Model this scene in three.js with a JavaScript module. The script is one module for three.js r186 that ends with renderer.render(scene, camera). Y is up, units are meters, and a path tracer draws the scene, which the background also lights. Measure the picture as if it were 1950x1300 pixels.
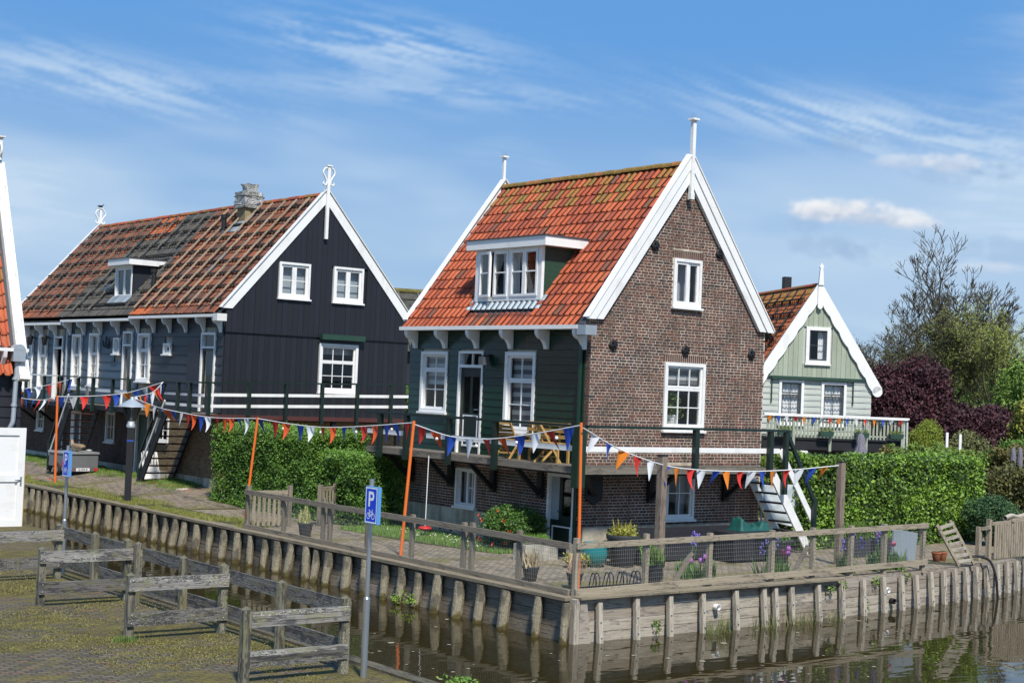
import * as THREE from 'three';
import { mergeGeometries } from 'three/addons/utils/BufferGeometryUtils.js';

// ------------------------------------------------------------------ camera
const scene = new THREE.Scene();
const RAD = Math.PI / 180;
const CAM_Y = 3.65;
const camera = new THREE.PerspectiveCamera(25.53, 1950 / 1300, 0.5, 900);
camera.rotation.order = 'YXZ';
camera.position.set(0, CAM_Y, 0);
camera.rotation.set(1.754 * RAD, 0, 2.37 * RAD);
const renderer = new THREE.WebGLRenderer({ antialias: true });
renderer.setSize(1024, 682);
renderer.toneMapping = THREE.LinearToneMapping;
renderer.toneMappingExposure = 1.42;
renderer.shadowMap.enabled = true;

// ------------------------------------------------------------------ random numbers and noise
function rng(seed) { let a = seed >>> 0; return () => { a = (a + 0x6D2B79F5) >>> 0; let t = a; t = Math.imul(t ^ (t >>> 15), t | 1); t ^= t + Math.imul(t ^ (t >>> 7), t | 61); return ((t ^ (t >>> 14)) >>> 0) / 4294967296; }; }
const hash2 = (x, y) => { let h = Math.imul(x, 374761393) + Math.imul(y, 668265263) | 0; h = Math.imul(h ^ (h >>> 13), 1274126177); return ((h ^ (h >>> 16)) >>> 0) / 4294967296; };
function vnoise(x, y, px = 0, py = 0) {             // value noise, with a period when px or py is set
  const xi = Math.floor(x), yi = Math.floor(y), fx = x - xi, fy = y - yi;
  const sx = fx * fx * (3 - 2 * fx), sy = fy * fy * (3 - 2 * fy);
  const w = (a, p) => p ? ((a % p) + p) % p : a;
  const x0 = w(xi, px), x1 = w(xi + 1, px), y0 = w(yi, py), y1 = w(yi + 1, py);
  const a = hash2(x0, y0), b = hash2(x1, y0), c = hash2(x0, y1), d = hash2(x1, y1);
  return a + (b - a) * sx + (c - a) * sy + (a - b - c + d) * sx * sy;
}
function fbm(x, y, oct = 4, p = 0, q = p) { let s = 0, a = 0.5, n = 0; for (let i = 0; i < oct; i++) { s += a * vnoise(x, y, p, q); n += a; x *= 2; y *= 2; p *= 2; q *= 2; a *= 0.5; } return s / n; }
const clamp = (x, a = 0, b = 1) => Math.min(b, Math.max(a, x));
const smooth = (a, b, x) => { const t = clamp((x - a) / (b - a)); return t * t * (3 - 2 * t); };
const mix = (a, b, t) => a + (b - a) * t;
const mix3 = (a, b, t) => [mix(a[0], b[0], t), mix(a[1], b[1], t), mix(a[2], b[2], t)];

// ------------------------------------------------------------------ sky and sun
const SUN = new THREE.Vector3(0.17, 0.788, 0.592).normalize();
{
  const W = 4096, H = 2048, data = new Float32Array(W * H * 4);
  const puffs = [                                    // small fair-weather clouds: azimuth (degrees right of the view), elevation, half sizes, strength
    [12.1, 7.05, 1.9, 0.50, 1.0], [13.6, 6.8, 1.9, 0.42, 0.8], [15.0, 6.6, 1.1, 0.30, 0.5], [14.3, 8.85, 1.2, 0.30, 0.4], [16.1, 8.8, 1.1, 0.45, 0.5],
    [17.4, 5.0, 1.3, 0.25, 0.3]];
  const greys = [[12.4, 9.6, 0.6, 0.4, 0.42], [11.6, 5.7, 1.2, 0.35, 0.4], [13.0, 5.5, 0.8, 0.35, 0.35], [17.7, 8.5, 0.8, 0.28, 0.5], [17.6, 5.7, 1.5, 0.5, 0.3], [16.3, 8.4, 1.5, 0.3, 0.3], [11.2, 6.6, 0.7, 0.4, 0.3]];
  for (let j = 0; j < H; j++) {
    const el = ((j + 0.5) / H - 0.5) * 180;
    for (let i = 0; i < W; i++) {
      const k = (j * W + i) * 4;
      if (el < -1) { data[k] = 0.26; data[k + 1] = 0.30; data[k + 2] = 0.32; data[k + 3] = 1; continue; }
      // column i looks towards atan2(z, x) = (i / W - 0.5) turns; the view is along -z
      let az = ((i + 0.5) / W - 0.5) * 360 + 90; if (az > 180) az -= 360; if (az < -180) az += 360;
      const t = clamp(el / 90);
      let c = mix3([0.31, 0.445, 0.60], [0.104, 0.272, 0.56], smooth(0, 0.155, t));
      c = mix3(c, [0.085, 0.22, 0.47], smooth(0.15, 0.75, t));
      // veils of high cloud, drawn out in long streaks that sink to the right
      const e = Math.max(el, 0), warp = fbm(az * 0.07 + 40, e * 0.2, 2) * 2.4;
      const sx = az * 0.055 + e * 0.03, sy = (e + az * 0.07) * 0.42 + warp;
      const band = smooth(0.40, 0.74, fbm(sx + 3.3, sy, 3)), fine = 0.55 * fbm(az * 0.34 + e * 0.2 + 7, (e + az * 0.10) * 2.6 + warp * 2, 4) + 0.45 * fbm(az * 0.6 + e * 0.5, (e + az * 0.12) * 8 + warp * 4, 4);
      let veil = band * (0.35 + 0.9 * smooth(0.35, 0.75, fine)) * 0.42 * mix(1, 0.75, smooth(20, 60, e));
      veil += 0.30 * smooth(0.42, 0.7, fbm(az * 0.12 + 11, e * 0.55 + az * 0.02 + 5, 3)) * smooth(9.5, 3.5, e);
      veil += (0.12 + 0.34 * smooth(0.36, 0.66, fbm(az * 0.09 + 21, e * 0.35 + az * 0.015, 4))) * Math.exp(-((e - 7.2) ** 2) / 9);
      // two brighter brushes of cirrus in view
      const brush = (a0, e0, la, le, tilt, s) => { const da = az - a0, de = e - e0 + da * tilt; const q = Math.exp(-(da * da) / (la * la) - (de * de) / (le * le)); if (q < 0.01) return 0; const f = 0.6 * fbm((da + de * 1.5) * 0.5 + a0, de * 3.0 + da * 0.32 + warp * 1.5, 4) + 0.4 * fbm((da + de * 2) * 0.9 + a0 * 3, de * 11 + da * 1.1 + warp * 3, 4); return q * s * 1.15 * smooth(0.34, 0.68, f); };
      veil += brush(-5.2, 12.6, 4.4, 1.0, 0.06, 0.62) + brush(-3.5, 11.0, 7.5, 0.55, 0.02, 0.35) + brush(-16, 10.6, 6, 0.9, 0.10, 0.5) + brush(11.5, 10.4, 5.5, 0.9, 0.16, 0.6) + brush(17, 9.6, 4, 1.3, 0.12, 0.4);
      c = mix3(c, [0.50, 0.60, 0.70], clamp(veil, 0, 0.75));
      if (az > 7 && az < 24 && e < 13) {
        for (const [a0, e0, ra, re, s] of greys) {
          const da = (az - a0) / ra, de = (e - e0) / re, q = da * da + de * de; if (q > 2.6) continue;
          const f = fbm(az * 2.3, e * 3.4 + 9, 4); c = mix3(c, [0.24, 0.35, 0.52], clamp(s * smooth(0.34, 0.66, f + 0.16 * (1 - q)) * smooth(2.6, 0.4, q), 0, 0.8));
        }
        for (const [a0, e0, ra, re, s] of puffs) {
          const da = (az - a0) / ra, de = (e - e0) / re, q = da * da + (de > 0 ? de * de : de * de * 1.8); if (q > 2.2) continue;
          const f = 0.7 * fbm(az * 1.5 + 31, e * 2.6 + 17, 5) + 0.3 * fbm(az * 6 + 3, e * 9, 4), d = smooth(0.26, 0.74, f + 0.42 * (1 - q) - 0.08) * smooth(2.2, 0.6, q);
          const lit = smooth(-0.9, 0.9, de + (f - 0.5) * 2.2);
          c = mix3(c, mix3([0.38, 0.44, 0.55], [0.70, 0.70, 0.71], lit), clamp(d * s, 0, 1));
        }
      }
      data[k] = c[0] * 0.90; data[k + 1] = c[1] * 0.915; data[k + 2] = c[2] * 0.925; data[k + 3] = 1;
    }
  }
  const sky = new THREE.DataTexture(data, W, H, THREE.RGBAFormat, THREE.FloatType);
  sky.mapping = THREE.EquirectangularReflectionMapping; sky.magFilter = sky.minFilter = THREE.LinearFilter; sky.wrapS = THREE.RepeatWrapping; sky.needsUpdate = true;
  scene.background = sky; scene.environment = sky;
}
const sun = new THREE.DirectionalLight(new THREE.Color(1.0, 0.955, 0.88), 3.7);
sun.position.set(0, 0, -36).addScaledVector(SUN, 90); sun.target.position.set(0, 0, -36);
sun.castShadow = true; sun.shadow.radius = 9; sun.shadow.mapSize.set(2048, 2048);
Object.assign(sun.shadow.camera, { left: -50, right: 50, top: 50, bottom: -50, near: 1, far: 220 });
scene.add(sun, sun.target);

// ------------------------------------------------------------------ frames: u along the gable (right, away), v along the ridge (left, away), y up
const TURN = 38 * RAD, CO = Math.cos(TURN), SI = Math.sin(TURN);
const ORIGIN = [1.721, -32.896];
const at = (u, y, v) => [ORIGIN[0] + u * CO - v * SI, y, ORIGIN[1] - u * SI - v * CO];
const used = {};
const numbered = (n) => { const k = used[n] = (used[n] ?? -1) + 1; return k ? n + '_' + String(k).padStart(3, '0') : n; };
function thingAt(name, label, category, pos, turn = 0, group) {
  const o = new THREE.Group(); o.name = numbered(name); o.position.set(...pos); o.rotation.y = turn; o.userData = { label, category };
  if (group) o.userData.group = group; scene.add(o); return o;
}
const thing = (name, label, category, [u, y, v] = [0, 0, 0], group, turn = 0) => thingAt(name, label, category, at(u, y, v), TURN + turn, group);
function part(parent, name, geo, mat, extra) {
  const m = new THREE.Mesh(geo, mat); m.name = name; m.castShadow = m.receiveShadow = true; parent.add(m);
  if (extra) Object.assign(m.userData, extra); return m;
}
function put(name, geo, mat, label, category, pos, turn = 0, group) {      // a thing that is one mesh
  const m = new THREE.Mesh(geo, mat); m.name = numbered(name); m.position.set(...pos); m.rotation.y = turn; m.castShadow = m.receiveShadow = true;
  m.userData = { label, category }; if (group) m.userData.group = group; scene.add(m); return m;
}
function structure(name, geo, mat, pos = [0, 0, 0], turn = 0) {
  const m = new THREE.Mesh(geo, mat); m.name = name; m.position.set(...pos); m.rotation.y = turn; m.receiveShadow = true; m.castShadow = true; m.userData = { kind: 'structure' }; scene.add(m); return m;
}
const STUFF = { kind: 'stuff' };

// ------------------------------------------------------------------ geometry helpers (uv in metres, first uv axis along the longest side)
function merge(...list) {
  list = list.flat().filter(Boolean).map((g) => { const h = g.index ? g.toNonIndexed() : g; for (const k of Object.keys(h.attributes)) if (!['position', 'normal', 'uv', 'color'].includes(k)) h.deleteAttribute(k); return h; });
  if (list.some((g) => g.attributes.color)) for (const g of list) if (!g.attributes.color) g.setAttribute('color', new THREE.BufferAttribute(new Float32Array(g.attributes.position.count * 3).fill(1), 3));
  return list.length === 1 ? list[0] : mergeGeometries(list);
}
let uvShift = 0;
function box(x0, x1, y0, y1, z0, z1) {
  const g = new THREE.BoxGeometry(x1 - x0, y1 - y0, z1 - z0); g.translate((x0 + x1) / 2, (y0 + y1) / 2, (z0 + z1) / 2);
  boxUV(g, x1 - x0, y1 - y0, z1 - z0); return g;
}
function boxUV(g, sx, sy, sz) {
  const p = g.attributes.position, n = g.attributes.normal, uv = g.attributes.uv, s = [sx, sy, sz], L = s.indexOf(Math.max(...s));
  uvShift = (uvShift + 0.377) % 7;
  for (let i = 0; i < p.count; i++) {
    const c = [p.getX(i), p.getY(i), p.getZ(i)], a = [Math.abs(n.getX(i)), Math.abs(n.getY(i)), Math.abs(n.getZ(i))], f = a.indexOf(Math.max(...a));
    const axes = [0, 1, 2].filter((k) => k !== f); if (axes[1] === L) axes.reverse();
    uv.setXY(i, c[axes[0]] + uvShift, c[axes[1]] + uvShift * 1.7);
  }
}
const V3 = (a) => new THREE.Vector3(...a);
function frameOf(a, b, up) {
  const x = V3(b).sub(V3(a)), len = x.length(); x.normalize();
  let u = up ? V3(up) : Math.abs(x.y) > 0.97 ? new THREE.Vector3(0, 0, 1) : new THREE.Vector3(0, 1, 0);
  const z = x.clone().cross(u).normalize(), y = z.clone().cross(x);
  return { len, m: new THREE.Matrix4().makeBasis(x, y, z).setPosition(...a) };
}
function beam(a, b, h, t, up) {                       // a squared timber from a to b: h across (towards up), t thick
  const { len, m } = frameOf(a, b, up), g = box(0, len, -h / 2, h / 2, -t / 2, t / 2); g.applyMatrix4(m); return g;
}
function rod(a, b, r0, r1 = r0, seg = 8, open = false) {
  const { len, m } = frameOf(a, b), g = new THREE.CylinderGeometry(r1, r0, len, seg, 1, open);
  const uv = g.attributes.uv; for (let i = 0; i < uv.count; i++) uv.setXY(i, uv.getY(i) * len + a[0], uv.getX(i) * 6.28 * r0);
  g.rotateZ(-Math.PI / 2); g.translate(len / 2, 0, 0); g.applyMatrix4(m); return g;
}
function tube(points, r, seg = 24, rad = 6) { return new THREE.TubeGeometry(new THREE.CatmullRomCurve3(points.map(V3)), seg, r, rad, false); }
function poly(points, depth, holes = [], bevel = 0) { // outline in x,y pushed out along +z
  const s = new THREE.Shape(points.map(([x, y]) => new THREE.Vector2(x, y)));
  for (const h of holes) s.holes.push(new THREE.Path(h.map(([x, y]) => new THREE.Vector2(x, y))));
  return new THREE.ExtrudeGeometry(s, { depth, bevelEnabled: bevel > 0, bevelSize: bevel, bevelThickness: bevel, bevelSegments: 1, steps: 1 });
}
const rect = (x0, x1, y0, y1) => [[x0, y0], [x1, y0], [x1, y1], [x0, y1]];
const move = (g, x = 0, y = 0, z = 0) => g.translate(x, y, z);
function tint(g, c) { const n = g.attributes.position.count, a = new Float32Array(n * 3); for (let i = 0; i < n; i++) { a[3 * i] = c[0]; a[3 * i + 1] = c[1]; a[3 * i + 2] = c[2]; } g.setAttribute('color', new THREE.BufferAttribute(a, 3)); return g; }
const lathe = (pts, seg = 20) => new THREE.LatheGeometry(pts.map(([r, y]) => new THREE.Vector2(r, y)), seg);

// ------------------------------------------------------------------ textures: grain, wear and stains only
function tex(n, fn, rep = 1, srgb = true, h = n, gain = 1) {
  const d = new Uint8Array(n * h * 4);
  for (let j = 0; j < h; j++) for (let i = 0; i < n; i++) {
    const c = fn(i / n, j / h), k = (j * n + i) * 4;
    for (let q = 0; q < 3; q++) d[k + q] = clamp(Math.round((Array.isArray(c) ? c[q] : c) * gain * 255), 0, 255); d[k + 3] = 255;
  }
  const t = new THREE.DataTexture(d, n, h); t.magFilter = THREE.LinearFilter; t.minFilter = THREE.LinearMipmapLinearFilter; t.generateMipmaps = true;
  t.wrapS = t.wrapT = THREE.RepeatWrapping; if (srgb) t.colorSpace = THREE.SRGBColorSpace;
  if (Array.isArray(rep)) t.repeat.set(...rep); else t.repeat.set(rep, rep); t.needsUpdate = true; return t;
}
// weathered timber: grain along the first uv axis, mould and lichen in patches (2.5 m by 1.25 m)
const grain = (u, v) => { const w = fbm(u * 6, v * 6, 2, 6) * 0.05; return 0.55 * fbm(u * 4, (v + w) * 72, 3, 4, 72) + 0.45 * vnoise(u * 10, (v + w) * 190, 10, 190); };
const texWood = tex(1024, (u, v) => { const g = grain(u, v), m = smooth(0.50, 0.72, 0.6 * fbm(u * 9 + 2, v * 34, 4, 9, 34) + 0.4 * fbm(u * 30, v * 60, 2, 30, 60)), s = smooth(0.62, 0.72, vnoise(u * 190, v * 150, 190, 150)) * smooth(0.45, 0.65, fbm(u * 5 + 9, v * 5, 3, 5));
  let c = mix3([0.62, 0.58, 0.52], [0.86, 0.83, 0.78], g); c = mix3(c, [0.42, 0.40, 0.38], m * 0.55); return mix3(c, [0.80, 0.80, 0.74], s * 0.5); }, [0.4, 0.8], true, undefined, 1.18);
const texOld = tex(1024, (u, v) => { const g = grain(u + 0.3, v), m = smooth(0.44, 0.66, 0.55 * fbm(u * 8 + 2, v * 30 + 4, 4, 8, 30) + 0.45 * fbm(u * 40, v * 70, 3, 40, 70)), s = smooth(0.64, 0.74, vnoise(u * 160, v * 130, 160, 130)) * smooth(0.48, 0.62, fbm(u * 4 + 9, v * 6, 3, 4, 6)), k = smooth(0.54, 0.68, fbm(u * 14 + 5, v * 22 + 3, 4, 14, 22));
  let c = mix3([0.50, 0.48, 0.46], [0.80, 0.79, 0.77], g); c = mix3(c, [0.28, 0.28, 0.29], m * 0.72); c = mix3(c, [0.60, 0.60, 0.42], k * 0.45); return mix3(c, [0.88, 0.88, 0.82], s * 0.75); }, [0.4, 0.8], true, undefined, 1.15);
const texAlgae = tex(512, (u, v) => { const g = grain(v, u), a = smooth(0.20, 0.06, v + (fbm(u * 14, v * 6, 3, 14, 6) - 0.5) * 0.26); let c = mix3([0.52, 0.50, 0.45], [0.86, 0.83, 0.76], g);
  c = mix3(c, [0.36, 0.35, 0.33], 0.6 * smooth(0.5, 0.7, fbm(u * 8, v * 3 + 5, 3, 8, 3))); return mix3(c, mix3([0.42, 0.40, 0.16], [0.30, 0.24, 0.12], fbm(u * 20, v * 20, 2, 20)), a * 0.85); }, 1, true, undefined, 1.2);
texAlgae.wrapT = THREE.ClampToEdgeWrapping;
const bumpWood = tex(512, (u, v) => grain(u, v), [0.4, 0.8], false);
const texPaint = tex(512, (u, v) => { const a = fbm(u * 5, v * 5, 4, 5), b = fbm(u * 60, v * 60, 2, 60), s = smooth(0.60, 0.72, fbm(u * 9 + 3, v * 3, 4, 9, 3)); const k = 0.93 + 0.07 * a + 0.03 * (b - 0.5) - 0.03 * s; return [k, k * 0.995, k * 0.985]; }, 0.5, true, undefined, 1.04);
const texClay = tex(512, (u, v) => { const a = fbm(u * 8, v * 8, 4, 8), b = fbm(u * 70, v * 70, 2, 70), l = smooth(0.62, 0.70, fbm(u * 26 + 4, v * 26, 3, 26)) * smooth(0.4, 0.6, fbm(u * 4 + 8, v * 4, 2, 4)), k = smooth(0.60, 0.72, fbm(u * 11 + 2, v * 6 + 7, 4, 11, 6));
  let c = [0.72 + 0.3 * (a - 0.3), 0.72 + 0.28 * (a - 0.32), 0.72 + 0.26 * (a - 0.34)].map((x) => x + 0.22 * (b - 0.5)); c = mix3(c, [0.40, 0.36, 0.34], k * 0.6); return mix3(c, [0.95, 0.93, 0.86], l * 0.35); }, 0.9, true, undefined, 1.22);
const texBrick = tex(512, (u, v) => { const a = fbm(u * 30, v * 30, 4, 30), b = fbm(u * 110, v * 110, 2, 110), s = smooth(0.58, 0.72, fbm(u * 5, v * 5 + 4, 4, 5)); const k = 0.72 + 0.4 * (a - 0.4) + 0.35 * (b - 0.5); return mix3([k, k * 0.98, k * 0.97], [0.86, 0.84, 0.82], s * 0.30); }, 0.8, true, undefined, 1.25);
const texConcrete = tex(512, (u, v) => { const a = fbm(u * 6, v * 6, 5, 6), b = fbm(u * 80, v * 80, 2, 80), s = smooth(0.55, 0.7, fbm(u * 12, v * 2, 4, 12, 2)); const k = 0.70 + 0.35 * (a - 0.3) + 0.12 * (b - 0.5); return mix3([k, k * 0.985, k * 0.94], [0.42, 0.42, 0.36], s * 0.4); }, 0.5, true, undefined, 1.25);
const clinker = (u, v, nx, ny) => { const r = Math.floor(v * ny), x = u * nx + (r % 2) * 0.5, c = Math.floor(x), fx = x - c, fy = v * ny - r, e = Math.min(Math.min(fx, 1 - fx) * 2.0, Math.min(fy, 1 - fy)), h = hash2(((c % nx) + nx) % nx + 17, r + 5); return { e, h }; };
const texQuay = tex(2048, (u, v) => { const { e, h } = clinker(u, v, 25, 50), n = fbm(u * 240, v * 240, 2, 240), big = fbm(u * 5 + 3, v * 7, 5, 5, 7), mid = fbm(u * 26, v * 34 + 2, 3, 26, 34);
  let c = mix3([0.33, 0.305, 0.265], [0.52, 0.48, 0.42], clamp(h * 0.75 + 0.4 * (n - 0.2))); if (h > 0.93) c = mix3(c, [0.52, 0.37, 0.29], 0.6);
  const joint = smooth(0.20, 0.05, e), moss = clamp(smooth(0.36, 0.58, big * 0.66 + mid * 0.36 + (joint ? 0.10 * joint : 0)) * 0.95);
  c = mix3(c, [0.21, 0.19, 0.14], joint * 0.75); const mc = mix3([0.30, 0.28, 0.11], [0.54, 0.50, 0.23], clamp(n * 0.8 + (mid - 0.5) * 1.2));
  c = mix3(c, mc, moss * 0.88); const fleck = smooth(0.84, 0.88, vnoise(u * 400, v * 400, 400)); return mix3(c, [0.66, 0.61, 0.50], fleck * 0.5); }, 0.2, true, undefined, 1.05);
const bumpQuay = tex(1024, (u, v) => { const { e, h } = clinker(u, v, 25, 50), n = fbm(u * 160, v * 160, 3, 160), big = fbm(u * 5 + 3, v * 7, 5, 5, 7); return clamp(smooth(0, 0.16, e) * (0.55 + 0.3 * h) + 0.35 * (n - 0.5) + 0.3 * (big - 0.5)); }, 0.2, false);
const texPath = tex(1024, (u, v) => { const { e, h } = clinker(v, u, 20, 40), n = fbm(u * 160, v * 160, 2, 160), big = fbm(u * 6 + 1, v * 6, 4, 6);
  let c = mix3([0.42, 0.385, 0.345], [0.62, 0.575, 0.52], clamp(h * 0.8 + 0.4 * (n - 0.3))); if (h > 0.9) c = mix3(c, [0.56, 0.44, 0.37], 0.4); c = mix3(c, [0.27, 0.25, 0.17], smooth(0.20, 0.05, e) * 0.75); return mix3(c, [0.36, 0.35, 0.18], 0.6 * smooth(0.54, 0.68, big)); }, 0.25, true, undefined, 1.15);
const bumpPath = tex(512, (u, v) => { const { e, h } = clinker(v, u, 20, 40); return smooth(0, 0.2, e) * (0.6 + 0.4 * h); }, 0.25, false);
const texSoil = tex(512, (u, v) => { const a = fbm(u * 10, v * 10, 4, 10), b = fbm(u * 90, v * 90, 2, 90); return mix3(mix3([0.24, 0.24, 0.10], [0.36, 0.40, 0.14], a), [0.40, 0.34, 0.22], smooth(0.5, 0.8, b) * 0.6); }, 0.4);
const bumpWater = tex(1024, (u, v) => { const w = fbm(u * 5, v * 5, 2, 5); return 0.6 * fbm(u * 9 + w, v * 26, 3, 9, 26) + 0.4 * vnoise(u * 30, v * 80 + w * 4, 30, 80); }, 0.11, false);
const bumpFine = tex(256, (u, v) => fbm(u * 16, v * 16, 4, 16), 1.5, false);

// ------------------------------------------------------------------ materials
const mat = (c, rough = 0.8, o = {}) => new THREE.MeshStandardMaterial({ color: Array.isArray(c) ? new THREE.Color(...c) : c, roughness: rough, ...o });
const phys = (c, rough, o = {}) => new THREE.MeshPhysicalMaterial({ color: new THREE.Color(...c), roughness: rough, ...o });
const wood = (c, o = {}) => mat(c, 0.85, { map: texWood, bumpMap: bumpWood, bumpScale: 0.004, ...o });
const woodOld = (c, o = {}) => mat(c, 0.9, { map: texOld, bumpMap: bumpWood, bumpScale: 0.006, ...o });
const paint = (c, rough = 0.45, o = {}) => mat(c, rough, { map: texPaint, bumpMap: bumpWood, bumpScale: 0.0012, ...o });
const M = {
  speckled: mat([0.80, 0.79, 0.77], 0.6, { map: tex(256, (u, v) => { const s = smooth(0.74, 0.80, fbm(u * 70, v * 70, 2, 70)) * smooth(0.50, 0.62, fbm(u * 4, v * 4, 3, 4)); return mix3([0.97, 0.965, 0.95], [0.25, 0.25, 0.24], s); }, 0.8) }),
  white: paint([0.83, 0.83, 0.82], 0.5), whiteOld: paint([0.74, 0.74, 0.72], 0.6), green: paint([0.0065, 0.032, 0.018], 0.25), greenRail: paint([0.010, 0.022, 0.018], 0.4), dormerGreen: paint([0.022, 0.062, 0.042], 0.5),
  black: paint([0.013, 0.014, 0.021], 0.55), blackWood: paint([0.010, 0.011, 0.014], 0.6), navy: paint([0.040, 0.072, 0.108], 0.45), navyDark: paint([0.020, 0.023, 0.032], 0.5), sage: paint([0.33, 0.37, 0.29], 0.55), sageLow: paint([0.47, 0.505, 0.455], 0.55),
  mortar: mat([0.60, 0.53, 0.46], 0.95, { map: texConcrete }), mortarDark: mat([0.50, 0.46, 0.41], 0.95, { map: texConcrete }), plinth: mat([0.52, 0.49, 0.43], 0.95, { map: texConcrete, bumpMap: bumpFine, bumpScale: 0.004 }),
  inside: mat([0.28, 0.26, 0.24], 0.9), floorIn: mat([0.16, 0.12, 0.08], 0.8), zinc: mat([0.42, 0.47, 0.52], 0.5, { metalness: 0.4, map: texPaint }), lead: mat([0.36, 0.42, 0.50], 0.6, { metalness: 0.2, map: texConcrete }), steel: mat([0.5, 0.52, 0.54], 0.35, { metalness: 0.85, map: texPaint }),
  iron: mat([0.012, 0.012, 0.014], 0.55, { bumpMap: bumpFine, bumpScale: 0.01 }), chrome: mat([0.7, 0.7, 0.7], 0.2, { metalness: 1 }),
  deck: wood([0.25, 0.24, 0.225]), fence: wood([0.43, 0.40, 0.345]), fenceDark: wood([0.30, 0.28, 0.25]), rack: woodOld([0.50, 0.495, 0.485]), rackDark: woodOld([0.26, 0.255, 0.25]), rackPost: woodOld([0.33, 0.32, 0.25]),
  plank: wood([0.47, 0.45, 0.435]), plankB: wood([0.40, 0.37, 0.35]), plankC: wood([0.54, 0.525, 0.50]), plankDark: wood([0.19, 0.18, 0.16]), cap: wood([0.30, 0.275, 0.22]), post: mat([0.36, 0.34, 0.29], 0.9, { map: texAlgae, bumpMap: bumpFine, bumpScale: 0.012 }), pine: wood([0.60, 0.40, 0.15]),
  clothWhite: mat([0.80, 0.81, 0.84], 0.8, { side: THREE.DoubleSide }), clothRed: mat([0.60, 0.030, 0.020], 0.75, { side: THREE.DoubleSide }), clothBlue: mat([0.020, 0.075, 0.42], 0.75, { side: THREE.DoubleSide }), clothOrange: mat([0.80, 0.23, 0.020], 0.75, { side: THREE.DoubleSide }), clothFlame: mat([0.74, 0.10, 0.020], 0.75, { side: THREE.DoubleSide }),
  cord: mat([0.78, 0.78, 0.76], 0.8), orangePole: mat([0.78, 0.16, 0.02], 0.55, { map: texPaint }), postGrey: wood([0.30, 0.255, 0.235]),
  curtain: mat([0.72, 0.73, 0.74], 0.9, { side: THREE.DoubleSide }), curtainGrey: mat([0.30, 0.31, 0.33], 0.9, { side: THREE.DoubleSide }), blind: mat([0.42, 0.42, 0.40], 0.9), blindDark: mat([0.12, 0.12, 0.12], 0.9),
  glass: phys([0.97, 0.98, 0.98], 0.02, { transmission: 1, thickness: 0, ior: 1.5 }), skyGlass: phys([0.02, 0.03, 0.05], 0.05, { ior: 1.9 }),
  slate: mat([0.055, 0.058, 0.066], 0.7), potGrey: mat([0.035, 0.038, 0.045], 0.5), teal: phys([0.01, 0.16, 0.16], 0.18, { clearcoat: 0.6 }), tealCloth: mat([0.006, 0.075, 0.062], 0.6), rattan: mat([0.022, 0.022, 0.027], 0.6, { bumpMap: bumpFine, bumpScale: 0.01 }),
  zincBox: mat([0.34, 0.39, 0.43], 0.55, { metalness: 0.3, map: texPaint }), terracotta: mat([0.34, 0.12, 0.06], 0.8, { map: texClay }), red: mat([0.55, 0.03, 0.025], 0.5), soil: mat([0.07, 0.05, 0.035], 1), parasol: mat([0.19, 0.18, 0.22], 0.9, { bumpMap: bumpFine, bumpScale: 0.02 }), foil: mat([0.55, 0.56, 0.58], 0.45, { metalness: 0.5, map: texConcrete, bumpMap: bumpFine, bumpScale: 0.06 }), yellowBrick: mat([0.30, 0.24, 0.13], 0.95, { map: texBrick }), bark: mat([0.085, 0.075, 0.055], 0.95, { bumpMap: bumpFine, bumpScale: 0.03 }), barkGreen: mat([0.12, 0.12, 0.06], 0.95), rust: mat([0.30, 0.10, 0.04], 0.8),
};
// ------------------------------------------------------------------ ground, quay, water
const flat = (pts, holes) => { const s = new THREE.Shape(pts.map(([u, v]) => new THREE.Vector2(u, v))); const g = new THREE.ShapeGeometry(s); g.rotateX(-Math.PI / 2); return g; };
const EDGE_R = [[-4.25, -4.75], [0, -4.72], [3, -4.62], [6, -4.28], [8.5, -3.95], [11.4, -3.3], [16, -2.0], [40, 6], [400, 40]];
structure('terrace_ground', flat([...EDGE_R, [400, 400], [-4.3, 400]]), mat([0.86, 0.85, 0.80], 0.95, { map: texPath, bumpMap: bumpPath, bumpScale: 0.012 }), at(0, 0, 0), TURN);
structure('quay_paving', flat([[-10.42, -60], [-10.42, 2.6], [-8.0, 10.6], [-8.0, 120], [-120, 120], [-120, -60]]), mat([0.66, 0.64, 0.60], 0.95, { map: texQuay, bumpMap: bumpQuay, bumpScale: 0.022 }), at(0, -0.2, 0), TURN);
structure('water', flat([[-14, -160], [260, -160], [260, 10], [-4.0, -4.0], [-4.0, 130], [-14, 130]]), phys([0.030, 0.023, 0.008], 0.02, { ior: 1.34, bumpMap: bumpWater, bumpScale: 0.0032 }), at(0, -0.78, 0), TURN);
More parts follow.
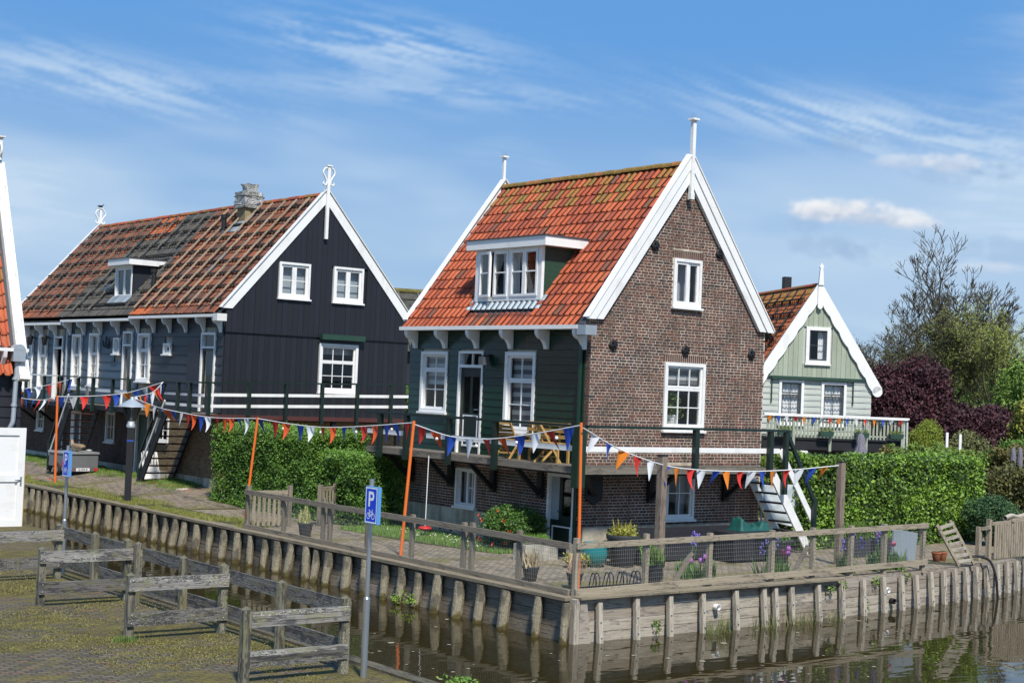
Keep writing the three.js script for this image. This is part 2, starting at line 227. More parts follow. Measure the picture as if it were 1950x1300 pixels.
// land rises a little towards the long wall of the dark house
{
  const g = new THREE.PlaneGeometry(3.9, 26, 16, 60); g.rotateX(-Math.PI / 2); g.translate(-2.15, 0, -25.5);
  const p = g.attributes.position, uv = g.attributes.uv;
  for (let i = 0; i < p.count; i++) { const u = p.getX(i), v = -p.getZ(i); p.setY(i, 0.006 + 0.30 * smooth(-3.6, -0.4, u) * smooth(12.5, 20, v) * 1.0 + 0.05 * (fbm(u * 2, v * 2, 3) - 0.5) * smooth(-4, -3, u)); uv.setXY(i, u, v); }
  g.computeVertexNormals();
  structure('path_paving', g, mat([0.78, 0.745, 0.70], 0.95, { map: texPath, bumpMap: bumpPath, bumpScale: 0.012 }), at(0, 0, 0), TURN);
}
const rise = (u, v) => 0.30 * smooth(-3.6, -0.4, u) * smooth(12.5, 20, v);
structure('lawn_soil', flat([[-1.95, 6.9], [-1.85, 3.9], [-1.3, 1.3], [-0.02, 1.3], [-0.02, 6.9]]), mat([0.55, 0.52, 0.45], 1, { map: texSoil }), at(0, 0.006, 0), TURN);
structure('verge_soil', flat([[-4.25, 7.8], [-3.3, 8.4], [-3.1, 22], [-3.3, 34], [-4.25, 34]]), mat([0.62, 0.60, 0.50], 1, { map: texSoil }), at(0, 0.012, 0), TURN);

// ------------------------------------------------------------------ left bulkhead: round posts against dark planks
const R1 = rng(11);
{
  const b = thing('timber_bulkhead', 'long dark timber bulkhead with round posts along the canal path', 'bulkhead', [-4.25, -0.9, -4.75]);
  const L = 40, z = (v) => -(v + 4.75);
  for (let k = 0, v = -4.7; v < 34; k++, v += 4.1) for (let r = 0; r < 4; r++) {
    const y0 = -0.14 + 0.245 * r, w = (R1() - 0.5) * 0.014;
    part(b, 'plank', box(-0.06 + w, 0.02, y0 + 0.006, y0 + 0.239, z(Math.min(v + 4.09, 34)), z(v)), [M.plankDark, M.fenceDark, M.plankB][Math.floor(R1() * 2.4)]);
  }
  for (let v = -4.7; v < 34; v += 3.6) part(b, 'cap_board', box(-0.19, 0.16, 0.86, 0.915 + R1() * 0.008, z(Math.min(v + 3.59, 34)), z(v)), M.cap);
  const vs = [-4.7, -3.93, -3.01, -2.21, -1.54, -0.82, -0.15, 0.45, 1.05, 1.81, 2.48, 3.24, 3.81, 4.23, 4.91, 5.53, 6.12, 6.84, 7.44, 8.14, 8.87, 9.62, 10.3, 10.81, 11.43, 12.06, 12.66, 13.22, 13.8, 14.33, 14.99, 15.72, 16.23, 16.88, 17.48, 18.09, 18.59, 19.1, 19.69, 20.28, 20.76, 21.37, 22, 22.6, 23.2, 23.8];
  for (const v of vs) {
    const r = 0.085 + R1() * 0.028, lean = 0.06 + R1() * 0.08, sk = (R1() - 0.5) * 0.14, top = 0.80 + R1() * 0.05;
    const pts = []; for (let i = 0; i <= 5; i++) { const t = i / 5; pts.push([-0.06 - r * 0.85 - lean * (1 - t) + Math.sin(t * 3 + v) * 0.012, -0.25 + (top + 0.25) * t, z(v + sk * (1 - t))]); }
    const g = new THREE.TubeGeometry(new THREE.CatmullRomCurve3(pts.map(V3)), 6, r, 11, false), uv = g.attributes.uv, p = g.attributes.position;
    for (let i = 0; i < p.count; i++) { const n = fbm(p.getY(i) * 3 + v * 7, Math.atan2(p.getZ(i) - z(v), p.getX(i)) * 2, 3) - 0.5; p.setX(i, p.getX(i) + n * 0.03); p.setZ(i, p.getZ(i) + n * 0.03); uv.setXY(i, uv.getY(i) * 0.6 + v * 0.37, (p.getY(i) - 0.08) / 0.9); }
    g.computeVertexNormals();
    const disc = new THREE.CircleGeometry(r, 11); disc.rotateX(-Math.PI / 2); disc.translate(pts[5][0], pts[5][1], pts[5][2]);
    part(b, 'post', merge(g, disc), M.post);
  }
}
// ------------------------------------------------------------------ right bulkhead: squared posts leaning on pale planks
const edgeV = (u) => { for (let i = 0; i < EDGE_R.length - 1; i++) { const [a, va] = EDGE_R[i], [c, vc] = EDGE_R[i + 1]; if (u <= c) return mix(va, vc, (u - a) / (c - a)); } return 0; };
{
  const b = thing('timber_bulkhead', 'pale timber bulkhead of wide planks and squared posts below the wire fence', 'bulkhead', [-4.25, -0.9, -4.75]);
  const q = (u, y, v) => [u + 4.25, y + 0.9, -(v + 4.75)], mats = [M.plank, M.plankB, M.plankC];
  const us = [-4.2, -2.04, 0.56, 2.97, 5.25, 7.05, 9.18, 11.2, 13.5, 16, 20, 25, 30, 35, 40];
  for (let i = 0; i < us.length - 1; i++) for (let r = 0; r < 5; r++) {
    const y = -1.02 + 0.204 * r + 0.102, off = (R1() - 0.5) * 0.016 - 0.02, a = us[i], c = us[i + 1] - 0.006;
    part(b, 'plank', beam(q(a, y, edgeV(a) - off), q(c, y, edgeV(c) - off), 0.192, 0.05), mats[(r * 2 + i + Math.floor(R1() * 2)) % 3]);
  }
  const pu = [-3.76, -2.88, -2.04, -1.17, -0.26, 0.56, 0.9, 1.37, 2.22, 2.97, 3.74, 4.54, 5.25, 5.87, 6.5, 7.05, 7.59, 8.11, 8.61, 9.18, 9.8, 10.4, 11.0, 11.6, 12.2, 12.8, 13.4];
  for (const u of pu) {
    const v = edgeV(u), s = (R1() - 0.5) * 0.05, h = -0.03 - R1() * 0.06; const g = beam(q(u - 0.03, -1.1, v - 0.21), q(u + s, h, v - 0.085), 0.10, 0.085, [1, 0, 0]);
    const pos = g.attributes.position, uv = g.attributes.uv; for (let i = 0; i < pos.count; i++) uv.setXY(i, pos.getY(i) + u * 3.1, (pos.getX(i) + pos.getZ(i)) * 1.0);
    const p = part(b, 'post', g, M.plankC);
    for (const t of [0.28, 0.72]) part(p, 'bolt', move(new THREE.SphereGeometry(0.016, 6, 4), ...q(u - 0.03 + s * t + 0.012, mix(-1.1, h, 0.25 + t * 0.6), mix(v - 0.27, v - 0.145, 0.25 + t * 0.6))), M.zinc);
  }
  for (let k = 0; k < 3; k++) { const a = -4.25 + k * 2.4, c = a + 2.39; part(b, 'cap_board', beam(q(a, 0.015, edgeV(a) - 0.02), q(c, 0.015, edgeV(c) - 0.02), 0.035, 0.30), M.cap); }
  part(b, 'corner_post', box(-0.09, 0.03, -0.2, 0.90, -0.03, 0.10), M.plankC);
  part(b, 'corner_board', poly([[0, -0.2], [0.34, -0.2], [0.16, 0.88], [0.02, 0.88]], 0.05).translate(0.02, 0, 0.055), M.plank);
  for (const [u, y, c] of [[-0.74, -0.34, M.white], [4.73, -0.33, M.white], [4.97, -0.58, M.iron]]) {
    const o = lathe([[0.045, 0], [0.062, 0], [0.062, 0.1], [0.045, 0.1], [0.045, 0]], 14); o.rotateX(Math.PI / 2); o.translate(...q(u, y, edgeV(u) - 0.02)); part(b, 'drain_pipe', o, c);
  }
}
// quay edge timber in the foreground
{
  const b = thing('quay_edge_beam', 'low mossy edge timber along the near side of the canal', 'edge beam', [-10.42, -0.2, -20]);
  for (let k = 0; k < 8; k++) part(b, 'beam', box(-0.02, 0.20, -0.28, 0.035 + 0.02 * R1(), -(k * 3.0 + 2.98), -k * 3.0), woodOld([0.20, 0.18, 0.13]));
  for (let k = 0; k < 8; k++) part(b, 'plank', box(0.215, 0.26, -0.75, -0.06 + 0.02 * R1(), -(k * 3.0 + 2.98), -k * 3.0), M.plankDark);
}
// ------------------------------------------------------------------ windows: a frame whose children are sashes, panes, sill, curtains
// local axes: x across, y up, z outwards. sashes: [x0, x1, y0, y1, columns, rows, stile] as fractions of the opening
function makeWindow(parent, { pos, rot = 0, w, h, fw = 0.07, sashes, sill = true, curtain, frameMat = M.white, sashMat = frameMat, name = 'window', label, out = 0.03, deep = 0.10 }) {
  const f = part(parent, name, merge(box(0, fw, 0, h, -deep, out), box(w - fw, w, 0, h, -deep, out), box(fw, w - fw, h - fw, h, -deep, out), box(fw, w - fw, 0, fw, -deep, out)), frameMat, label ? { label } : undefined);
  f.position.set(...pos); f.rotation.y = rot;
  const W = w - 2 * fw, H = h - 2 * fw;
  for (const [a, b, c, d, cols, rows, st = 0.05, zo = 0, bar = 0.022] of sashes) {
    const x0 = fw + a * W + 0.002, x1 = fw + b * W - 0.002, y0 = fw + c * H + 0.002, y1 = fw + d * H - 0.002, z0 = -0.055 + zo, z1 = -0.01 + zo, gs = [];
    gs.push(box(x0, x0 + st, y0, y1, z0, z1), box(x1 - st, x1, y0, y1, z0, z1), box(x0 + st, x1 - st, y1 - st, y1, z0, z1), box(x0 + st, x1 - st, y0, y0 + st, z0, z1));
    const cw = (x1 - x0 - 2 * st) / cols, ch = (y1 - y0 - 2 * st) / rows;
    for (let i = 1; i < cols; i++) gs.push(box(x0 + st + i * cw - bar / 2, x0 + st + i * cw + bar / 2, y0 + st, y1 - st, z0 + 0.01, z1 - 0.006));
    for (let j = 1; j < rows; j++) for (let i = 0; i < cols; i++) gs.push(box(x0 + st + i * cw + (i ? bar / 2 : 0), x0 + st + (i + 1) * cw - (i < cols - 1 ? bar / 2 : 0), y0 + st + j * ch - bar / 2, y0 + st + j * ch + bar / 2, z0 + 0.011, z1 - 0.008));
    part(f, 'sash', merge(gs), sashMat);
    for (let i = 0; i < cols; i++) for (let j = 0; j < rows; j++) { const g = new THREE.PlaneGeometry(cw, ch); g.translate(x0 + st + (i + 0.5) * cw, y0 + st + (j + 0.5) * ch, (z0 + z1) / 2 - 0.004); part(f, 'pane', g, M.glass); }
  }
  if (sill) part(f, 'sill', box(-0.04, w + 0.04, -0.05, -0.001, -0.02, out + 0.05), frameMat);
  if (curtain) curtain(f, w, h, fw);
  return f;
}
function drape(x0, x1, y0, y1, z, folds = 5, amp = 0.03) {       // hanging cloth with folds
  const g = new THREE.PlaneGeometry(x1 - x0, y1 - y0, folds * 6, 2); g.translate((x0 + x1) / 2, (y0 + y1) / 2, z);
  const p = g.attributes.position; for (let i = 0; i < p.count; i++) p.setZ(i, z + amp * Math.sin((p.getX(i) - x0) / (x1 - x0) * folds * 6.283 + Math.sin(p.getY(i) * 2)) ); g.computeVertexNormals(); return g;
}
const blindStripes = (c0 = 0, c1 = 1) => (f, w, h, fw) => { const y0 = fw + c0 * (h - 2 * fw), y1 = fw + c1 * (h - 2 * fw); let k = 0; for (let y = y1; y > y0 + 0.02; y -= 0.105, k++) part(f, 'blind_slat', box(fw, w - fw, Math.max(y - 0.102, y0), y, -0.16, -0.15), k % 2 ? M.blindDark : M.blind); };
const sideCurtains = (c = 0.3, m = M.curtain) => (f, w, h, fw) => { part(f, 'curtain', drape(fw, fw + c * w, fw, h - fw, -0.2, 4, 0.02), m); part(f, 'curtain', drape(w - fw - c * w, w - fw, fw, h - fw, -0.2, 4, 0.02), m); };
const GREY_SASH = paint([0.06, 0.07, 0.07], 0.4);

// clear spans of a strip left over between openings
function spans(a, b, y0, y1, openings) { let s = [[a, b]]; for (const [o0, o1, p0, p1] of openings) { if (p1 <= y0 + 0.004 || p0 >= y1 - 0.004) continue; s = s.flatMap(([x, y]) => o1 <= x || o0 >= y ? [[x, y]] : [[x, o0], [o1, y]].filter(([m, n]) => n - m > 0.01)); } return s; }

// one S-shaped clay pantile: x across, z down the slope, y out of the roof
function pantile(w, len, t = 0.014, n = 9, lift = 0.045) {
  const pos = [], uvs = [], idx = [], prof = []; for (const [a, b, c = 1] of [[-0.05, 0.012, 0.16], [0.045, 0.012, 0.16], [0.046, 0.014], [0.14, 0.034], [0.28, 0.050], [0.45, 0.054], [0.60, 0.044], [0.72, 0.016], [0.76, 0.006], [0.80, 0.030], [0.95, 0.030]]) prof.push([a * w, b, c]); n = prof.length - 1; const col = [];  // leading profile points form a dark strip: gap shade painted into the colour
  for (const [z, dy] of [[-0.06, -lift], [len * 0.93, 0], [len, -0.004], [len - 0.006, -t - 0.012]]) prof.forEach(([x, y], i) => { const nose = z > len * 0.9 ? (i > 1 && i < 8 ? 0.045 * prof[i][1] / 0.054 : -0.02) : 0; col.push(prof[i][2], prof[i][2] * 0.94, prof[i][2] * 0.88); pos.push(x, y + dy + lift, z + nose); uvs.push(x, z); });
  for (let r = 0; r < 3; r++) for (let i = 0; i < n; i++) { const a = r * (n + 1) + i, b = a + n + 1; idx.push(a, b, a + 1, a + 1, b, b + 1); }
  const g = new THREE.BufferGeometry(); g.setAttribute('position', new THREE.Float32BufferAttribute(pos, 3)); g.setAttribute('uv', new THREE.Float32BufferAttribute(uvs, 2)); g.setAttribute('color', new THREE.Float32BufferAttribute(col, 3)); g.setIndex(idx); g.computeVertexNormals(); return g;
}
function dyeBy(g, c) { const a = g.attributes.color; for (let i = 0; i < a.count; i++) a.setXYZ(i, a.getX(i) * c[0], a.getY(i) * c[1], a.getZ(i) * c[2]); return g; }   // tile tone times vertex colour; the gap shade painted along the joints stays dark
// a tiled slope: frame maps (x along the eave, z down from the ridge) to the house; keep(x, s) decides which tiles lie there
function tileSlope({ parent, roofPart, length, slope, m4, tw, th, tone, keep, singles = 0, near, seed, mats, lowName = 'roof_tiles' }) {
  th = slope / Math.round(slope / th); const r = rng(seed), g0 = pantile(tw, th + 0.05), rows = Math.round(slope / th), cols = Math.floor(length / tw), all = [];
  for (let j = 0; j < rows; j++) for (let i = 0; i < cols; i++) {
    const x = i * tw, z = slope - (j + 1) * th; if (keep && !keep(x + tw / 2, z + th / 2)) continue;
    const m = new THREE.Matrix4().makeTranslation(x + (r() - 0.5) * 0.012, (r() - 0.5) * 0.008, z + (r() - 0.5) * 0.022).multiply(new THREE.Matrix4().makeRotationY((r() - 0.5) * 0.035)).premultiply(m4);
    const c = tone(x, z, r), q = new THREE.Vector3().setFromMatrixPosition(m); all.push({ m, c, d: near ? near(q) : 0 });
  }
  all.sort((a, b) => a.d - b.d); const rest = [];
  all.forEach((t, k) => {
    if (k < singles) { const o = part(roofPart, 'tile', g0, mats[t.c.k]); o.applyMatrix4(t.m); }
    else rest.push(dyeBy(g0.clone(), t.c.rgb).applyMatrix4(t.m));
  });
  if (rest.length) part(roofPart, lowName, merge(rest), mats.shared, STUFF);
}
const clayTones = [[0.46, 0.104, 0.040], [0.39, 0.086, 0.034], [0.50, 0.126, 0.048], [0.30, 0.070, 0.034], [0.41, 0.115, 0.052], [0.18, 0.078, 0.05], [0.33, 0.155, 0.038], [0.24, 0.145, 0.036]];
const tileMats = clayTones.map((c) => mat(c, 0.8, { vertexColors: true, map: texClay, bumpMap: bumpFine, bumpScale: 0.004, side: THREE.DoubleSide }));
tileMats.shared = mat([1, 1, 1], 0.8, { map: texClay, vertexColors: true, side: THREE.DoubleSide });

const ridgeClay = [0, 3, 6].map((k) => mat(clayTones[k], 0.85, { map: texClay }));

// ------------------------------------------------------------------ the brick house with the green side
const HW = 5.57, HL = 6.95, HC = HW / 2, RIDGE = 8.98, PITCH = 1.27;
const roofY = (u) => RIDGE - PITCH * Math.abs(u - HC);
const house = thing('brick_house', 'brown brick gable house with green boarded side and orange tiled roof', 'house');
{
  const P = (u, y, v) => [u, y, -v];
  const gableOpen = [[2.26, 3.56, 2.83, 4.38], [2.42, 3.32, 5.66, 6.77], [2.44, 3.34, 0.79, 2.0]];
  const hole = ([a, b, c, d]) => [[a, c], [a, d], [b, d], [b, c]];
  const gw = poly([[0, 0], [HW, 0], [HW, roofY(HW) - 0.10], [HC, RIDGE - 0.10], [0, roofY(0) - 0.10]], 0.22, gableOpen.map(hole)); gw.translate(0, 0, -0.235);
  const gable = part(house, 'gable_wall', gw, M.mortar);
  const back = poly([[0, 0], [HW, 0], [HW, roofY(HW) - 0.1], [HC, RIDGE - 0.1], [0, roofY(0) - 0.1]], 0.2); back.translate(0, 0, -HL);
  part(house, 'rear_wall', back, M.mortarDark);
  part(house, 'far_side_wall', box(HW - 0.2, HW, 0, roofY(HW) - 0.12, -HL + 0.2, -0.24), M.mortarDark);
  // bricks: courses of stretchers and headers in turn, 15 mm proud of the mortar
  const RB = rng(5), tones = [[0.115, 0.060, 0.050], [0.132, 0.064, 0.051], [0.098, 0.058, 0.050], [0.155, 0.069, 0.052], [0.072, 0.047, 0.044], [0.122, 0.070, 0.058], [0.172, 0.074, 0.052], [0.145, 0.090, 0.072]];
  const brickMats = tones.map((c) => mat(c, 0.9, { map: texBrick, bumpMap: bumpFine, bumpScale: 0.006 }));
  const brickShared = mat([1, 1, 1], 0.9, { map: texBrick, bumpMap: bumpFine, bumpScale: 0.006, vertexColors: true });
  const pick = (x, y) => { const f = fbm(x * 1.3 + 4, y * 1.6, 3), k = RB(); if (k < 0.12) return 6; if (k < 0.24) return 4; if (f > 0.56) return [0, 2, 4, 2][Math.floor(RB() * 4)]; return [0, 1, 3, 5, 1, 7][Math.floor(RB() * 6)]; };
  const CO_H = 0.0672, J = 0.0165;
  function lay(a, b, y0, y1, openings, inside, emit) {
    let r = 0; for (let y = y0; y + CO_H <= y1 + 0.001; y += CO_H, r++) {
      const step = r % 2 ? 0.112 : 0.222, start = a - (r % 2 ? 0.056 : (r % 4 ? 0.0 : 0.111)), op = openings.map(([o0, o1, p0, p1]) => [o0 - 0.004, o1 + 0.004, p0 - 0.004, p1 + 0.004]);
      for (let x = start; x < b; x += step) {
        const x0 = Math.max(a, x), x1 = Math.min(b, x + step - J); if (x1 - x0 < 0.03) continue;
        for (const [c, d] of spans(x0, x1, y, y + CO_H, op)) { if (d - c < 0.035 || !inside((c + d) / 2, y + CO_H / 2)) continue; const w = 0.004 * (RB() - 0.5), q = (RB() - 0.5) * 0.006; emit(c + w, d + w, y + J / 2 + q * 0.5, y + CO_H - J / 2 + q * 0.5, 0.010 + RB() * 0.006, pick(c, y)); }
      }
    }
  }
  const lintel = (u0, u1, y) => { const out = []; for (let x = u0 - 0.03; x < u1 + 0.01; x += 0.066) out.push([x, Math.min(x + 0.052, u1 + 0.03), y + 0.008, y + 0.185]); return out; };
  const lintels = [[2.23, 3.59, 4.38, 4.575], [2.39, 3.35, 6.77, 6.965]];
  const list = [];
  lay(0.0, HW, 0.68, 8.9, [...gableOpen, ...lintels, [2.38, 3.40, 1.95, 2.05]], (x, y) => y < roofY(x) - 0.2, (...b) => list.push(b));
  for (const [a, b, y] of lintels) for (const l of lintel(a + 0.03, b - 0.03, y)) list.push([...l, 0.013, RB() < 0.6 ? 0 : 5]);
  list.sort((p, q) => (Math.hypot(p[0] + 1, p[2] - 3.6, 0)) - (Math.hypot(q[0] + 1, q[2] - 3.6, 0)));
  const restB = [];
  const bgeo = (x0, x1, y0, y1, d) => { const g = box(x0, x1, y0, y1, -0.03, -0.015 + (d - 0.019) * 0.8); return g; };
  list.forEach(([x0, x1, y0, y1, d, k], i) => { if (i < 300) part(gable, 'brick', bgeo(x0, x1, y0, y1, d + 0.012), brickMats[k]); else restB.push(tint(bgeo(x0, x1, y0, y1, d + 0.012), tones[k])); });
  part(gable, 'brickwork', merge(restB), brickShared, STUFF);
  // side wall: brick below, green boards above
  const sideLow = [[3.95, 4.78, 0.74, 1.66], [0.30, 1.24, 0.0, 1.80]], sideUp = [[5.28, 6.42, 2.97, 4.47], [3.83, 4.82, 1.97, 4.49], [1.84, 2.97, 2.62, 4.48]];
  {
    const s2 = poly([[0.001, 0], [HL - 0.24, 0], [HL - 0.24, 5.05], [0.001, 5.05]], 0.16, [...sideLow, ...sideUp].map(([a, b, c, d]) => hole([HL - b, HL - a, Math.max(c, 0.01), d])));
    s2.rotateY(-Math.PI / 2); s2.translate(0.175, 0, -HL + 0.0);
    const sideWall = part(house, 'side_wall', s2, M.mortarDark), rest2 = [];
    lay(0.24, HL - 0.02, 0.68, 1.98, sideLow, () => true, (x0, x1, y0, y1, d, k) => rest2.push(tint(box(0.0115 - (d - 0.01) * 0.4, 0.03, y0, y1, -x1, -x0), tones[k])));
    // return of the gable bricks round the corner
    lay(0.0, 0.225, 0.68, 5.0, [], () => true, (x0, x1, y0, y1, d, k) => rest2.push(tint(box(-0.003 - d * 0.4, 0.03, y0, y1, -x1, -Math.max(x0, 0.003)), tones[k])));
    part(sideWall, 'brickwork', merge(rest2), brickShared, STUFF);
    const boards = []; for (let y = 2.02, k = 0; y < 5.0; y += 0.168, k++) for (const [a, b] of spans(0.235, HL, y, y + 0.166, sideUp)) {
      const g = poly([[0.012, 0], [-0.034, 0], [-0.016, 0.166], [0.012, 0.166]], b - a); const uv = g.attributes.uv, p = g.attributes.position; for (let i = 0; i < p.count; i++) uv.setXY(i, p.getZ(i) + k * 0.7, p.getY(i) + k * 0.31); g.translate(-0.001, y, -b); part(sideWall, 'board', g, M.green);
    }
    part(sideWall, 'corner_board', box(-0.045, 0.012, 2.02, 5.0, -0.233, -0.145), M.green);
  }
  for (const g of [[-0.04, HW + 0.03, 0, 0.675, -0.001, 0.028]]) part(house, 'plinth', box(...g), M.plinth);
  for (const [a, b] of [[0.03, 0.30], [1.24, HL]]) part(house, 'plinth', box(-0.045, -0.002, 0, 0.685, -b, -a), M.plinth);
  for (const v of [6.7, 6.2, 5.29, 4.84, 3.87, 3.41]) { const g = lathe([[0.055, 0], [0.055, 0.012], [0.035, 0.02], [0.0, 0.02]], 12); g.rotateZ(Math.PI / 2); g.translate(-0.043, 0.16, -v); part(house, 'vent_cover', g, M.iron); }
  // floors inside
  for (const y of [0.02, 2.05, 4.95]) part(house, 'floor_inside', box(0.2, HW - 0.22, y - 0.06, y, -HL + 0.22, -0.25), M.floorIn);
  // gable windows
  const two = [[0, 1, 0.64, 1, 3, 1, 0.05], [0, 1, 0, 0.64, 3, 2, 0.06, 0.0]];
  makeWindow(house, { pos: P(2.26, 2.83, 0.0), w: 1.30, h: 1.55, fw: 0.08, sashes: two, curtain: (f, w, h, fw) => { blindStripes(0.70, 1)(f, w, h, fw); part(f, 'window_ledge', box(fw, w - fw, fw - 0.03, fw, -0.5, -0.11), M.white); } });
  makeWindow(house, { pos: P(2.42, 5.66, 0.0), w: 0.90, h: 1.11, fw: 0.07, sashes: [[0, 0.54, 0, 1, 1, 1, 0.06, 0.012], [0.54, 1, 0, 1, 1, 1, 0.06]], curtain: (f, w, h, fw) => { part(f, 'curtain', drape(fw, w - fw, fw, h - fw, -0.3, 6, 0.02), M.curtainGrey); } });
  makeWindow(house, { pos: P(2.44, 0.79, 0.0), w: 0.90, h: 1.20, fw: 0.06, sashes: [[0, 1, 0, 1, 2, 2, 0.05]], curtain: (f, w, h, fw) => part(f, 'curtain', drape(w * 0.62, w - fw, fw, h - fw, -0.25, 3, 0.02), M.curtainGrey) });
  // side windows and doors (x runs from the far edge towards the corner)
  const S = (v1, y) => ({ pos: [0.0, y, -v1], rot: -Math.PI / 2 });
  makeWindow(house, { ...S(6.42, 2.97), w: 1.14, h: 1.50, fw: 0.08, out: 0.055, sashes: [[0, 1, 0.72, 1, 2, 1, 0.05], [0, 1, 0, 0.72, 2, 2, 0.05]], curtain: blindStripes(0.45, 1) });
  makeWindow(house, { ...S(2.97, 2.62), w: 1.13, h: 1.86, fw: 0.09, out: 0.055, sashes: [[0, 1, 0.66, 1, 2, 1, 0.05], [0, 1, 0, 0.66, 2, 2, 0.05]], curtain: blindStripes(0, 1) });
  makeWindow(house, { ...S(4.78, 0.74), w: 0.83, h: 0.92, fw: 0.055, sashes: [[0.45, 1, 0, 1, 2, 2, 0.04, -0.05], [0, 0.45, 0, 1, 1, 1, 0.03, -0.06]], curtain: (f, w, h, fw) => part(f, 'curtain', drape(fw, w - fw, fw, h - fw, -0.22, 3, 0.02), M.curtainGrey) });
  {
    const d = part(house, 'door', merge(box(0, 0.055, 0, 2.52, -0.1, 0.05), box(0.935, 0.99, 0, 2.52, -0.1, 0.05), box(0.055, 0.935, 2.46, 2.52, -0.1, 0.05), box(0.055, 0.935, 2.12, 2.19, -0.1, 0.05), box(0.055, 0.935, 0, 0.05, -0.1, 0.05)), M.white, { label: 'green front door with white frame and transom light' });
    d.position.set(0, 1.97, -4.82); d.rotation.y = -Math.PI / 2;
    part(d, 'leaf', merge(box(0.057, 0.933, 0.052, 1.02, -0.06, -0.015), box(0.057, 0.933, 1.9, 2.118, -0.06, -0.015), box(0.057, 0.19, 1.02, 1.9, -0.06, -0.015), box(0.80, 0.933, 1.02, 1.9, -0.06, -0.015), box(0.445, 0.545, 1.02, 1.9, -0.06, -0.015)), M.greenRail);
    for (const [a, b] of [[0.19, 0.445], [0.545, 0.80]]) { const g = new THREE.PlaneGeometry(b - a, 0.88); g.translate((a + b) / 2, 1.46, -0.035); part(d, 'pane', g, M.glass); }
    for (const [a, b] of [[0.058, 0.485], [0.505, 0.932]]) { const g = new THREE.PlaneGeometry(b - a, 0.27); g.translate((a + b) / 2, 2.325, -0.035); part(d, 'pane', g, M.glass); }
    part(d, 'transom_bar', box(0.485, 0.505, 2.19, 2.46, -0.06, 0.0), M.white);
    const tr = (x0, x1, y0, y1) => merge(box(x0, x1, y0, y0 + 0.03, -0.015, 0.0), box(x0, x1, y1 - 0.03, y1, -0.015, 0.0), box(x0, x0 + 0.03, y0 + 0.03, y1 - 0.03, -0.015, 0.0), box(x1 - 0.03, x1, y0 + 0.03, y1 - 0.03, -0.015, 0.0));
    part(d, 'panel_moulding', tr(0.20, 0.80, 0.22, 0.98), M.white); part(d, 'letter_slot', box(0.20, 0.80, 0.235, 0.27, 0.0, 0.012), M.white);
    part(d, 'handle', merge(rod([0.86, 1.12, -0.015], [0.86, 1.12, 0.05], 0.012), rod([0.86, 1.12, 0.05], [0.72, 1.12, 0.05], 0.012), rod([0.86, 1.02, -0.015], [0.86, 1.02, 0.0], 0.02)), M.chrome);
  }
  {
    const d = part(house, 'lower_door', merge(box(0, 0.075, 0, 1.80, -0.1, 0.05), box(0.865, 0.94, 0, 1.80, -0.1, 0.05), box(0.075, 0.865, 1.72, 1.80, -0.1, 0.05)), M.white, { label: 'dark half-glazed basement door with pale frame' });
    d.position.set(0, 0.0, -1.24); d.rotation.y = -Math.PI / 2;
    part(d, 'side_light', box(0.077, 0.36, 0.76, 1.718, -0.07, -0.03), mat([0.30, 0.34, 0.36], 0.5)); part(d, 'leaf', merge(box(0.362, 0.863, 0.02, 0.86, -0.07, -0.02), box(0.362, 0.47, 0.862, 1.718, -0.07, -0.02), box(0.76, 0.863, 0.862, 1.718, -0.07, -0.02)), M.greenRail);
    part(d, 'kick_panel', box(0.077, 0.36, 0.02, 0.758, -0.07, -0.02), M.greenRail);
    const g = new THREE.PlaneGeometry(0.29, 0.856); g.translate(0.615, 1.29, -0.045); part(d, 'pane', g, M.glass);
    part(d, 'panel_moulding', merge(box(0.16, 0.80, 0.60, 0.63, -0.018, 0.0), box(0.16, 0.19, 0.06, 0.60, -0.018, 0.0), box(0.77, 0.80, 0.06, 0.60, -0.018, 0.0)), M.white);
    part(d, 'handle', rod([0.42, 0.95, -0.02], [0.42, 0.95, 0.05], 0.02), M.chrome);
  }
  // roof: boarding, barge boards, ridge, tiles
  const a = Math.atan(PITCH), SL = (HC + 0.27) / Math.cos(a);
  const roofPart = part(house, 'roof', merge(beam([HC, RIDGE - 0.10, -HL / 2], [-0.20, roofY(-0.20) - 0.10, -HL / 2], 0.06, HL + 0.02), beam([HC, RIDGE - 0.10, -HL / 2], [HW + 0.2, roofY(HW + 0.2) - 0.10, -HL / 2], 0.06, HL + 0.02)), M.slate);
  // tile frame: x along the eave towards the viewer's right, z down the slope
  const ex = new THREE.Vector3(0, 0, 1), ez = new THREE.Vector3(-Math.cos(a), -Math.sin(a), 0), ey = ez.clone().cross(ex);
  const m4 = new THREE.Matrix4().makeBasis(ex, ey, ez).setPosition(HC, RIDGE - 0.035, -HL + 0.03);
  const toneMain = (x, z, r) => { const f = fbm(x * 0.9 + 2, z * 0.8, 3), moss = z < 0.55 + 0.5 * fbm(x * 2.2, 7, 3) ? r() : 0, k0 = r(); let k = moss > 0.5 ? (r() < 0.6 ? 6 : 7) : k0 < 0.30 ? 0 : k0 < 0.46 ? 2 : k0 < 0.62 ? 4 : k0 < 0.82 ? 1 : k0 < 0.95 ? 3 : 5; const streak = fbm(x * 3.1 + 8, z * 0.55 + 2, 4); if (streak > 0.58 && r() < 0.65) k = r() < 0.5 ? 3 : r() < 0.6 ? 1 : 5; else if (f > 0.60 && r() < 0.4) k = 3; return { k, rgb: clayTones[k] }; };
  const SW = HL + 0.0;
  tileSlope({ parent: house, roofPart, length: SW, slope: SL, m4, tw: 0.205, th: 0.33, tone: toneMain, seed: 3, singles: 300, mats: tileMats, near: (q) => -q.z,
    keep: (x, s) => { const v = HL - 0.03 - x, u = HC - s * Math.cos(a); return !(v > 1.93 && v < 4.47 && u > -0.02 && u < 1.36); } });
